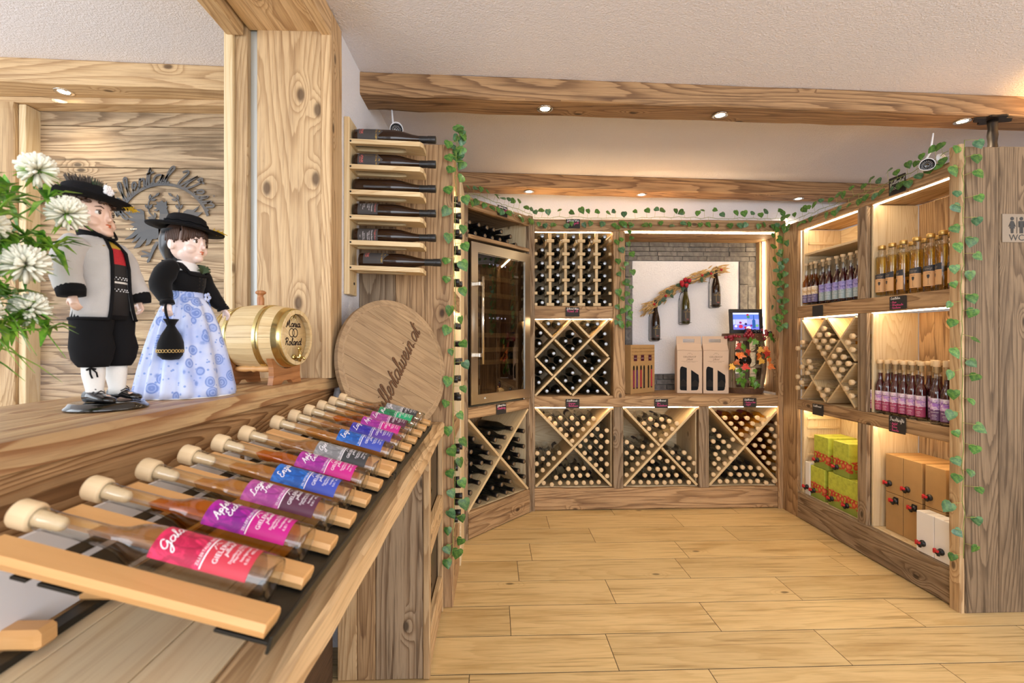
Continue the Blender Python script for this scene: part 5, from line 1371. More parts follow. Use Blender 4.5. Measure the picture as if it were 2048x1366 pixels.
# leaves: maple shapes in autumn colours and green vine leaves
def maple(L):
    o = [(0, -.05), (.10, .0), (.34, -.16), (.30, .06), (.52, .16), (.40, .28), (.46, .48), (.24, .42), (.16, .62), (0, .95)]
    return [(x*L, y*L) for x, y in o]+[(-x*L, y*L) for x, y in o[-2::-1]]
def leaf_mesh(outline, curl=.12, mat=None, name='leaf'):
    n = len(outline); cx = sum(p[0] for p in outline)/n; cy_ = sum(p[1] for p in outline)/n
    L = max(p[1] for p in outline)
    V = [Vector((x, y, -curl*(abs(x)*1.0+.5*(y-cy_)**2/L))) for x, y in outline]+[Vector((0, cy_, .03*L))]
    m = MB(); m.add(V, [[n, i, (i+1) % n] for i in range(n)], [[(0, 0), (1, 0), (1, 1)]]*n, True); return m
def leaf_mat(name, c1, c2, rough=.38):
    m, nt, b = newmat(name); g = N(nt); tc = g.n('ShaderNodeTexCoord').outputs['Object']
    c = g.mix(g.smooth(g.noise(tc, 60, 3), .35, .65), srgb(c1), srgb(c2))
    hs = g.n('ShaderNodeHueSaturation'); g.set(hs.inputs['Color'], c); g.set(hs.inputs['Value'], g.math('ADD', .75, g.math('MULTIPLY', g.rand(), .55)))
    nt.links.new(hs.outputs[0], b.inputs['Base Color']); b.inputs['Roughness'].default_value = rough
    b.inputs['Transmission Weight'].default_value = 0.0; return m
MIVY = leaf_mat('ivy_leaf', '#335e28', '#628a38'); MIVY2 = leaf_mat('ivy_leaf_blue', '#355f40', '#648a5e')
MVINE = leaf_mat('vine_leaf', '#3d6b22', '#6c9a3a')
MAUT = [leaf_mat('autumn_orange', '#cf5a24', '#e08a3a'), leaf_mat('autumn_red', '#a72a26', '#cf4a38'), leaf_mat('autumn_yellow', '#d99a35', '#e8bd5a')]
rn = random.Random(21)
def put_leaf(parent, me_or_mb, mat, p, out, roll, name='leaf', scale=1.0):
    """leaf with its tip along -Z-ish, facing `out`"""
    z = Vector(out).normalized(); up = Vector((math.sin(roll), 0, -math.cos(roll)))
    y = (up-z*up.dot(z)); y = y.normalized() if y.length > 1e-4 else Vector((1, 0, 0)); x = y.cross(z)
    M = Matrix((x, y, z)).transposed().to_4x4()*1.0
    o = bpy.data.objects.new(name, me_or_mb); COL.objects.link(o); o.parent = parent
    M.translation = Vector(p); o.matrix_local = M @ Matrix.Scale(scale, 4)
    return o
def proto_mesh(mb, mat):
    o = mb.build('tmp', mat, None, fix=False); me = o.data; bpy.data.objects.remove(o); me.name = 'leaf'; return me
MPL_ = [proto_mesh(leaf_mesh(maple(.085)), m_) for m_ in MAUT]; MVN = proto_mesh(leaf_mesh(maple(.085), .2), MVINE)
g_ = thing('leaf_garland', 'autumn maple and green vine leaves draped over the half barrel rack', 'garland', (2.055, 4.02, Z1T+.0005))
aut = [(-.13, .30, 0), (-.06, .325, 1), (-.10, .36, 1), (.07, .33, 0), (.10, .305, 1), (.05, .285, 0), (.12, .26, 0), (-.16, .235, 0), (-.10, .20, 1), (-.175, .20, 2), (.105, .20, 0), (.03, .33, 2), (-.12, .285, 0), (.06, .25, 2)]
for x, z, c in aut:
    put_leaf(g_, MPL_[c], None, (x, -.185-.03*rn.random(), z+.03), (rn.uniform(-.5, .5), -1, rn.uniform(-.2, .5)), rn.uniform(-1.2, 1.2), scale=rn.uniform(.6, .85))
for k in range(22):
    zz = rn.choice([.06, .09, .11, .14, .17, .28, .36, .40]); x = rn.uniform(-.14, .02) if zz < .2 else rn.uniform(-.15, .12)
    put_leaf(g_, MVN, None, (x, -.17-.05*rn.random(), zz+.03), (rn.uniform(-.6, .6), -1, rn.uniform(-.2, .6)), rn.uniform(-1.6, 1.6), scale=rn.uniform(.5, .75))
for k in range(7):
    put_leaf(g_, MVN, None, (rn.uniform(.08, .22), -.17-.05*rn.random(), rn.uniform(.42, .52)), (rn.uniform(-.3, .6), -1, rn.uniform(0, .6)), rn.uniform(-1.6, 1.6), scale=rn.uniform(.6, .85))
m = MB(); m.tube([(-.16, -.14, .10), (-.15, -.17, .2), (-.10, -.16, .3), (0, -.17, .36), (.1, -.15, .42), (.17, -.12, .48)], .002, 5); m.build('stem', plain('stem_green', '#6a7a3a', .6), g_)
# bunches of grapes on the barrel top
MGR = plain('red_grape', '#8d1c2b', .18, coat=.4); MGB = plain('black_grape', '#16131a', .2, coat=.4)
def bunch(label, c, n_, spread, mat, group='bunches of grapes'):
    t = thing('grape_bunch', label, 'grapes', (2.055+c[0], 4.02+c[1], Z1T+c[2]), 0, group)
    gm = MB().ball((0, 0, 0), .0135, 10, 7).build('grape', mat, t); first = True
    for k in range(n_):
        o = gm if first else gm.copy()
        if not first: COL.objects.link(o)
        first = False
        o.location = (rn.gauss(0, spread[0]), rn.gauss(0, spread[1]), rn.gauss(0, spread[2]))
    m = MB(); m.tube([(0, 0, 0), (.005, .02, .02), (.01, .04, .025)], .002, 5); m.build('stalk', plain('grape_stalk', '#6a5a2a', .7), t)
bunch('red grapes on the left of the half barrel top', (-.135, -.115, .455), 14, (.028, .012, .012), MGR)
bunch('red grapes hanging over the hoop of the half barrel', (-.03, -.165, .475), 17, (.020, .006, .020), MGR)
bunch('black grapes in the middle of the half barrel top', (.04, -.12, .497), 22, (.034, .012, .009), MGB)
bunch('red grapes on the right of the half barrel top', (.15, -.12, .485), 12, (.022, .012, .014), MGR)
# digital photo frame standing on the barrel
t = thing('photo_frame', 'black digital photo frame glowing blue on top of the half barrel', 'photo frame', (2.075, 3.995, Z1T+HB-.0165), -.06, rot=(-.10, 0, -.06))
MFR = plain('frame_black', '#2b2827', .45)
m = MB(); w_, h_ = .272, .205
for a in ((-w_/2, w_/2, 0, .034), (-w_/2, w_/2, h_-.030, h_), (-w_/2, -w_/2+.028, .034, h_-.030), (w_/2-.028, w_/2, .034, h_-.030)): m.box(a[0], a[1], -.012, .008, a[2], a[3], .002)
m.build('bezel', MFR, t); board(t, 'back', -w_/2+.01, w_/2-.01, .0085, .018, .01, h_-.01, MFR)
m, nt, b = newmat('screen_picture'); g = N(nt); nt.nodes.remove(b)
sx = g.n('ShaderNodeSeparateXYZ'); nt.links.new(g.uv(), sx.inputs[0]); u_, v_ = sx.outputs[0], sx.outputs[1]
col = g.mix(g.math('GREATER_THAN', v_, .62), srgb('#8b8fe0'), srgb('#5a70c8'))
col = g.mix(g.math('GREATER_THAN', v_, .9), col, srgb('#c6cbf5'))
col = g.mix(g.smooth(v_, .36, .30), col, srgb('#6a6ad0'))
e = g.n('ShaderNodeEmission'); g.set(e.inputs[0], col); e.inputs[1].default_value = 1.25; nt.links.new(e.outputs[0], nt.nodes['Material Output'].inputs[0])
MSCR = m
m = MB(); x0, x1, z0, z1 = -w_/2+.026, w_/2-.026, .032, h_-.028
m.add([(x0, .002, z0), (x1, .002, z0), (x1, .002, z1), (x0, .002, z1)], [[0, 1, 2, 3]], [[(0, 0), (1, 0), (1, 1), (0, 1)]]); sc_ = m.build('screen', MSCR, t, fix=False)
def blob(pts, c, y): 
    m = MB(); flat_poly(m, pts, fn=lambda a, b_: (x0+(x1-x0)*a, .002-y, z0+(z1-z0)*b_)); m.build('picture_shape', emitter('screen_shape', srgb(c), 1.2), sc_, fix=False)
def circ(cx, cy_, r, n=10): return [(cx+r*math.cos(6.283*k/n), cy_+r*1.4*math.sin(6.283*k/n)) for k in range(n)]
blob([(0, .28), (.1, .33), (.1, .6), (0, .6)], '#aab4f2', .0004); blob([(.12, .30), (.55, .34), (.55, .62), (.12, .6)], '#a9a6ec', .0004)
blob([(.74, .1), (.86, .1), (.86, .55), (.82, .62), (.815, .85), (.785, .85), (.78, .62), (.74, .55)], '#2b4f8a', .0008)
for cx, cy_, r, c in ((.31, .2, .08, '#b0324c'), (.48, .14, .05, '#a32a3c'), (.3, .42, .05, '#7a2a5c'), (.58, .86, .05, '#9a2d4a'), (.6, .75, .06, '#3f7a5a'), (.5, .34, .05, '#2a2a55'), (.7, .25, .04, '#7a2a5c'), (.13, .22, .05, '#d9d3f5'), (.6, .1, .09, '#c9c6f5'), (.92, .25, .06, '#6a9a6a')): blob(circ(cx, cy_, r), c, .0006+r*.002)

# ---------------------------------------------------------------- ivy garlands
def ivy_outline(s):
    o = [(0, -.02), (.20, -.10), (.44, .0), (.50, .26), (.40, .52), (.22, .74), (0, .98)]
    return [(x*s, y*s) for x, y in o]+[(-x*s, y*s) for x, y in o[-2:0:-1]]
IV = [proto_mesh(leaf_mesh(ivy_outline(.046), .25), MIVY), proto_mesh(leaf_mesh(ivy_outline(.052), .15), MIVY), proto_mesh(leaf_mesh(ivy_outline(.048), .3), MIVY2)]
MSTEM = plain('ivy_stem', '#7c8a44', .6); MSTEMY = plain('ivy_twig', '#a9ac56', .6)
def ivy(label, path, out, n_, spread=.04, rise=0.0, seed=1, size=1.0, drop=.0, name='ivy_garland', side=None):
    rn = random.Random(seed); t = thing(name, label, 'ivy', (0, 0, 0), 0, 'artificial ivy garlands')
    pts = [Vector(p) for p in spline([tuple(p) for p in path], 6)]
    for i in range(1, len(pts)-1): pts[i] += Vector((rn.gauss(0, .003), rn.gauss(0, .003), rn.gauss(0, .004)))
    MB().tube(pts, .0017, 5).build('stem', MSTEM, t)
    out = Vector(out).normalized(); tw = MB()
    for k in range(n_):
        u = (k+rn.random()*.6)/n_*(len(pts)-1); i = min(int(u), len(pts)-2); p = pts[i].lerp(pts[i+1], u-i)
        tdir = (pts[i+1]-pts[i]).normalized(); sd = tdir.cross(out).normalized()*(1 if k % 2 else -1)
        L = rn.uniform(.5, 1.0)*spread
        up = Vector((0, 0, rise if (rise and k % 2 == 0) else -drop))
        q = p+sd*L*(0.35 if rise else 1)+up*rn.uniform(.6, 1.15)+out*rn.uniform(.008, .022)+tdir*rn.uniform(-.012, .012)
        tw.tube([p, (p+q)/2+out*.004, q], .0009, 4)
        fac = out+Vector((rn.uniform(-.5, .5), rn.uniform(-.5, .5), rn.uniform(-.2, .6)))
        roll = rn.uniform(-.7, .7) if not (rise and k % 2 == 0) else rn.uniform(-1.3, 1.3)
        put_leaf(t, IV[rn.choice((0, 0, 1, 1, 2))], None, q, fac, roll, scale=size*rn.uniform(.75, 1.1))
    tw.build('twigs', MSTEMY, t)
    return t
def fp(s, z, off=-.02): 
    v = FM @ Vector((s, off, 0)); return (v.x, v.y, z)
ivy('ivy garland hanging down the front edge of the tall left cabinet', [(-.19, 2.40, 2.30), (-.185, 2.39, 2.1), (-.195, 2.395, 1.8), (-.19, 2.395, 1.45), (-.20, 2.395, 1.1), (-.195, 2.395, .75), (-.20, 2.39, .45), (-.205, 2.39, .26)], (.3, -1, 0), 42, .045, seed=2, size=1.05)
ivy('ivy tuft of narrow leaves rising over the tall left cabinet corner', [(-.185, 2.415, 2.20), (-.175, 2.42, 2.28), (-.185, 2.42, 2.36)], (.2, -1, 0), 14, .05, rise=.02, seed=12, size=.9)
ivy('ivy garland along the header of the fridge cabinet', [fp(-.03, 2.262), fp(.15, 2.272), fp(.33, 2.262), fp(.50, 2.268), fp(.68, 2.262)], (.6, -.8, .1), 24, .05, rise=.045, drop=.035, seed=4)
ivy('ivy garland along the top of the back header boards', [(.30, 3.75, 2.245), (.6, 3.745, 2.25), (.95, 3.745, 2.242), (1.3, 3.745, 2.255), (1.65, 3.745, 2.25), (2.0, 3.745, 2.255), (2.24, 3.74, 2.25)], (0, -1, .15), 56, .045, rise=.05, drop=.035, seed=6)
ivy('ivy strand on the post left of the niche', [(.955, 3.735, 2.22), (.950, 3.735, 2.05), (.957, 3.735, 1.85), (.953, 3.735, 1.65), (.958, 3.735, 1.50), (.95, 3.735, 1.41)], (0, -1, 0), 17, .025, seed=8, size=1.05)
ivy('ivy strand hanging inside the left niche edge', [(1.04, 3.735, 2.21), (1.03, 3.735, 2.05), (1.025, 3.735, 1.85), (1.03, 3.735, 1.65), (1.03, 3.735, 1.50), (1.0, 3.735, 1.43)], (0, -1, 0), 16, .022, seed=9)
ivy('ivy strand on the left side of the back-right corner post', [(2.165, 3.735, 2.18), (2.17, 3.735, 2.0), (2.175, 3.735, 1.8), (2.17, 3.735, 1.6), (2.165, 3.735, 1.45)], (0, -1, 0), 17, .024, seed=10)
ivy('ivy strand on the right side of the back-right corner post', [(2.215, 3.70, 2.18), (2.21, 3.70, 1.95), (2.215, 3.70, 1.75), (2.21, 3.70, 1.55), (2.20, 3.70, 1.40)], (-.6, -1, 0), 16, .024, seed=11)
ivy('ivy garland climbing along the right shelf header', [(2.215, 3.70, 2.205), (2.22, 3.4, 2.20), (2.222, 3.1, 2.202), (2.222, 2.8, 2.20), (2.222, 2.55, 2.205), (2.225, 2.34, 2.235)], (-1, -.35, .15), 42, .045, rise=.045, drop=.03, seed=14)
ivy('ivy garland hanging down the near end of the right shelf', [(2.235, 2.268, 2.26), (2.225, 2.262, 2.0), (2.222, 2.262, 1.75), (2.215, 2.262, 1.5), (2.218, 2.262, 1.2), (2.222, 2.262, .9), (2.218, 2.262, .6), (2.225, 2.262, .27)], (-.4, -1, 0), 40, .05, seed=15, size=1.0)

# ---------------------------------------------------------------- security cameras, iron post
def cctv(label, loc, aim, mount, ant):
    t = thing('security_camera', label, 'camera', loc, 0, 'white security cameras')
    a = Vector(aim).normalized(); q = a.to_track_quat('Z', 'Y').to_matrix().to_4x4()
    def tr(m): m.v = [q @ v for v in m.v]; return m
    r = .031
    def oval(z, rx, ry, ryb, n=24): return [Vector((rx*math.cos(2*PI*k/n), (ry if math.sin(2*PI*k/n) > 0 else ryb)*math.sin(2*PI*k/n), z)) for k in range(n)]
    tr(MB().loft([oval(-.062, r*.8, r*.8, r*.75), oval(-.055, r, r, r*.95), oval(.045, r*1.05, r*1.12, r*.95), oval(.075, r*1.05, r*1.15, r*.70), oval(.075, r*.98, r*1.05, r*.64), oval(.05, r*.96, r*1.0, r*.88)], cap1=False)).build('housing', MWHITE, t)
    tr(MB().lathe([(0, .050), (r*.92, .050), (r*.92, .058), (0, .058)], 24, caps=False)).build('front_disc', plain('camera_black', '#151417', .25), t)
    tr(MB().lathe([(.0, .0585), (.008, .0585), (.011, .062), (.013, .0585)], 20, caps=False)).build('lens', plain('lens_glass', '#2a2320', .05, coat=1), t)
    m = MB()
    for k in range(20):
        for rr_ in (.0175, .0225):
            a_ = 2*PI*(k+.5*(rr_ > .02))/20; m.ball((rr_*math.cos(a_), rr_*math.sin(a_), .0585), .0016, 6, 4)
    tr(m).build('infrared_leds', plain('led_dots', '#d8d4d0', .3), t)
    p0 = q @ Vector((0, -.02, -.05)); m = MB(); mp = Vector(mount)
    m.tube([p0, p0.lerp(mp, .5)+Vector((0, 0, -.006)), mp], .010, 10); m.build('bracket_arm', MWHITE, t)
    nrm = (mp-p0).normalized(); qq = nrm.to_track_quat('Z', 'Y').to_matrix().to_4x4()
    m = MB().lathe([(0, -.008), (.022, -.006), (.026, 0), (.026, .004), (0, .004)], 24, M=Matrix.Translation(mp) @ qq, caps=False); m.build('mount_plate', MWHITE, t)
    b0 = q @ Vector((0, .02, -.06)); m = MB(); m.tube([b0, b0+Vector((ant[0]*.1, ant[1]*.1, .012)), b0+Vector((ant[0], ant[1], .04)), b0+Vector((ant[0]*1.7, ant[1]*1.7, .135))], [.005, .0055, .0055, .0035], 10); m.build('antenna', MWHITE, t)
    m = MB(); m.tube([mp, mp+Vector((.02, -.01, .006)), mp+Vector((.045, -.015, .02))], .0022, 6); m.build('cable', MWHITE, t)
cctv('white security camera on the right shelf header near the iron bracket', (2.195, 2.43, 2.197), (-.62, -.75, -.30), (.035, -.045, .018), (.012, -.012))
cctv('security camera on the tall left cabinet behind the top bottle', (-.508, 2.54, 2.372), (.25, -1, -.22), (-.01, .075, -.07), (-.012, .0))
t = thing('iron_bracket', 'wrought iron post with leaf-shaped plate rising behind the partition to the beam', 'bracket', (2.695, 2.575, 2.507))
pl = []
for k in range(48):
    a = 2*PI*k/48; r_ = .052+.020*abs(math.cos(2.0*a))**1.5+.007*math.sin(8*a)
    pl.append((1.5*r_*math.cos(a), .8*r_*math.sin(a)))
MB().prism(pl, -.009, 0).build('leaf_plate', MIRON, t)
m = MB(); rings = []
for i in range(121):
    z = -.009-2.497*i/120; k = 1+.10*math.cos(i*1.6); s_ = .019*k
    rings.append([Vector((s_*a, s_*b_, z)) for a, b_ in ((-1, -.6), (-.6, -1), (.6, -1), (1, -.6), (1, .6), (.6, 1), (-.6, 1), (-1, .6))])
m.loft(rings); m.build('hammered_post', MIRON, t)
# ---------------------------------------------------------------- counter in the foreground
t = thing('sales_counter', 'old-wood sales counter along the left wall with thick live edge', 'counter', (0, 0, 0))
CZ = .906
for a, b in ((-.697, -.560), (-.558, -.425), (-.423, -.330)):
    board(t, 'top_board', a, b, -.45, 2.402, CZ-.04, CZ, WTABLE, .001)
board(t, 'edge_board', -.328, -.245, -.45, 2.404, CZ-.056, CZ+.001, WPALE, .008, .006)
for a, b, m_ in ((-.603, -.5295, WPALE), (-.5285, -.459, WOLD), (-.458, -.278, WGREY)):
    board(t, 'end_plank', a, b, 1.905, 1.930, .0, CZ-.041, m_, .003)
board(t, 'front_stile', -.277, -.250, 1.900, 1.935, .0, CZ-.057, WPALE, .004)
board(t, 'front_stile', -.277, -.250, 2.37, 2.402, .0, CZ-.057, WPALE, .004)
board(t, 'front_rail', -.277, -.251, 1.936, 2.369, .46, .565, WPALE, .003)
board(t, 'front_rail', -.277, -.251, 1.936, 2.369, .03, .175, WPALE, .003)
MDPAN = plain('dark_bronze_panel', '#4d3f31', .45, .2)
for z0, z1 in ((.175, .46), (.565, CZ-.057)):
    pn = board(t, 'dark_panel', -.292, -.279, 1.931, 2.37, z0, z1, MDPAN)
    m = MB(); zc = (z0+z1)/2; m.tube([(-.272, 2.03, zc-.05), (-.266, 2.045, zc-.02), (-.270, 2.03, zc), (-.266, 2.02, zc+.025), (-.272, 2.04, zc+.05), (-.274, 2.05, zc+.03)], .006, 8); h = m.build('scroll_handle', MIRON, t)
board(t, 'back_panel', -.64, -.62, -.40, 1.904, .0, CZ-.041, WSHADE)  # added dark board standing in for the shadow under the counter
board(t, 'near_panel', -.619, -.28, -.42, -.39, .0, CZ-.041, WOLD)

# tilted bottle racks: slats running down towards the shopper, black stop bar in front
TA = math.radians(15.9)
# rack local frame: x along slope (0 at the low front end, pointing up to the left), y along the counter, z normal
def rack(y0, n_, pitch, lab):
    t = thing('tilted_rack', lab, 'rack', (-.252, y0, .982), 0, 'tilted counter racks', rot=None)
    t.rotation_euler = (0, TA-PI, 0) if False else (0, 0, 0)
    M = Matrix(((-math.cos(TA), 0, math.sin(TA), 0), (0, -1, 0, 0), (math.sin(TA), 0, math.cos(TA), 0), (0, 0, 0, 1)))
    # M maps local (s, w, n) -> world offset; w is flipped to keep it right-handed
    def mk(nm, m, mat, parent=t):
        m.v = [M @ v for v in m.v]; return m.build(nm, mat, parent)
    Lr = .326
    for k in range(n_+1):
        y = -(k-.5)*pitch
        m = MB(); w2 = .0215
        sec = [(-w2*.8, .003), (w2*.8, .003), (w2, .012), (w2*.86, .0195), (-w2*.86, .0195), (-w2, .012)]
        rings = [[Vector((s_, y+a*(1 if s_ > .001 else .98), b_*(1 if s_ > .001 else .9)-.012)) for a, b_ in sec] for s_ in (0.0, .002, Lr)]
        m.loft(rings, smooth=False); m.uv = [[(m.v[i].x, m.v[i].y+m.v[i].z) for i in f] for f in m.f]
        o = mk('slat', m, WBEECH)
    ya, yb = -(n_-.5)*pitch-.017, .5*pitch+.017
    m = MB(); m.box(-.006, .055, ya, yb, -.0165, -.0125, .001); m.box(-.0095, -.0055, ya, yb, -.026, -.006, .001); mk('stop_bar', m, MBLACK)
    for s_, wd_ in ((.205, .045), (.262, .018)):
        m = MB().box(s_, s_+wd_, ya, yb, -.0165, -.0125, .001); mk('cross_strip', m, MBLACK)
    # supports underneath
    Mi = M.inverted()
    sp = MB()
    zt = CZ+.0005-.982
    X = lambda x, z: Vector((x, 0, z))
    m = MB(); m.box(-.365, -.359, -.02-(.5*pitch), (n_-.5)*pitch, zt+.012, .065, .001)
    m.build('white_backing', plain('white_backing', '#e8e6e8', .6), t)
    m = MB(); m.box(-.357, -.332, -.5*pitch, (n_-.5)*pitch, zt, zt+.010, .001); m.build('base_strip', MBLACK, t)
    for yy in (.005, .125, (n_-.5)*pitch-.06):
        m = MB(); m.box(-.40, -.310, yy, yy+.032, zt+.0102, zt+.036, .005); m.build('foot_block', WBEECH, t)
    return t
P1, P2 = .106, .111
Y1, Y2 = .620, 1.308
rack(Y1, 6, P1, 'near tilted beech rack on the counter holding six flavoured spirit bottles')
rack(Y2, 6, P2, 'far tilted beech rack on the counter beside the barrel lid')

def front_label(c1a, c1b, c2):
    m, nt, b = newmat('front_label'); g = N(nt)
    uv = g.uv(); sp = g.n('ShaderNodeSeparateXYZ'); nt.links.new(uv, sp.inputs[0])
    n1 = g.noise(g.vmath('MULTIPLY', uv, (2.5, 3, 1)), 1.5, 4, .6, 1.5, '2D')
    up = g.mix(g.smooth(n1, .38, .62), srgb(c1a), srgb(c1b))
    vv = g.vmath('SUBTRACT', uv, (.42, .74, 0)); vv = g.vmath('MULTIPLY', vv, (1.5, 1, 0))
    ln = g.n('ShaderNodeVectorMath', operation='LENGTH'); nt.links.new(vv, ln.inputs[0])
    ring = g.math('MULTIPLY', g.smooth(ln.outputs['Value'], .15, .18), g.smooth(ln.outputs['Value'], .23, .2))
    up = g.mix(g.math('MULTIPLY', ring, .35), up, tuple(x*.25 for x in srgb(c1a)[:3])+(1,))
    f = g.math('GREATER_THAN', sp.outputs[1], .47)
    nt.links.new(g.mix(f, srgb(c2), up), b.inputs['Base Color']); b.inputs['Roughness'].default_value = .42; return m
LF = {'red': front_label('#a81440', '#dc2a5c', '#c23446'), 'magenta': front_label('#7d1180', '#b0189a', '#bd0f7e'), 'plum': front_label('#9a3a88', '#b8559c', '#56263f'),
      'blue': front_label('#1650a0', '#2370cf', '#3a4cae'), 'pinkmag': front_label('#94248e', '#b83aa0', '#c81f86'), 'grey': front_label('#7f7f82', '#a2a2a4', '#38393b'),
      'indigo': front_label('#2a2596', '#4b45b0', '#5a3a9c'), 'green': front_label('#1f6b45', '#2d9a66', '#1fa06c')}
LQF = {'clear': liquid('clear_spirit', (.78, .67, .58, 1), 1.0, 1.12), 'amber': liquid('amber_spirit', (.86, .50, .14, 1), 1.0, 1.15), 'pale': liquid('pale_spirit', (.88, .72, .50, 1), 1.0, 1.13)}
def display_bottle(lab, y, mat, liq, script, tilt=0.0):
    t = thing('spirit_bottle', lab, 'bottle', (-.272, y, 1.0035), 0, 'flavoured spirit bottles on the counter racks')
    t.rotation_euler = (0, -(PI/2-TA), 0)
    r = .0275; L = .322
    MB().lathe([(0, .014), (r*.45, .011), (r*.78, .003), (r*.93, 0), (r, .006), (r, .150), (r*.97, .163), (r*.84, .177), (r*.62, .189), (.0145, .199), (.0130, .21), (.0125, .285), (.0138, .288), (.0138, .296), (.0100, .297)], 32, caps=False).build('glass', MGLASS, t)
    MB().lathe([(0, .020), (r*.6, .019), (r-.0022, .024), (r-.0022, .15), (r*.88, .163), (r*.75, .177), (r*.53, .189), (.0122, .199), (.0108, .21), (.0106, .222), (0, .236)], 28, caps=False).build('spirit', liq, t)
    s = MB().lathe([(0, .262), (.006, .2625), (.0085, .266), (.0092, .27), (.0090, .2745), (.0098, .276), (.0092, .282), (.0100, .284), (.0098, .297), (.0170, .2975), (.0178, .300), (.0178, L-.003), (.016, L), (0, L)], 28, caps=False, mi=0)
    s.build('stopper', [MCORK], t)
    c = -.26
    z0, h = .026, .118
    lb = patch(r+.0007, c-1.16, c+1.16, z0, z0+h, 20).build('label', mat, t, fix=False)
    f = bend(r+.0013, c, z0)
    m = MB(); lines = script.split('/')
    for i, ln_ in enumerate(lines):
        pl_, L_ = strokes(ln_, .0135 if len(lines) == 1 else .0105, .3, 4, 'LEFT'); k = min(1, .040/L_)
        ribbon(m, [[(a*k-.023+.008*i, b_+.098-.014*i) for a, b_ in st] for st in pl_], .0013, fn=f)
    m.build('script_lettering', MWHITEPR, lb, fix=False)
    m = MB()
    flat_poly(m, [(-.034+.068*k/12, .0545) for k in range(13)]+[(.034-.068*k/12, .0565) for k in range(13)], fn=f) if False else [flat_poly(m, [(-.0315+.00525*k, .0548), (-.0315+.00525*(k+1), .0548), (-.0315+.00525*(k+1), .0564), (-.0315+.00525*k, .0564)], fn=f) for k in range(12)]
    flat_text(m, 'ZILLERTALER DESTILLAT', .0052, fn=f, dy=.0585); flat_text(m, 'GIELERHOF', .0088, fn=f, dy=.0395)
    pl_, L_ = strokes('zillertal', .005, .3); ribbon(m, [[(a, b_+.033) for a, b_ in st] for st in pl_], .0005, fn=f)
    ribbon(m, [[(-.006, .048), (-.0015, .0533), (0, .051), (.002, .0533), (.006, .048)]], .0008, fn=f)
    for k, (s_, yy) in enumerate((('Destillerie Zillertal', .024), ('Mayrhof in Tirol', .020), ('handgemacht', .013), ('0,35 l   40% vol', .0065))): flat_text(m, s_, .0048, fn=f, dy=yy)
    m.build('print_lettering', MWHITEPR, lb, fix=False)
    return t
FB = [('red', 'clear', 'Gala', 'clear bottle with red label, nearest bottle on the counter racks'), ('magenta', 'amber', 'Apfel/Eiche', 'amber bottle with magenta and purple label, second bottle from the front'),
      ('plum', 'pale', 'Lager/Trester', 'pale bottle with plum label, third bottle from the front'), ('blue', 'pale', 'Enzian', 'pale bottle with bright blue label, fourth from the front'),
      ('pinkmag', 'amber', 'Apfel/Eiche', 'amber bottle with magenta and pink label, fifth from the front'), ('grey', 'clear', 'Gin', 'clear bottle with grey and black label, sixth, last of the near rack'),
      ('blue', 'pale', 'Enzian', 'bottle with blue label, first of the far counter rack'), ('indigo', 'clear', 'Lager', 'bottle with indigo and violet label, second in the far counter rack'),
      ('pinkmag', 'amber', 'Apfel', 'amber bottle with magenta label, third in the far counter rack'), ('plum', 'pale', 'Lager', 'bottle with plum label, fourth in the far counter rack'),
      ('green', 'clear', 'Minze', 'clear bottle with green label, fifth in the far counter rack'), ('grey', 'clear', 'Gin', 'clear bottle with grey label, last bottle beside the barrel lid')]
for i, (c, q, s_, lab) in enumerate(FB):
    y = Y1+P1*i if i < 6 else Y2+P2*(i-6)
    display_bottle(lab, y, LF[c], LQF[q], s_)

# round barrel lid leaning in the corner
yaw, lean, rl = .895, .204, .2914
t = thing('oak_disc', 'large round oak barrel lid with burnt cursive lettering leaning behind the racks', 'barrel lid', (-.430, 2.172, .909+rl*math.cos(lean)+.004), 0)
t.rotation_euler = (PI/2-lean, 0, yaw)
wds = [-1, -.78, -.52, -.27, .02, .26, .5, .77, 1]
TH = -.52      # direction of the planks within the lid
for k in range(8):
    a, b = wds[k]*rl+.0006, wds[k+1]*rl-.0006
    n_ = 14; top = []; bot = []
    for i in range(n_+1):
        v = a+(b-a)*i/n_; v = max(-rl*.9995, min(rl*.9995, v)); q = math.sqrt(max(0, (rl)**2-v*v)); top.append((q, v)); bot.append((-q, v))
    m = MB(); m.prism(top+bot[::-1], -.024, 0)
    m.uv = [[(m.v[i].x, m.v[i].y) for i in f] for f in m.f]
    R_ = Matrix.Rotation(TH, 4, 'Z'); m.v = [R_ @ v for v in m.v]
    m.build('plank', WOAK, t)
m = MB(); m.lathe([(rl-.028, .0003), (rl-.026, .0012), (rl-.002, -.006), (rl-.001, -.013), (rl-.004, -.0005), (rl-.028, .0003)], 64, caps=False); 
m.build('bevelled_rim', WOAK, t)
m = MB(); pl_, L_ = strokes('zillertalwein.at', .075, .35, 5)
k = .455/L_; R_ = Matrix.Translation((.012, -.022, .0016)) @ Matrix.Rotation(.93, 4, 'Z')
def thick(mm, pls, wd_, z):
    for st in pls:
        n_ = len(st); vs = []
        for i in range(n_):
            a = st[max(i-1, 0)]; b = st[min(i+1, n_-1)]; dx, dy = b[0]-a[0], b[1]-a[1]; l_ = math.hypot(dx, dy) or 1
            ox, oy = -dy/l_*wd_/2, dx/l_*wd_/2
            vs += [Vector((st[i][0]+ox, st[i][1]+oy, 0)), Vector((st[i][0]-ox, st[i][1]-oy, 0)), Vector((st[i][0], st[i][1], z))]
        fs = []
        for i in range(n_-1): fs += [[3*i, 3*i+2, 3*i+5, 3*i+3], [3*i+2, 3*i+1, 3*i+4, 3*i+5]]
        mm.add(vs, fs, None, False, 0, R_)
thick(m, [[(a*k, b_-.02) for a, b_ in st] for st in pl_], .0085, .0012)
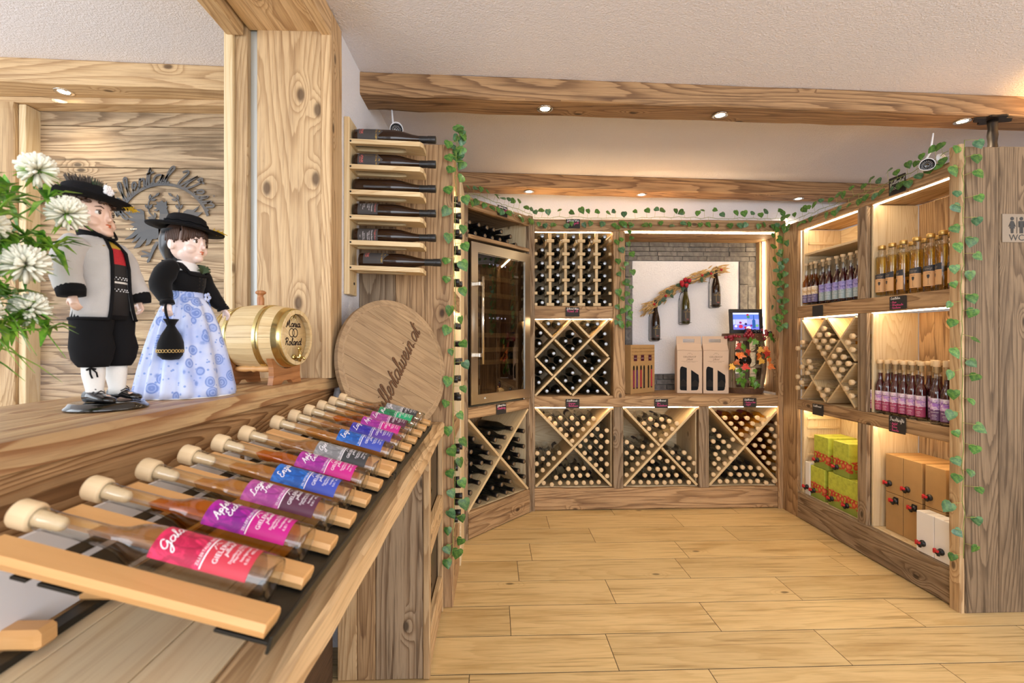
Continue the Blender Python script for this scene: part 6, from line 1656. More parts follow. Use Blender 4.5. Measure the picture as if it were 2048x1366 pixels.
m.build('burnt_lettering', plain('burnt_wood', '#4a301c', .8), t, fix=False)
m = MB()
for st in [[(a*k, b_-.02) for a, b_ in st] for st in pl_]: ribbon(m, [st], .0028, M=Matrix.Translation((0, 0, .0004)) @ R_)
m.v = [v+Vector((0, 0, .0012)) for v in m.v]
m.build('letter_core', plain('letter_core', '#7a5535', .8), t, fix=False)

# wall rack with six lying wine bottles
t = thing('wall_bottle_rack', 'pale wooden wall rack with six shelves for lying wine bottles', 'wine rack', (0, 0, 0))
WX = -.659
yb0, yb1 = 2.170, 2.285
board(t, 'back_board', WX, WX+.024, yb0, yb1, 1.507, 2.283, WSPR2)
zs_ = [2.186-.1105*k for k in range(6)]
dirx = math.radians(1.9)
for k, z in enumerate(zs_):
    # shelf with a long slot for the bottle belly
    Ls = .318; y0_, y1_ = -.0575, .0575; y2, y3 = -.030, .030
    out = [(0, y0_), (Ls, y0_), (Ls, y1_), (0, y1_)]
    m = MB()
    def slab(pts): m.prism(pts, -.020, 0)
    slab([(0, y0_), (.235, y0_), (.235, y2+.01), (.215, y2+.003), (.19, y2), (.02, y2), (0, y2)])
    slab([(0, y3), (.02, y3), (.19, y3), (.215, y3-.003), (.235, y3-.01), (.235, y1_), (0, y1_)])
    slab([(.235, y0_), (Ls-.012, y0_), (Ls, y0_+.02), (Ls, y1_-.004), (Ls-.004, y1_), (.235, y1_)]); slab([(0, y2), (.012, y2), (.012, y3), (0, y3)])
    m.uv = [[(m.v[i].x, m.v[i].y+m.v[i].z) for i in f] for f in m.f]
    o = m.build('shelf', WSPR2, t, (WX+.0245, (yb0+yb1)/2, z), (0, dirx, 0))
    m = MB().lathe([(0, 0), (.004, 0), (.004, .002), (0, .0015)], 10, M=Matrix.Translation((.005, y0_, -.010)) @ Matrix.Rotation(PI/2, 4, 'X'), caps=False); m.build('screw', MBLACK, o)
m = MB().lathe([(0, 0), (.006, 0), (.006, .003), (0, .003)], 12, M=Matrix.Translation((WX+.024, yb0+.07, 1.56)) @ Matrix.Rotation(PI/2, 4, 'Y'), caps=False); m.build('screw_hole', MBLACK, t)
def rack_bottle(lab, z, kind, dx=0.0, roll=0.0):
    t = thing('rose_wine_bottle', lab, 'bottle', (WX+.031+dx, (yb0+yb1)/2, z), 0, 'wine bottles in the wall rack')
    t.rotation_euler = (0, PI/2+.012, 0)
    r = .0375; L = .362
    MB().lathe([(0, .010), (r*.6, .008), (r*.88, 0), (r*.98, .004), (r, .012), (r, .165), (r*.97, .185), (r*.88, .208), (r*.72, .232), (r*.55, .256), (.0165, .280), (.0150, .30), (.0148, .345), (0, .345)], 28, caps=False).build('glass', MAMBGL, t)
    MB().lathe([(.0155, .288), (.0160, .289), (.0158, .325), (.0170, .327), (.0170, .333), (.0164, .335), (.0172, .337), (.0172, L-.002), (.016, L), (0, L)], 24, caps=False).build('capsule', MCAP, t)
    # -x local is up in the world after the quarter turn; the camera side is -Y
    c = -PI/2-.62+roll
    z0, h = .022, .088
    P = patch(r+.0007, c-1.15, c+1.15, z0, z0+h, 20)
    if kind == 'front':
        for i in range(len(P.v)):
            if i % 2: a = abs((i//2)-10)/10; P.v[i] = P.v[i]+Vector((0, 0, .024*max(0, 1-a*1.6)**1.2))
    lb = P.build('label', MGREYLBL, t, fix=False)
    f = bend(r+.0013, c, z0)
    if kind == 'front':
        m = MB(); flat_text(m, 'ZILLERTAL WEIN', .0105, fn=f, dy=.078); ribbon(m, [spline([(-.022, .030), (-.020, .036), (-.024, .040), (-.021, .046), (-.022, .058), (-.0215, .070)], 3)], .0009, fn=f)
        ribbon(m, [spline([(-.004, .092), (-.001, .099), (.002, .094), (.005, .098), (.003, .091)], 3)], .0016, fn=f)
        m.build('gold_print', MGOLD, lb, fix=False)
        m = MB(); flat_text(m, 'aPINK', .016, fn=f, dy=.014, dx=-.004); flat_text(m, 'ROSÉ WEIN', .0055, fn=f, dy=.008); m.build('pink_print', MPINKPR, lb, fix=False)
        m = MB()
        for rr_ in (.010, .014): ribbon(m, [[(.002+rr_*math.cos(q*PI/10), .052+rr_*math.sin(q*PI/10)) for q in range(21)]], .0006, fn=f)
        m.build('seal_print', plain('seal_print', '#3f3b39', .6), lb, fix=False)
    elif kind == 'back':
        m = MB(); flat_text(m, 'Zweigelt Rosé 2022', .0085, fn=f, dy=.074); m.build('pink_print', MPINKPR, lb, fix=False)
        m = MB()
        for k, (s_, sz, yy) in enumerate((('Wein aus Österreich', .0075, .060), ('Trocken  11,5% vol', .0068, .049), ('enthält Sulfite', .006, .042), ('Zillertal Wein', .005, .028), ('Hofkellerei im Zillertal', .005, .022), ('0,75 l', .005, .010))): flat_text(m, s_, sz, fn=f, dy=yy)
        m.build('white_print', MWHITEPR, lb, fix=False)
dz = .026
rack_bottle('rose wine bottle with gold print label, top shelf of the wall rack', zs_[0]+dz, 'front', 0, .10)
rack_bottle('rose wine bottle with gold print label turned down, second shelf of the wall rack', zs_[1]+dz, 'front', 0, .55)
rack_bottle('wine bottle showing no label, third shelf of the wall rack', zs_[2]+dz, 'plain', 0, 2.6)
rack_bottle('wine bottle with printed back label, fourth shelf of the wall rack', zs_[3]+dz, 'back', 0, -.05)
rack_bottle('wine bottle with back label turned down, fifth shelf of the wall rack', zs_[4]+dz, 'back', 0, .75)
rack_bottle('rose wine bottle pulled forward, lowest shelf of the wall rack', zs_[5]+dz, 'front', .024, -.15)
# ---------------------------------------------------------------- wooden keg, dolls, plant on the sill; emblem behind
SZ = 1.1555
t = thing('wooden_keg', 'small oak keg with brass hoops, tap and burnt names on the sill', 'keg', (-.80, 1.733, 1.314), 0)
t.rotation_euler = (0, 0, math.radians(-9))
KL, KB, KH = .125, .1125, .094
def kr(x): return KH+(KB-KH)*math.cos(x/KL*PI/2)**.9 if abs(x) < KL else KH
AX = Matrix.Rotation(PI/2, 4, 'Y')        # lathe axis Z -> X
nst = 18
for k in range(nst):
    a0, a1 = 2*PI*k/nst+.004, 2*PI*(k+1)/nst-.004
    m = MB(); rings = []
    for i in range(13):
        x = -KL+2*KL*i/12; R0 = kr(x)
        rings.append([Vector((x, R*math.cos(a), R*math.sin(a))) for R, a in ((R0, a0), (R0, (a0+a1)/2), (R0, a1), (R0-.013, a1), (R0-.013, a0))])
    m.loft(rings, smooth=False); m.uv = [[(m.v[i].x, math.atan2(m.v[i].z, m.v[i].y)*.1) for i in f] for f in m.f]
    m.build('stave', WBAR, t)
for x0, x1 in ((-.122, -.100), (-.083, -.064), (.030, .050), (.090, .122)):
    m = MB(); pr_f = [(kr(x0)+.0008, x0), (kr((x0+x1)/2)+.0014, (x0+x1)/2), (kr(x1)+.0008, x1), (kr(x1)-.001, x1), (kr(x0)-.001, x0), (kr(x0)+.0008, x0)]
    m.lathe(pr_f, 48, M=AX, caps=False); m.build('hoop', MBRASS, t)
hd = MB().lathe([(0, .108), (KH-.013, .108), (KH-.013, .100), (0, .100)], 40, M=AX, caps=False).build('front_head', WBAR, t)
MB().lathe([(0, -.108), (KH-.013, -.108), (KH-.013, -.100), (0, -.100)], 40, M=AX, caps=False).build('back_head', WBAR, t)
HF = lambda a, b_: (.1086, a, b_)
MBURN = plain('burnt_print', '#2b1a10', .8)
m = MB()
for s_, yy, sz in (('Maria', .036, .024), ('Roland', -.026, .024)):
    pl_, L_ = strokes(s_, sz, .1, 4); ribbon(m, [[(a*min(1, .105/L_), b_+yy) for a, b_ in st] for st in pl_], .0042, fn=HF)
for cx in (-.009, .011): ribbon(m, [[(cx+.0155*math.cos(q*PI/12), .016+.0145*math.sin(q*PI/12)) for q in range(25)]], .0034, fn=HF)
m.build('burnt_lettering', MBURN, t, fix=False)
MB().lathe([(.010, .105), (.0115, .12), (.0115, .135), (.009, .14), (.0085, .146), (.013, .150), (.017, .152), (.017, .158), (.011, .162), (0, .162)], 24, caps=False, M=Matrix.Translation((-.012, 0, 0))).build('bung', WCHERRY, t)
m = MB(); m.tube([(.1095, .0, .066+.0)]+[(.1095+.004*math.sin(q), .013*math.cos(q), .064+.013*math.sin(q)) for q in [PI/2+i*PI/8 for i in range(16)]], .0015, 6); m.ball((.109, 0, .077), .003, 8, 6); m.build('ring_pull', MBRASS, t)
m = MB(); zt = -.068
m.tube([(.108, 0, zt), (.135, 0, zt)], .006, 12); m.lathe([(0, 0), (.010, 0), (.010, .004), (.006, .006)], 16, M=Matrix.Translation((.1085, 0, zt)) @ AX, caps=False)
m.tube([(.132, 0, zt+.022), (.132, 0, zt+.004), (.132, 0, zt-.015)], [.005, .006, .0045], 12); m.tube([(.132, 0, zt), (.146, 0, zt-.001), (.150, 0, zt-.008)], .0045, 10); tp = m.build('tap', MBRASS, t)
MB().ball((.132, 0, zt+.030), (.004, .012, .008), 12, 8).build('tap_handle', MBRASS, tp)
# cradle
cz0 = SZ+.0005-1.314
st_ = thing('keg_cradle', 'varnished cherry wood cradle carrying the small oak keg', 'cradle', (-.80, 1.733, 1.314), 0); st_.rotation_euler = (0, 0, math.radians(-9))
for x in (-.078, .078):
    pts = []
    R = kr(x)+.0015
    top = cz0+.088
    y1 = math.sqrt(R*R-top*top) if abs(top) < R else .05
    prof = [(-.085, cz0), (-.078, cz0+.03), (-.080, cz0+.06), (-.092, top)]
    arc = []
    a0 = math.atan2(top, -y1); a1 = math.atan2(top, y1)
    for i in range(13):
        q = (PI+math.asin(-top/R))+(PI-2*math.asin(-top/R))*i/12
        arc.append((R*math.cos(q), R*math.sin(q)))
    pts = prof+arc+[(-p[0], p[1]) for p in prof[::-1]]+[(.035, cz0), (.02, cz0+.012), (-.02, cz0+.012), (-.035, cz0)]
    m = MB(); m.prism(pts, x-.009, x+.009); m.v = [Vector((v.z, v.x, v.y)) for v in m.v]; m.uv = [[(v_.y, v_.z) for v_ in (m.v[i] for i in f)] for f in m.f]
    m.build('end_board', WCHERRY, st_)
m = MB(); m.lathe([(.007, -.068), (.010, -.05), (.011, -.03), (.008, -.01), (.012, 0), (.008, .01), (.011, .03), (.010, .05), (.007, .068)], 16, M=Matrix.Translation((0, -.052, cz0+.052)) @ AX); m.build('turned_spindle', WBEECH, st_)
m = MB(); m.lathe([(.007, -.068), (.010, -.05), (.011, -.03), (.008, -.01), (.012, 0), (.008, .01), (.011, .03), (.010, .05), (.007, .068)], 16, M=Matrix.Translation((0, .052, cz0+.052)) @ AX); m.build('turned_spindle', WBEECH, st_)

# ---- dolls (porcelain, about half a metre): continuous body, clothes as parts
def remeshed(mb, name, mat, parent, voxel=.0017, smooth=6):
    o = mb.build(name, mat, None)
    md = o.modifiers.new('r', 'REMESH'); md.mode = 'VOXEL'; md.voxel_size = voxel; md.use_smooth_shade = True
    ms = o.modifiers.new('s', 'SMOOTH'); ms.iterations = smooth; ms.factor = .5
    dg = bpy.context.evaluated_depsgraph_get(); me = bpy.data.meshes.new_from_object(o.evaluated_get(dg)); me.name = name
    bpy.data.objects.remove(o)
    me.materials.clear(); me.materials.append(mat)
    n = bpy.data.objects.new(name, me); COL.objects.link(n); n.parent = parent; return n
def ell(cx, cy_, cz, rx, ry, n=24): return [Vector((cx+rx*math.cos(2*PI*k/n), cy_+ry*math.sin(2*PI*k/n), cz)) for k in range(n)]
def head_shape(m, cz, k=1.0):
    c = lambda x, y, z: (x*k, y*k, cz+z*k)
    b = lambda p, r, s=24, q=16: m.ball(c(*p), tuple(v*k for v in (r if isinstance(r, tuple) else (r, r, r))), s, q)
    b((0, .004, .006), (.0375, .042, .043)); b((0, -.008, -.016), (.030, .028, .026)); b((0, -.026, -.031), (.0125, .0105, .0095))
    for s in (-1, 1):
        b((s*.017, -.022, -.013), (.013, .012, .012)); b((s*.0375, .006, -.004), (.0045, .009, .013), 14, 10)
    b((0, -.0395, -.007), (.0045, .006, .0055), 14, 10); b((0, -.036, .002), (.0035, .005, .009), 14, 10)
    b((0, -.033, -.0195), (.0075, .0055, .0045), 14, 10)
def hand(m, wrist, d, side, up, k=1.0):
    """palm with five separate fingers; d = direction of the fingers, up = back-of-hand normal"""
    w = Vector(wrist); d = Vector(d).normalized(); up = Vector(up); up = (up-d*up.dot(d)).normalized(); s = d.cross(up)*side
    pr = [[w+d*(.001+.017*k*i/4)+s*(.0085*k*math.cos(q)*(1+.12*i/4))+up*(.0048*k*math.sin(q)) for q in [2*PI*j/12 for j in range(12)]] for i in range(5)]
    m.loft(pr)
    for j, (o, L) in enumerate(((-.0072, .0135), (-.0025, .0165), (.0022, .0155), (.0068, .012))):
        b = w+d*.016*k+s*o*k
        m.tube([b, b+d*L*.4*k-up*.0015*k, b+d*L*.72*k-up*.006*k, b+d*L*.85*k-up*.0105*k], [.0027*k, .0026*k, .0024*k, .0019*k], 8)
    b = w+d*.005*k-s*.0075*k
    m.tube([b, b+d*.006*k-s*.0055*k-up*.003*k, b+d*.013*k-s*.0065*k-up*.007*k], [.0032*k, .0029*k, .0021*k], 8)
MSKIN = plain('porcelain_skin', '#e9c3ae', .28, spec=.5, coat=.3); MLIP = plain('painted_lips', '#c9683f', .3); MCHEEK = None
m_, nt, b = newmat('porcelain_skin_blush'); g = N(nt)
MFELT = plain('grey_felt', '#bfbbb8', .95, bump=.5, bscale=600, var=.10, sheen=.3); MBFELT = plain('black_felt', '#131214', .9, bump=.2, bscale=400, spec=.2); MVEL = plain('black_velvet', '#09080a', .8, spec=.2, sheen=.08, bump=.2, bscale=300)
MSOCK = plain('knitted_sock', '#ece9e4', .9, bump=.9, bscale=420); MSHOE = plain('patent_leather', '#131214', .12, coat=.6)
MHAIR = plain('brown_hair', '#4a3327', .55, var=.25, bump=.4, bscale=500); MEYEW = plain('eye_white', '#efe9e2', .1); MIRIS = plain('brown_iris', '#3a2414', .05, coat=1)
MYEL = plain('yellow_tassel', '#c9a21a', .8, var=.25); MFLW = plain('white_blossom', '#f1eff0', .8)
def face_parts(t, cz, k=1.0, lip=MLIP):
    for s in (-1, 1):
        e = MB().ball((s*.0145*k, -.0315*k, cz+.004*k), (.0062*k, .0048*k, .0048*k), 16, 10).build('eye', MEYEW, t)
        MB().ball((s*.0148*k, -.0352*k, cz+.004*k), (.0034*k, .0018*k, .0036*k), 14, 8).build('iris', MIRIS, e)
        m = MB(); m.tube([(s*.0085*k, -.0345*k, cz+.0072*k), (s*.0145*k, -.0372*k, cz+.0092*k), (s*.0205*k, -.0335*k, cz+.0072*k)], .0008*k, 6); m.build('lashes', plain('lash_brown', '#4a3020', .6), e)
        m = MB(); m.tube([(s*.007*k, -.0372*k, cz+.0135*k), (s*.014*k, -.0375*k, cz+.0165*k), (s*.022*k, -.0325*k, cz+.0140*k)], [.0006*k, .0010*k, .0005*k], 6); m.build('brow', MHAIR, t)
    m = MB(); m.tube([(-.0062*k, -.0345*k, cz-.0185*k), (-.0025*k, -.0378*k, cz-.0172*k), (0, -.0380*k, cz-.0178*k), (.0025*k, -.0378*k, cz-.0172*k), (.0062*k, -.0345*k, cz-.0185*k)], [.0006*k, .0017*k, .0015*k, .0017*k, .0006*k], 8)
    m.tube([(-.0045*k, -.0352*k, cz-.0202*k), (0, -.0382*k, cz-.0212*k), (.0045*k, -.0352*k, cz-.0202*k)], [.0006*k, .0021*k, .0006*k], 8); m.build('lips', lip, t)
def curls(t, cz, k, n_, lo, front, seed, r0=.0085):
    rn = random.Random(seed); m = MB()
    while n_ > 0:
        p = Vector((rn.gauss(0, 1), rn.gauss(0, 1), rn.gauss(0, 1))).normalized()
        if p.z < lo or (p.y < -.35 and p.z < front) or p.z > .8: continue
        n_ -= 1; c = (p.x*.040*k, .004*k+p.y*.045*k, cz+.006*k+p.z*.044*k)
        q = rn.uniform(0, 6.28); a = Vector((math.cos(q), math.sin(q), rn.uniform(-.5, .5)))
        pts = [Vector(c)+Vector((math.cos(q+u)*.006, math.sin(q+u)*.006, (u-3)*.0011)) for u in [i*.8 for i in range(8)]]
        m.tube(pts, [.002, .0032, .0036, .0038, .0038, .0034, .003, .0015], 5)
    m.ball((0, .006*k, cz+.010*k), (.0395*k, .0435*k, .043*k), 20, 14, fn=lambda p: p if not (p.y < -.30 and p.z < front+.1) else p*.8)
    m.build('hair', MHAIR, t)
# male doll
t = thing('doll', 'male doll in grey felt jacket, black breeches and feathered hat', 'doll', (-.835, 1.09, SZ), math.radians(86))
MB().lathe([(0, 0), (.072, 0), (.074, .004), (.068, .009), (.064, .015), (.058, .0165), (0, .0165)], 40, caps=False).build('round_base', plain('glossy_black', '#191714', .1, coat=.8), t)
m = MB(); HC = .424
head_shape(m, HC, 1.13); m.loft([ell(0, .004, .365, .018, .018), ell(0, .003, .40, .0165, .017)])
m.loft([ell(0, 0, .20, .046, .034), ell(0, 0, .26, .044, .033), ell(0, 0, .32, .050, .036), ell(0, 0, .355, .048, .032), ell(0, .002, .372, .022, .02)])
for s in (-1, 1):
    m.tube([(s*.045, 0, .352), (s*.070, .004, .30), (s*.082, -.010, .245)], [.017, .014, .010], 12)
    hand(m, (s*.083, -.012, .242), (s*.05, -.25, -1), s, (s*1.0, -.2, 0))
    m.tube([(s*.024, 0, .21), (s*.028, 0, .12), (s*.028, .003, .035)], [.026, .019, .012], 12); m.tube([(s*.028, .008, .027), (s*.030, -.03, .024)], [.010, .009], 10)
remeshed(m, 'body', MSKIN, t); face_parts(t, HC, 1.13); curls(t, HC, 1.13, 260, -.6, .40, 3)
# socks, shoes, breeches
for s in (-1, 1):
    m = MB(); m.loft([ell(s*.028, .002, .030, .0150, .0165, 18), ell(s*.028, .002, .045, .0150, .016, 18), ell(s*.028, .003, .075, .0195, .0205, 18), ell(s*.028, .002, .105, .021, .021, 18)]); m.build('sock', MSOCK, t)
    m = MB(); rings = []
    for y, w_, h_ in ((.022, .006, .018), (.018, .0135, .026), (.004, .0158, .029), (-.012, .0160, .022), (-.028, .0165, .015), (-.040, .0130, .012), (-.046, .005, .008)):
        rings.append([Vector((s*(.030+(.004 if y < 0 else 0))+w_*math.cos(2*PI*k/16), y, .0168+max(.0, h_*.5+h_*.5*math.sin(2*PI*k/16)))) for k in range(16)])
    m.loft(rings); sh = m.build('shoe', MSHOE, t)
    m = MB()
    for yy in (-.006, -.013): m.tube([(s*.032-.012, yy, .040-.25*(abs(yy))), (s*.032, yy-.002, .0445+.2*yy), (s*.032+.012, yy, .040-.25*abs(yy))], .0014, 6)
    m.tube([(s*.032-.008, -.01, .046), (s*.032, -.008, .044), (s*.032+.008, -.01, .046), (s*.032+.012, -.012, .040)], .0012, 6); m.build('shoe_lace', MSHOE, sh)
m = MB()
for s in (-1, 1):
    rings = []
    for z, r, ox in ((.093, .0235, .029), (.098, .027, .030), (.110, .0335, .031), (.135, .036, .031), (.165, .034, .030), (.190, .035, .028), (.215, .032, .024), (.23, .024, .02)):
        rings.append([Vector((s*ox+(r+.0016*math.sin(5*q+z*90))*math.cos(q), .001+(r*1.08+.0016*math.cos(4*q+z*120))*math.sin(q), z)) for q in [2*PI*k/28 for k in range(28)]])
    m.loft(rings)
m.loft([ell(0, 0, .195, .050, .038), ell(0, 0, .215, .053, .040), ell(0, 0, .24, .048, .036)])
m.build('breeches', MBFELT, t)
m = MB(); m.tube([(-.052, -.012, .094), (-.056, -.016, .080), (-.054, -.018, .070)], .0018, 6); m.tube([(-.052, -.012, .094), (-.046, -.020, .082), (-.045, -.021, .072)], .0018, 6); m.tube([(-.060, -.012, .088), (-.052, -.014, .092), (-.046, -.020, .089)], .002, 6); m.build('knee_ribbon', MBFELT, t)
# waistcoat and belt
mv, nt, b = newmat('waistcoat'); g = N(nt); tc = g.n('ShaderNodeTexCoord').outputs['Object']; sp = g.n('ShaderNodeSeparateXYZ'); nt.links.new(tc, sp.inputs[0]); z = sp.outputs[2]
zz = g.math('DIVIDE', g.math('SUBTRACT', z, .2), .2)
c = g.ramp(zz, [(0, srgb('#1d1b1d')), (.34, srgb('#e8e4de')), (.36, srgb('#1d1b1d')), (.545, srgb('#b8202c')), (.715, srgb('#b9972f')), (.80, srgb('#1f6a4a'))], 'CONSTANT')
wv = g.noise(tc, 420, 2); nt.links.new(g.mix(g.math('MULTIPLY', g.smooth(wv, .5, .7), .35), c, srgb('#2a2018')), b.inputs['Base Color']); b.inputs['Roughness'].default_value = .75
m = MB().loft([ell(0, -.001, .205, .050, .040), ell(0, -.002, .26, .049, .041), ell(0, -.002, .32, .053, .041), ell(0, -.001, .355, .049, .036), ell(0, .001, .374, .026, .024)]); m.build('waistcoat', mv, t)
m = MB()
for k in range(17): q = math.radians(-128+76*k/16); m.ball((.0505*math.cos(q), -.002+.0425*math.sin(q), .284+.004*(k % 2)), .0014, 6, 4)
for k in range(17): q = math.radians(-128+76*k/16); m.ball((.0495*math.cos(q), -.002+.0420*math.sin(q), .262-.004*(k % 2)), .0014, 6, 4)
m.build('belt_embroidery', MFLW, t)
# jacket, open in front
m = MB(); rings = []
n_ = 34
for z, rx, ry, op in ((.196, .061, .050, 34), (.215, .058, .048, 30), (.26, .054, .046, 25), (.31, .0575, .046, 22), (.345, .056, .042, 20), (.365, .044, .034, 18), (.378, .029, .026, 16)):
    a0 = math.radians(-90+op); a1 = math.radians(270-op)
    outer = [Vector((rx*math.cos(a0+(a1-a0)*k/n_), ry*math.sin(a0+(a1-a0)*k/n_)+.0008*math.sin(9*k), z)) for k in range(n_+1)]
    inner = [Vector((v.x*.94, v.y*.94, z)) for v in outer[::-1]]
    rings.append(outer+inner)
m.loft(rings); jk = m.build('jacket', MFELT, t)
m = MB()
for i in (0, n_): m.tube([(r[i].x*1.01, r[i].y*1.02, r[i].z) for r in rings], .0034, 8)
m.tube([(v.x*1.01, v.y*1.02, v.z) for v in rings[0][:n_+1]], .0036, 8)
m.build('jacket_trim', MBFELT, jk)
m = MB().lathe([(.026, .372), (.030, .374), (.029, .388), (.0235, .394), (.0215, .39)], 28, caps=False); m.build('jacket_collar', MBFELT, jk)
for s in (-1, 1):
    m = MB(); pts = spline([(s*.044, .0, .358), (s*.066, .006, .335), (s*.079, .004, .295), (s*.084, -.008, .262), (s*.085, -.012, .246)], 3); L_ = len(pts)
    m.tube(pts, [.0195+.0075*math.sin(PI*min(1, .15+i/L_*.85))+.0008*math.sin(i*2.3) for i in range(L_)], 18); sl = m.build('sleeve', MFELT, t)
    m = MB().tube([(s*.0845, -.0095, .262), (s*.0848, -.0110, .254), (s*.085, -.0125, .240)], [.0235, .0245, .0225], 18); m.build('sleeve_cuff', MBFELT, sl)
# hat
def hat(t, cz, tilt, rb, rc, hc, mat, droop=.004, roll=0.0):
    M = Matrix.Translation((0, .002, cz)) @ Matrix.Rotation(tilt, 4, 'X') @ Matrix.Rotation(roll, 4, 'Y')
    m = MB(); m.lathe([(rc*.96, .004), (rc, -.001), (rb*.8, -.003-droop*.3), (rb, -.002-droop), (rb+.001, .001-droop), (rb*.8, .002), (rc+.001, .005), (rc*.99, hc*.5), (rc*.93, hc*.8), (rc*.72, hc*.97), (rc*.35, hc*1.0), (0, hc*.96)], 44, M=M, caps=False); h = m.build('hat', mat, t)
    for z_ in (.008, .014):
        m = MB(); m.tube([M @ Vector(((rc+.002)*math.cos(q*PI/24), (rc+.002)*math.sin(q*PI/24), z_+.0012*math.sin(q*1.5))) for q in range(48)], .0026, 6, closed=True); m.build('hat_cord', MBFELT, h)
    return h, M
h, M = hat(t, .458, .10, .077, .047, .036, MBFELT, -.008, .06)
m = MB(); rn = random.Random(4)
for k in range(150):
    q = rn.uniform(0, 6.28); r_ = .026*math.sqrt(rn.random()); p = M @ Vector((r_*math.cos(q), r_*math.sin(q)+.008, .030)); d = Vector((math.cos(q)*.3+rn.gauss(0, .2), math.sin(q)*.3+rn.gauss(0, .2), 1)).normalized()
    m.tube([p, p+d*.012, p+d*.024], [.0020, .0018, .0004], 4)
m.build('hat_plume', plain('feather_brown', '#4a4038', .9, var=.3), h)
m = MB()
for k in range(9):
    p = M @ Vector((-.018+.002*k, -.030, .024)); m.tube([p, p+Vector((-.010+.003*k, -.004, .022-.0006*k*k*.3))], [.0009, .0004], 4)
m.build('hat_sprig', plain('sprig_green', '#33502f', .7), h)
m = MB(); c = M @ Vector((-.002, -.044, .026))
for k in range(16): q = k*2.4; m.ball(c+Vector((.010*math.cos(q)*math.sqrt(k/16), -.003, .010*math.sin(q)*math.sqrt(k/16))), (.005, .004, .005), 8, 6)
m.build('hat_blossom', MFLW, h)
def tassel(c, L, h, d):
    m = MB(); rn = random.Random(8)
    for k in range(70):
        p = Vector(c)+Vector(d)*L*rn.random(); q = Vector((rn.gauss(0, .004), rn.gauss(0, .003), rn.gauss(0, .004))); m.tube([p, p+q+Vector(d)*.006+Vector((0, 0, -.003))], [.0016, .0008], 4)
    m.build('hat_tassel', MYEL, h)
tassel(M @ Vector((.024, -.054, .006)), .026, h, (.55, -.62, -.25))
m = MB()
for s in (-1, 1): m.tube(spline([(s*.045, .006, .455), (s*.0475, -.002, .43), (s*.040, -.014, .402), (s*.021, -.030, .379), (0, -.036, .373)], 4), .0030, 6)
m.build('chin_strap', MBFELT, h)

# he leans back a little
for c in [o for o in bpy.data.objects if o.parent == t and o.name.split('.')[0] != 'round_base']:
    for o in [c]+[d for d in bpy.data.objects if d.parent == c]:
        for v in o.data.vertices:
            z = max(0, v.co.z-.03); v.co.y += .05*z+.022*min(1, max(0, (v.co.z-.35)/.06)); v.co.z = .0165+(v.co.z-.0165)*.975
# female doll
t = thing('doll', 'female doll in black velvet bodice and blue flowered dirndl skirt', 'doll', (-.828, 1.352, SZ), math.radians(82))
HC = .404; FK = 1.2
m = MB(); head_shape(m, HC, FK); m.loft([ell(0, .004, .35, .0165, .0165), ell(0, .003, .395, .0148, .0155)])
m.loft([ell(0, 0, .0015, .03, .03), ell(0, 0, .20, .045, .04), ell(0, 0, .262, .036, .029), ell(0, 0, .31, .045, .034), ell(0, 0, .338, .043, .028), ell(0, .002, .356, .019, .018)])
RH, LH = (-.088, -.020, .240), (.092, -.038, .236)
m.tube([(-.042, 0, .335), (-.074, .006, .29), RH], [.015, .0125, .0085], 12); hand(m, (-.088, -.021, .238), (-.05, -.1, -1), -1, (-1, -.3, 0))
m.tube([(.042, 0, .335), (.070, 0, .285), LH], [.015, .0125, .0085], 12); hand(m, (.093, -.039, .235), (.25, -.45, -.8), 1, (.9, -.2, .4))
remeshed(m, 'body', plain('porcelain_pale', '#efd3c6', .25, coat=.35), t); face_parts(t, HC, FK)
m = MB(); rn = random.Random(9)
hk = lambda x, y, z: (x*FK, y*FK, HC+z*FK)
for k in range(52):
    x = -.034+.068*k/51; m.tube(spline([hk(x, -.028+abs(x)*.3, .034), hk(x*1.08+rn.gauss(0, .001), -.040+abs(x)*.55, .024), hk(x*1.12+rn.gauss(0, .002), -.0395+abs(x)*.62, .019-abs(x)*.55+rn.gauss(0, .002))], 3), .0026, 5)
for s in (-1, 1):
    for k in range(8): m.tube(spline([hk(s*.036, -.012+.004*k, .03), hk(s*.040, -.012+.004*k, .012), hk(s*.0385, -.010+.004*k, .002+rn.gauss(0, .003))], 3), .0026, 5)
m.ball(hk(0, .008, .012), (.038*FK, .040*FK, .040*FK), 20, 12); m.build('hair', MHAIR, t)
m = MB(); m.loft([ell(0, .012*FK, HC+.030*FK, .039*FK, .038*FK), ell(0, .017*FK, HC+.010*FK, .0415*FK, .038*FK), ell(0, .024*FK, HC-.012*FK, .036*FK, .032*FK), ell(0, .028*FK, HC-.034*FK, .022*FK, .02*FK), ell(0, .028*FK, HC-.042*FK, .012, .012)]); sc = m.build('satin_scarf', plain('black_satin', '#15161b', .22, sheen=.2), t)
m = MB(); m.loft([[Vector((s_*.030, .044+.004*a, HC-.056+b_*.012)) for a, b_ in ((-1, -1), (1, -1), (1, 1), (-1, 1))] for s_ in (-1, -.4, 0, .4, 1)]); m.build('satin_bow', plain('black_satin_bow', '#17181d', .25), sc)
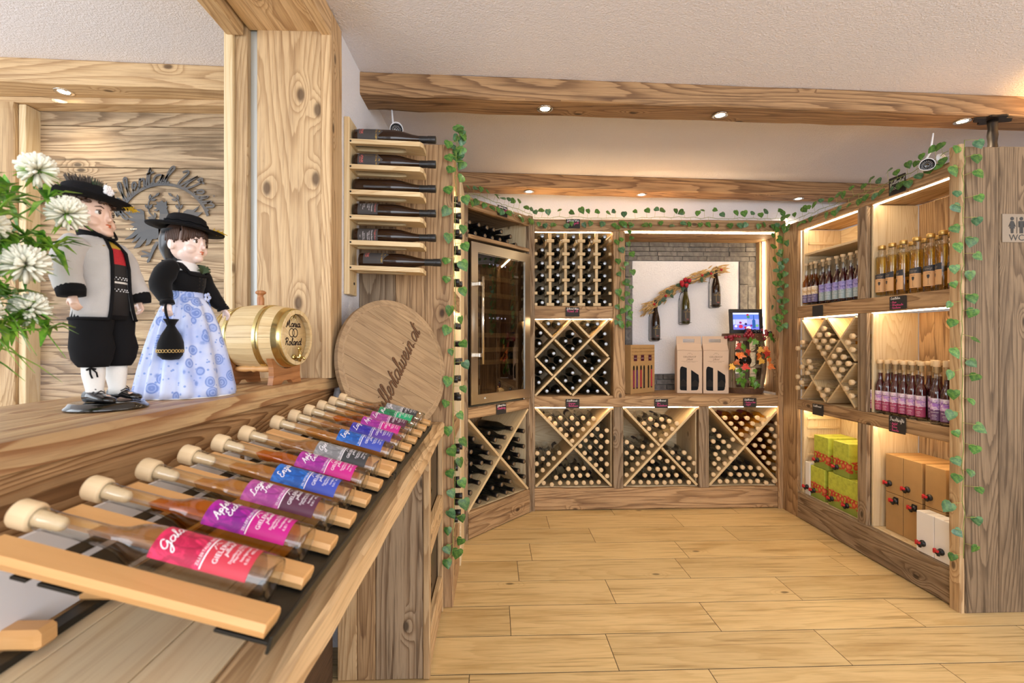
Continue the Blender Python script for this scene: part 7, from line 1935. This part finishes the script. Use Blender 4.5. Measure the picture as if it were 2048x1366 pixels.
# skirt with folds
def fold_ring(z, r, amp, n=96, ph=0.0): return [Vector(((r+amp*math.sin(13*q+ph+2*math.sin(2*q)))*math.cos(q), (r*.94+amp*math.sin(13*q+ph+2*math.sin(2*q)))*math.sin(q), z)) for q in [2*PI*k/n for k in range(n)]]
ms_, nt, b = newmat('blue_flowered_cloth'); g = N(nt); tc = g.n('ShaderNodeTexCoord').outputs['Object']
v1 = g.n('ShaderNodeTexVoronoi'); v1.inputs['Scale'].default_value = 25; nt.links.new(g.vmath('ADD', tc, (0, 0, 0)), v1.inputs['Vector'])
v2 = g.n('ShaderNodeTexVoronoi'); v2.inputs['Scale'].default_value = 75; nt.links.new(tc, v2.inputs['Vector'])
sh = g.math('SINE', g.math('MULTIPLY', g.math('ADD', v1.outputs['Distance'], g.math('MULTIPLY', g.noise(tc, 90, 2), .12)), 42.0))
blo = g.smooth(v1.outputs['Distance'], .42, .34)
base = g.mix(g.smooth(g.noise(tc, 12, 3), .4, .65), srgb('#c9d2ee'), srgb('#a9baea'))
fl = g.mix(g.smooth(sh, -.2, .5), srgb('#5f7fc8'), srgb('#93a9e0'))
c = g.mix(g.math('MULTIPLY', blo, .85), base, fl)
c = g.mix(g.math('MULTIPLY', g.smooth(v2.outputs['Distance'], .26, .18), g.math('SUBTRACT', 1.0, blo)), c, srgb('#86a0da'))
nt.links.new(c, b.inputs['Base Color']); b.inputs['Roughness'].default_value = .5; b.inputs['Sheen Weight'].default_value = .2
m = MB().loft([fold_ring(.0025, .116, .0085), fold_ring(.02, .1145, .0085), fold_ring(.07, .105, .0075), fold_ring(.13, .091, .0065), fold_ring(.19, .074, .0055), fold_ring(.235, .057, .0042), fold_ring(.256, .044, .0016), fold_ring(.262, .042, .0004)], cap0=True); m.build('dirndl_skirt', ms_, t)
m = MB().lathe([(.090, .0003), (.112, .0003), (.112, .0022), (.09, .0022)], 40, M=Matrix.Scale(1, 4), caps=False); m.build('petticoat_hem', MFLW, t)
m = MB().lathe([(.0425, .252), (.0435, .256), (.0425, .272), (.041, .278), (.0395, .275)], 36, caps=False); m.v = [Vector((v.x, v.y*.86, v.z)) for v in m.v]; wb = m.build('waistband', ms_, t)
m = MB(); rn = random.Random(2)
for q0 in (0, 1.25, 2.5, 3.77, 5.0): m.ball((.0275+.008*math.cos(q0), -.0385, .265+.008*math.sin(q0)), (.0055, .003, .0055), 10, 6)
m.build('waist_bow', ms_, wb)
m = MB(); m.loft([[Vector((.040+dx, -.030+.01*dx*10, z)), Vector((.040+dx+w_, -.026, z)), Vector((.041+dx+w_, -.022, z)), Vector((.041+dx, -.026, z))] for z, dx, w_ in ((.262, 0, .006), (.22, .022, .008), (.16, .042, .009), (.10, .058, .010))]); m.build('apron_ribbon', plain('blue_ribbon', '#5f80c4', .5), wb)
# bodice with square neckline over a white blouse
m = MB().loft([ell(0, -.001, .268, .0395, .033), ell(0, -.002, .295, .045, .039), ell(0, -.002, .318, .0485, .0405), ell(0, 0, .330, .047, .036)]); bd = m.build('velvet_bodice', MVEL, t)
m = MB().loft([ell(0, -.001, .318, .046, .0375), ell(0, 0, .336, .044, .031), ell(0, .002, .350, .030, .024), ell(0, .003, .359, .0205, .0195)]); m.build('white_blouse', plain('white_linen', '#eeecea', .85, bump=.4, bscale=500), t)
m = MB(); m.tube([(.019*math.cos(q*PI/12), .003+.0185*math.sin(q*PI/12), .360+.003*math.sin(q*PI/12)) for q in range(24)], .0016, 6, closed=True); m.build('neck_cord', MVEL, t)
m = MB()
m.tube(spline([(-.034, .012, .347), (-.036, -.016, .343), (-.033, -.029, .331), (-.030, -.0375, .322), (0, -.0425, .320), (.030, -.0375, .322), (.033, -.029, .331), (.036, -.016, .343), (.034, .012, .347)], 3), .0042, 8); m.build('neckline_braid', MBFELT, bd)
for s in (-1, 1):
    m = MB().loft([[Vector((s*(.030+.012*a), y, z+.006*b_)) for a, b_ in ((0, -1), (1, -1), (1.2, 0), (1, 1), (0, 1))] for y, z in ((-.026, .333), (-.012, .345), (.004, .349), (.016, .343), (.024, .33))]); m.build('shoulder_strap', MVEL, bd)
m = MB()
for k in range(5):
    z = .277+.009*k
    for s in (-1, 1): m.ball((s*.006, -.0405-.0012*(k > 2), z), .0017, 8, 5)
m.build('bodice_hooks', plain('dark_bronze', '#3b342b', .3, .8), bd)
m = MB(); rn = random.Random(6)
for k in range(46):
    q = rn.uniform(-1.9, 1.9); p = Vector((.006, -.039, .326)); m.tube([p, p+Vector((math.sin(q)*.018, -.006, .010+math.cos(q)*.010)), p+Vector((math.sin(q)*.026, -.006, .010+math.cos(q)*.014))], [.0012, .0010, .0004], 4)
m.build('fir_sprig', plain('fir_green', '#3c4f33', .8), bd)
for s, H_, md in ((-1, RH, (-.076, .010, .292)), (1, LH, (.074, -.002, .288))):
    pts = spline([(s*.040, .002, .340), (s*.056, .006, .330), md, tuple(H_[j]+(md[j]-H_[j])*.35 for j in range(3)), (H_[0], H_[1], H_[2]+.005)], 3); L_ = len(pts)
    m = MB().tube(pts, [.019+.009*math.sin(PI*min(1, i/L_*1.25))*(i/L_ < .8)-.006*(i/L_)+.0009*math.sin(i*2.1) for i in range(L_)], 18); sl = m.build('velvet_sleeve', MVEL, t)
    m = MB().tube([pts[-2], (H_[0], H_[1], H_[2]-.002)], [.0150, .0165], 16); m.build('sleeve_cuff', MVEL, sl)
h, M = hat(t, .447, .10, .090, .047, .036, MBFELT, .002, .05)
tassel(M @ Vector((.028, -.052, .006)), .030, h, (.45, -.72, -.12))
# pouch in her right hand
t = thing('velvet_pouch', 'black velvet drawstring pouch with gold braid held by the female doll', 'pouch', (-.828, 1.352, SZ), math.radians(82))
o_ = Vector((-.092, -.033, 0))
m = MB()
prof = [(0, .098), (.020, .100), (.0305, .110), (.0335, .125), (.031, .142), (.024, .160), (.014, .176), (.0095, .184), (.013, .192), (.019, .200), (.0165, .2005), (.008, .190), (0, .188)]
m.lathe(prof, 28, caps=False)
m.v = [Vector((v.x*(1+.06*math.sin(7*math.atan2(v.y, v.x))*min(1, max(0, (v.z-.14)/.04)))+o_.x, v.y*.8+o_.y, v.z)) for v in m.v]; pb_ = m.build('bag', MVEL, t)
m = MB()
for k in range(26): q = 2*PI*k/26; m.tube([(o_.x+.0335*math.cos(q+i*PI/4*0)+.0035*math.cos(i*PI/4)*-math.sin(q), o_.y+.8*.0335*math.sin(q)+.0035*math.cos(i*PI/4)*math.cos(q), .121+.0035*math.sin(i*PI/4)) for i in range(8)], .0010, 5, closed=True)
m.build('gold_braid', plain('gold_braid', '#c9a86a', .4, .5), pb_)
m = MB(); m.tube(spline([(o_.x-.006, o_.y-.002, .185), (o_.x-.016, o_.y-.004, .205), (o_.x-.012, o_.y+.004, .232), (o_.x+.004, o_.y+.012, .246)], 4), .0026, 6); m.tube(spline([(o_.x+.004, o_.y, .185), (o_.x-.010, o_.y+.004, .21), (o_.x-.008, o_.y+.008, .235), (o_.x+.004, o_.y+.012, .246)], 4), .0026, 6); m.build('twisted_cord', MBFELT, pb_)

# potted artificial plant at the left edge
t = thing('potted_plant', 'artificial plant with white fluffy blossoms and grassy leaves on the sill', 'plant', (-.84, .615, SZ))
MB().lathe([(0, 0), (.045, 0), (.055, .09), (.060, .10), (.055, .102), (.050, .09), (0, .085)], 32, caps=False).build('pot', plain('white_ceramic', '#e8e6e2', .3, coat=.5), t)
rn = random.Random(31)
MGRN = [leaf_mat('grass_leaf', '#5f9a2e', '#9cc84a', .4), leaf_mat('fresh_leaf', '#3f7a2a', '#7fb83c', .4)]
def blade(p, pts, w_, mat, name='leaf'):
    m = MB(); n_ = len(pts); vs = []
    for i, q in enumerate(pts):
        a = Vector(pts[max(i-1, 0)]); b = Vector(pts[min(i+1, n_-1)]); d = (b-a).normalized(); s = d.cross(Vector((0, 0, 1)))
        s = s.normalized() if s.length > 1e-4 else Vector((1, 0, 0)); ww = w_*math.sin(PI*min(.97, .12+.85*i/(n_-1)))
        vs += [Vector(q)+s*ww+Vector((0, 0, ww*.4)), Vector(q), Vector(q)-s*ww+Vector((0, 0, ww*.4))]
    fs = []
    for i in range(n_-1): fs += [[3*i, 3*i+1, 3*i+4, 3*i+3], [3*i+1, 3*i+2, 3*i+5, 3*i+4]]
    m.add(vs, fs, None, True); return m.build(name, mat, p, fix=False)
for k in range(10):
    a = math.radians(rn.uniform(35, 120)); L = rn.uniform(.24, .36); h_ = rn.uniform(.04, .14)
    pts = [(math.cos(a)*L*u*.45, math.sin(a)*L*u, .09+h_*math.sin(PI*u*.85)*1.3-.05*u*u) for u in [i/8 for i in range(9)]]
    blade(t, pts, .006, MGRN[k % 2], 'long_leaf')
for k in range(60):
    a = rn.uniform(-.6, 2.6) if k < 26 else rn.uniform(1.0, 1.9); r0 = rn.uniform(.08, .25) if k < 26 else rn.uniform(.19, .31); z0 = rn.uniform(.14, .40)
    c = Vector((math.cos(a)*r0*.5, math.sin(a)*r0, z0))
    st = MB().tube(spline([(0, 0, .09), tuple(c*.55+Vector((0, 0, .06))), tuple(c)], 4), .0016, 5).build('stem', MGRN[1], t)
    for j in range(13):
        d = Vector((rn.gauss(0, 1), rn.gauss(0, 1), rn.gauss(0, .6))).normalized(); L = rn.uniform(.03, .06)
        o = blade(st, [tuple(c), tuple(c+d*L*.5+Vector((0, 0, .008))), tuple(c+d*L)], .0065, MGRN[j % 2])
for k, (y, z, s_) in enumerate([(.262, .44, .030), (.30, .375, .032), (.16, .36, .032), (.11, .29, .036), (.22, .27, .034), (.17, .185, .036), (.26, .20, .030), (.05, .40, .034), (.09, .20, .034), (.20, .33, .024)]):
    c = Vector((.05+.02*math.sin(k*2), y, z)); m = MB()
    for j in range(170):
        d = Vector((rn.gauss(0, 1), rn.gauss(0, 1), rn.gauss(0, 1)+.6)).normalized(); m.tube([c+d*s_*.25, c+d*s_*.7, c+d*s_*(.9+.15*rn.random())], [.0026, .0034, .0018], 4)
    fl = m.build('flower', plain('cream_blossom', '#f0eedd', .8), t)
    for j in range(7):
        d = Vector((rn.gauss(0, 1), rn.gauss(0, 1), -.8)).normalized(); blade(fl, [tuple(c), tuple(c+d*s_*.7), tuple(c+d*s_*1.4)], .006, MGRN[0], 'sepal')

# ---- metal emblem on the plank wall of the next room
t = thing('wall_emblem', 'dark metal eagle emblem with arched lettering on the plank wall behind glass', 'emblem', (-1.702, 2.5995, 1.876))
MEMB = plain('anthracite_metal', '#4b4a4a', .45, .5)
k_ = .00257/6.83*1.0
def E2(p): return ((p[0]-752)*k_, -(p[1]-888)*k_)
def emb(nm, polys):
    m = MB()
    for pl_ in polys: m.prism([E2(p) if not isinstance(p[0], tuple) else p for p in pl_], 0, .004)
    m.v = [FRONT @ v+Vector((0, -.006, 0)) for v in m.v]; return m.build(nm, MEMB, t)
wing = [(720, 800), (640, 825), (560, 800), (500, 765), (492, 690), (490, 645), (440, 612), (360, 618), (275, 558), (300, 600), (345, 645), (235, 650), (290, 700), (350, 735), (240, 735), (330, 780), (380, 790), (300, 820), (360, 850), (300, 905), (375, 900), (330, 950), (230, 1030), (330, 1010), (415, 945), (320, 1075), (385, 1050), (450, 985), (350, 1150), (430, 1130), (530, 1010), (505, 1115), (560, 1090), (600, 1020), (650, 1020), (720, 970)]
mir = lambda pl_: [(1504-x, y) for x, y in pl_]
emb('eagle_wing', [wing]); emb('eagle_wing', [mir(wing)])
emb('eagle_body', [[(650, 505), (690, 520), (725, 488), (755, 520), (790, 500), (790, 560), (805, 575), (790, 600), (820, 690), (825, 760), (860, 900), (850, 1010), (800, 1100), (752, 1250), (704, 1100), (690, 1010), (680, 900), (690, 760), (700, 650), (690, 620), (660, 640), (610, 625), (650, 610), (660, 595), (625, 580), (630, 560), (660, 550)]])
leg = [(690, 1060), (620, 1190), (560, 1330), (530, 1345), (525, 1320), (555, 1262), (450, 1268), (445, 1245), (550, 1230), (455, 1192), (465, 1175), (572, 1212), (600, 1130), (650, 1050)]
emb('eagle_claw', [leg]); emb('eagle_claw', [mir(leg)])
def lf(x, y, a, L): 
    c, s = math.cos(a), math.sin(a); return [(x+L*(u*c-v*s), y+L*(u*s+v*c)) for u, v in ((0, 0), (.3, .2), (.65, .2), (1, 0), (.65, -.2), (.3, -.2))]
def stem2(pl_, w_=8):
    out = []; back = []
    for i, p in enumerate(pl_):
        a = pl_[max(i-1, 0)]; b = pl_[min(i+1, len(pl_)-1)]; dx, dy = b[0]-a[0], b[1]-a[1]; l_ = math.hypot(dx, dy); out.append((p[0]-dy/l_*w_, p[1]+dx/l_*w_)); back.append((p[0]+dy/l_*w_, p[1]-dx/l_*w_))
    return out+back[::-1]
lau = [stem2(spline([(640, 740), (560, 660), (545, 560), (570, 480), (640, 430)], 4)), lf(640, 435, -.75, 75), lf(560, 490, -1.4, 85), lf(575, 490, -.2, 80), lf(545, 610, -2.2, 80), lf(548, 610, -.9, 85), lf(640, 735, -1.7, 80), lf(640, 745, 3.3, 110)]
emb('laurel_sprig', lau); emb('laurel_sprig', [mir(p) for p in lau])
m = MB(); R0, R1 = .226, .240; pts = [(R1*math.cos(a), R1*math.sin(a)) for a in [math.radians(18+144*i/36) for i in range(37)]]; pts += [(R0*math.cos(a), R0*math.sin(a)) for a in [math.radians(162-144*i/36) for i in range(37)]]
m.prism(pts, 0, .004); m.v = [FRONT @ v+Vector((0, -.006, 0)) for v in m.v]; m.build('arch', MEMB, t)
m = MB(); pl_, L_ = strokes('Zillertal Wein', .092, .30, 4); A0, A1 = 166, 24
def arcf(x, y): a = math.radians(A0+(A1-A0)*(x/L_+.5)); return ((R1-.004+y)*math.cos(a), -.0105, (R1-.004+y)*math.sin(a))
for st in pl_:
    p3 = [arcf(*p) for p in st]; n_ = len(st); vs = []
    for i in range(n_):
        a = Vector(p3[max(i-1, 0)]); b = Vector(p3[min(i+1, n_-1)]); d = (b-a).normalized() if (b-a).length > 1e-6 else Vector((1, 0, 0)); s = Vector((-d.z, 0, d.x))*.0048
        c = Vector(p3[i]); vs += [c+s, c-s, c+s+Vector((0, .004, 0)), c-s+Vector((0, .004, 0))]
    fs = []
    for i in range(n_-1):
        a, b = 4*i, 4*i+4; fs += [[a+1, b+1, b, a], [a, b, b+2, a+2], [a+3, b+3, b+1, a+1]]
    m.add(vs, fs)
m.build('arched_lettering', MEMB, t, fix=False)
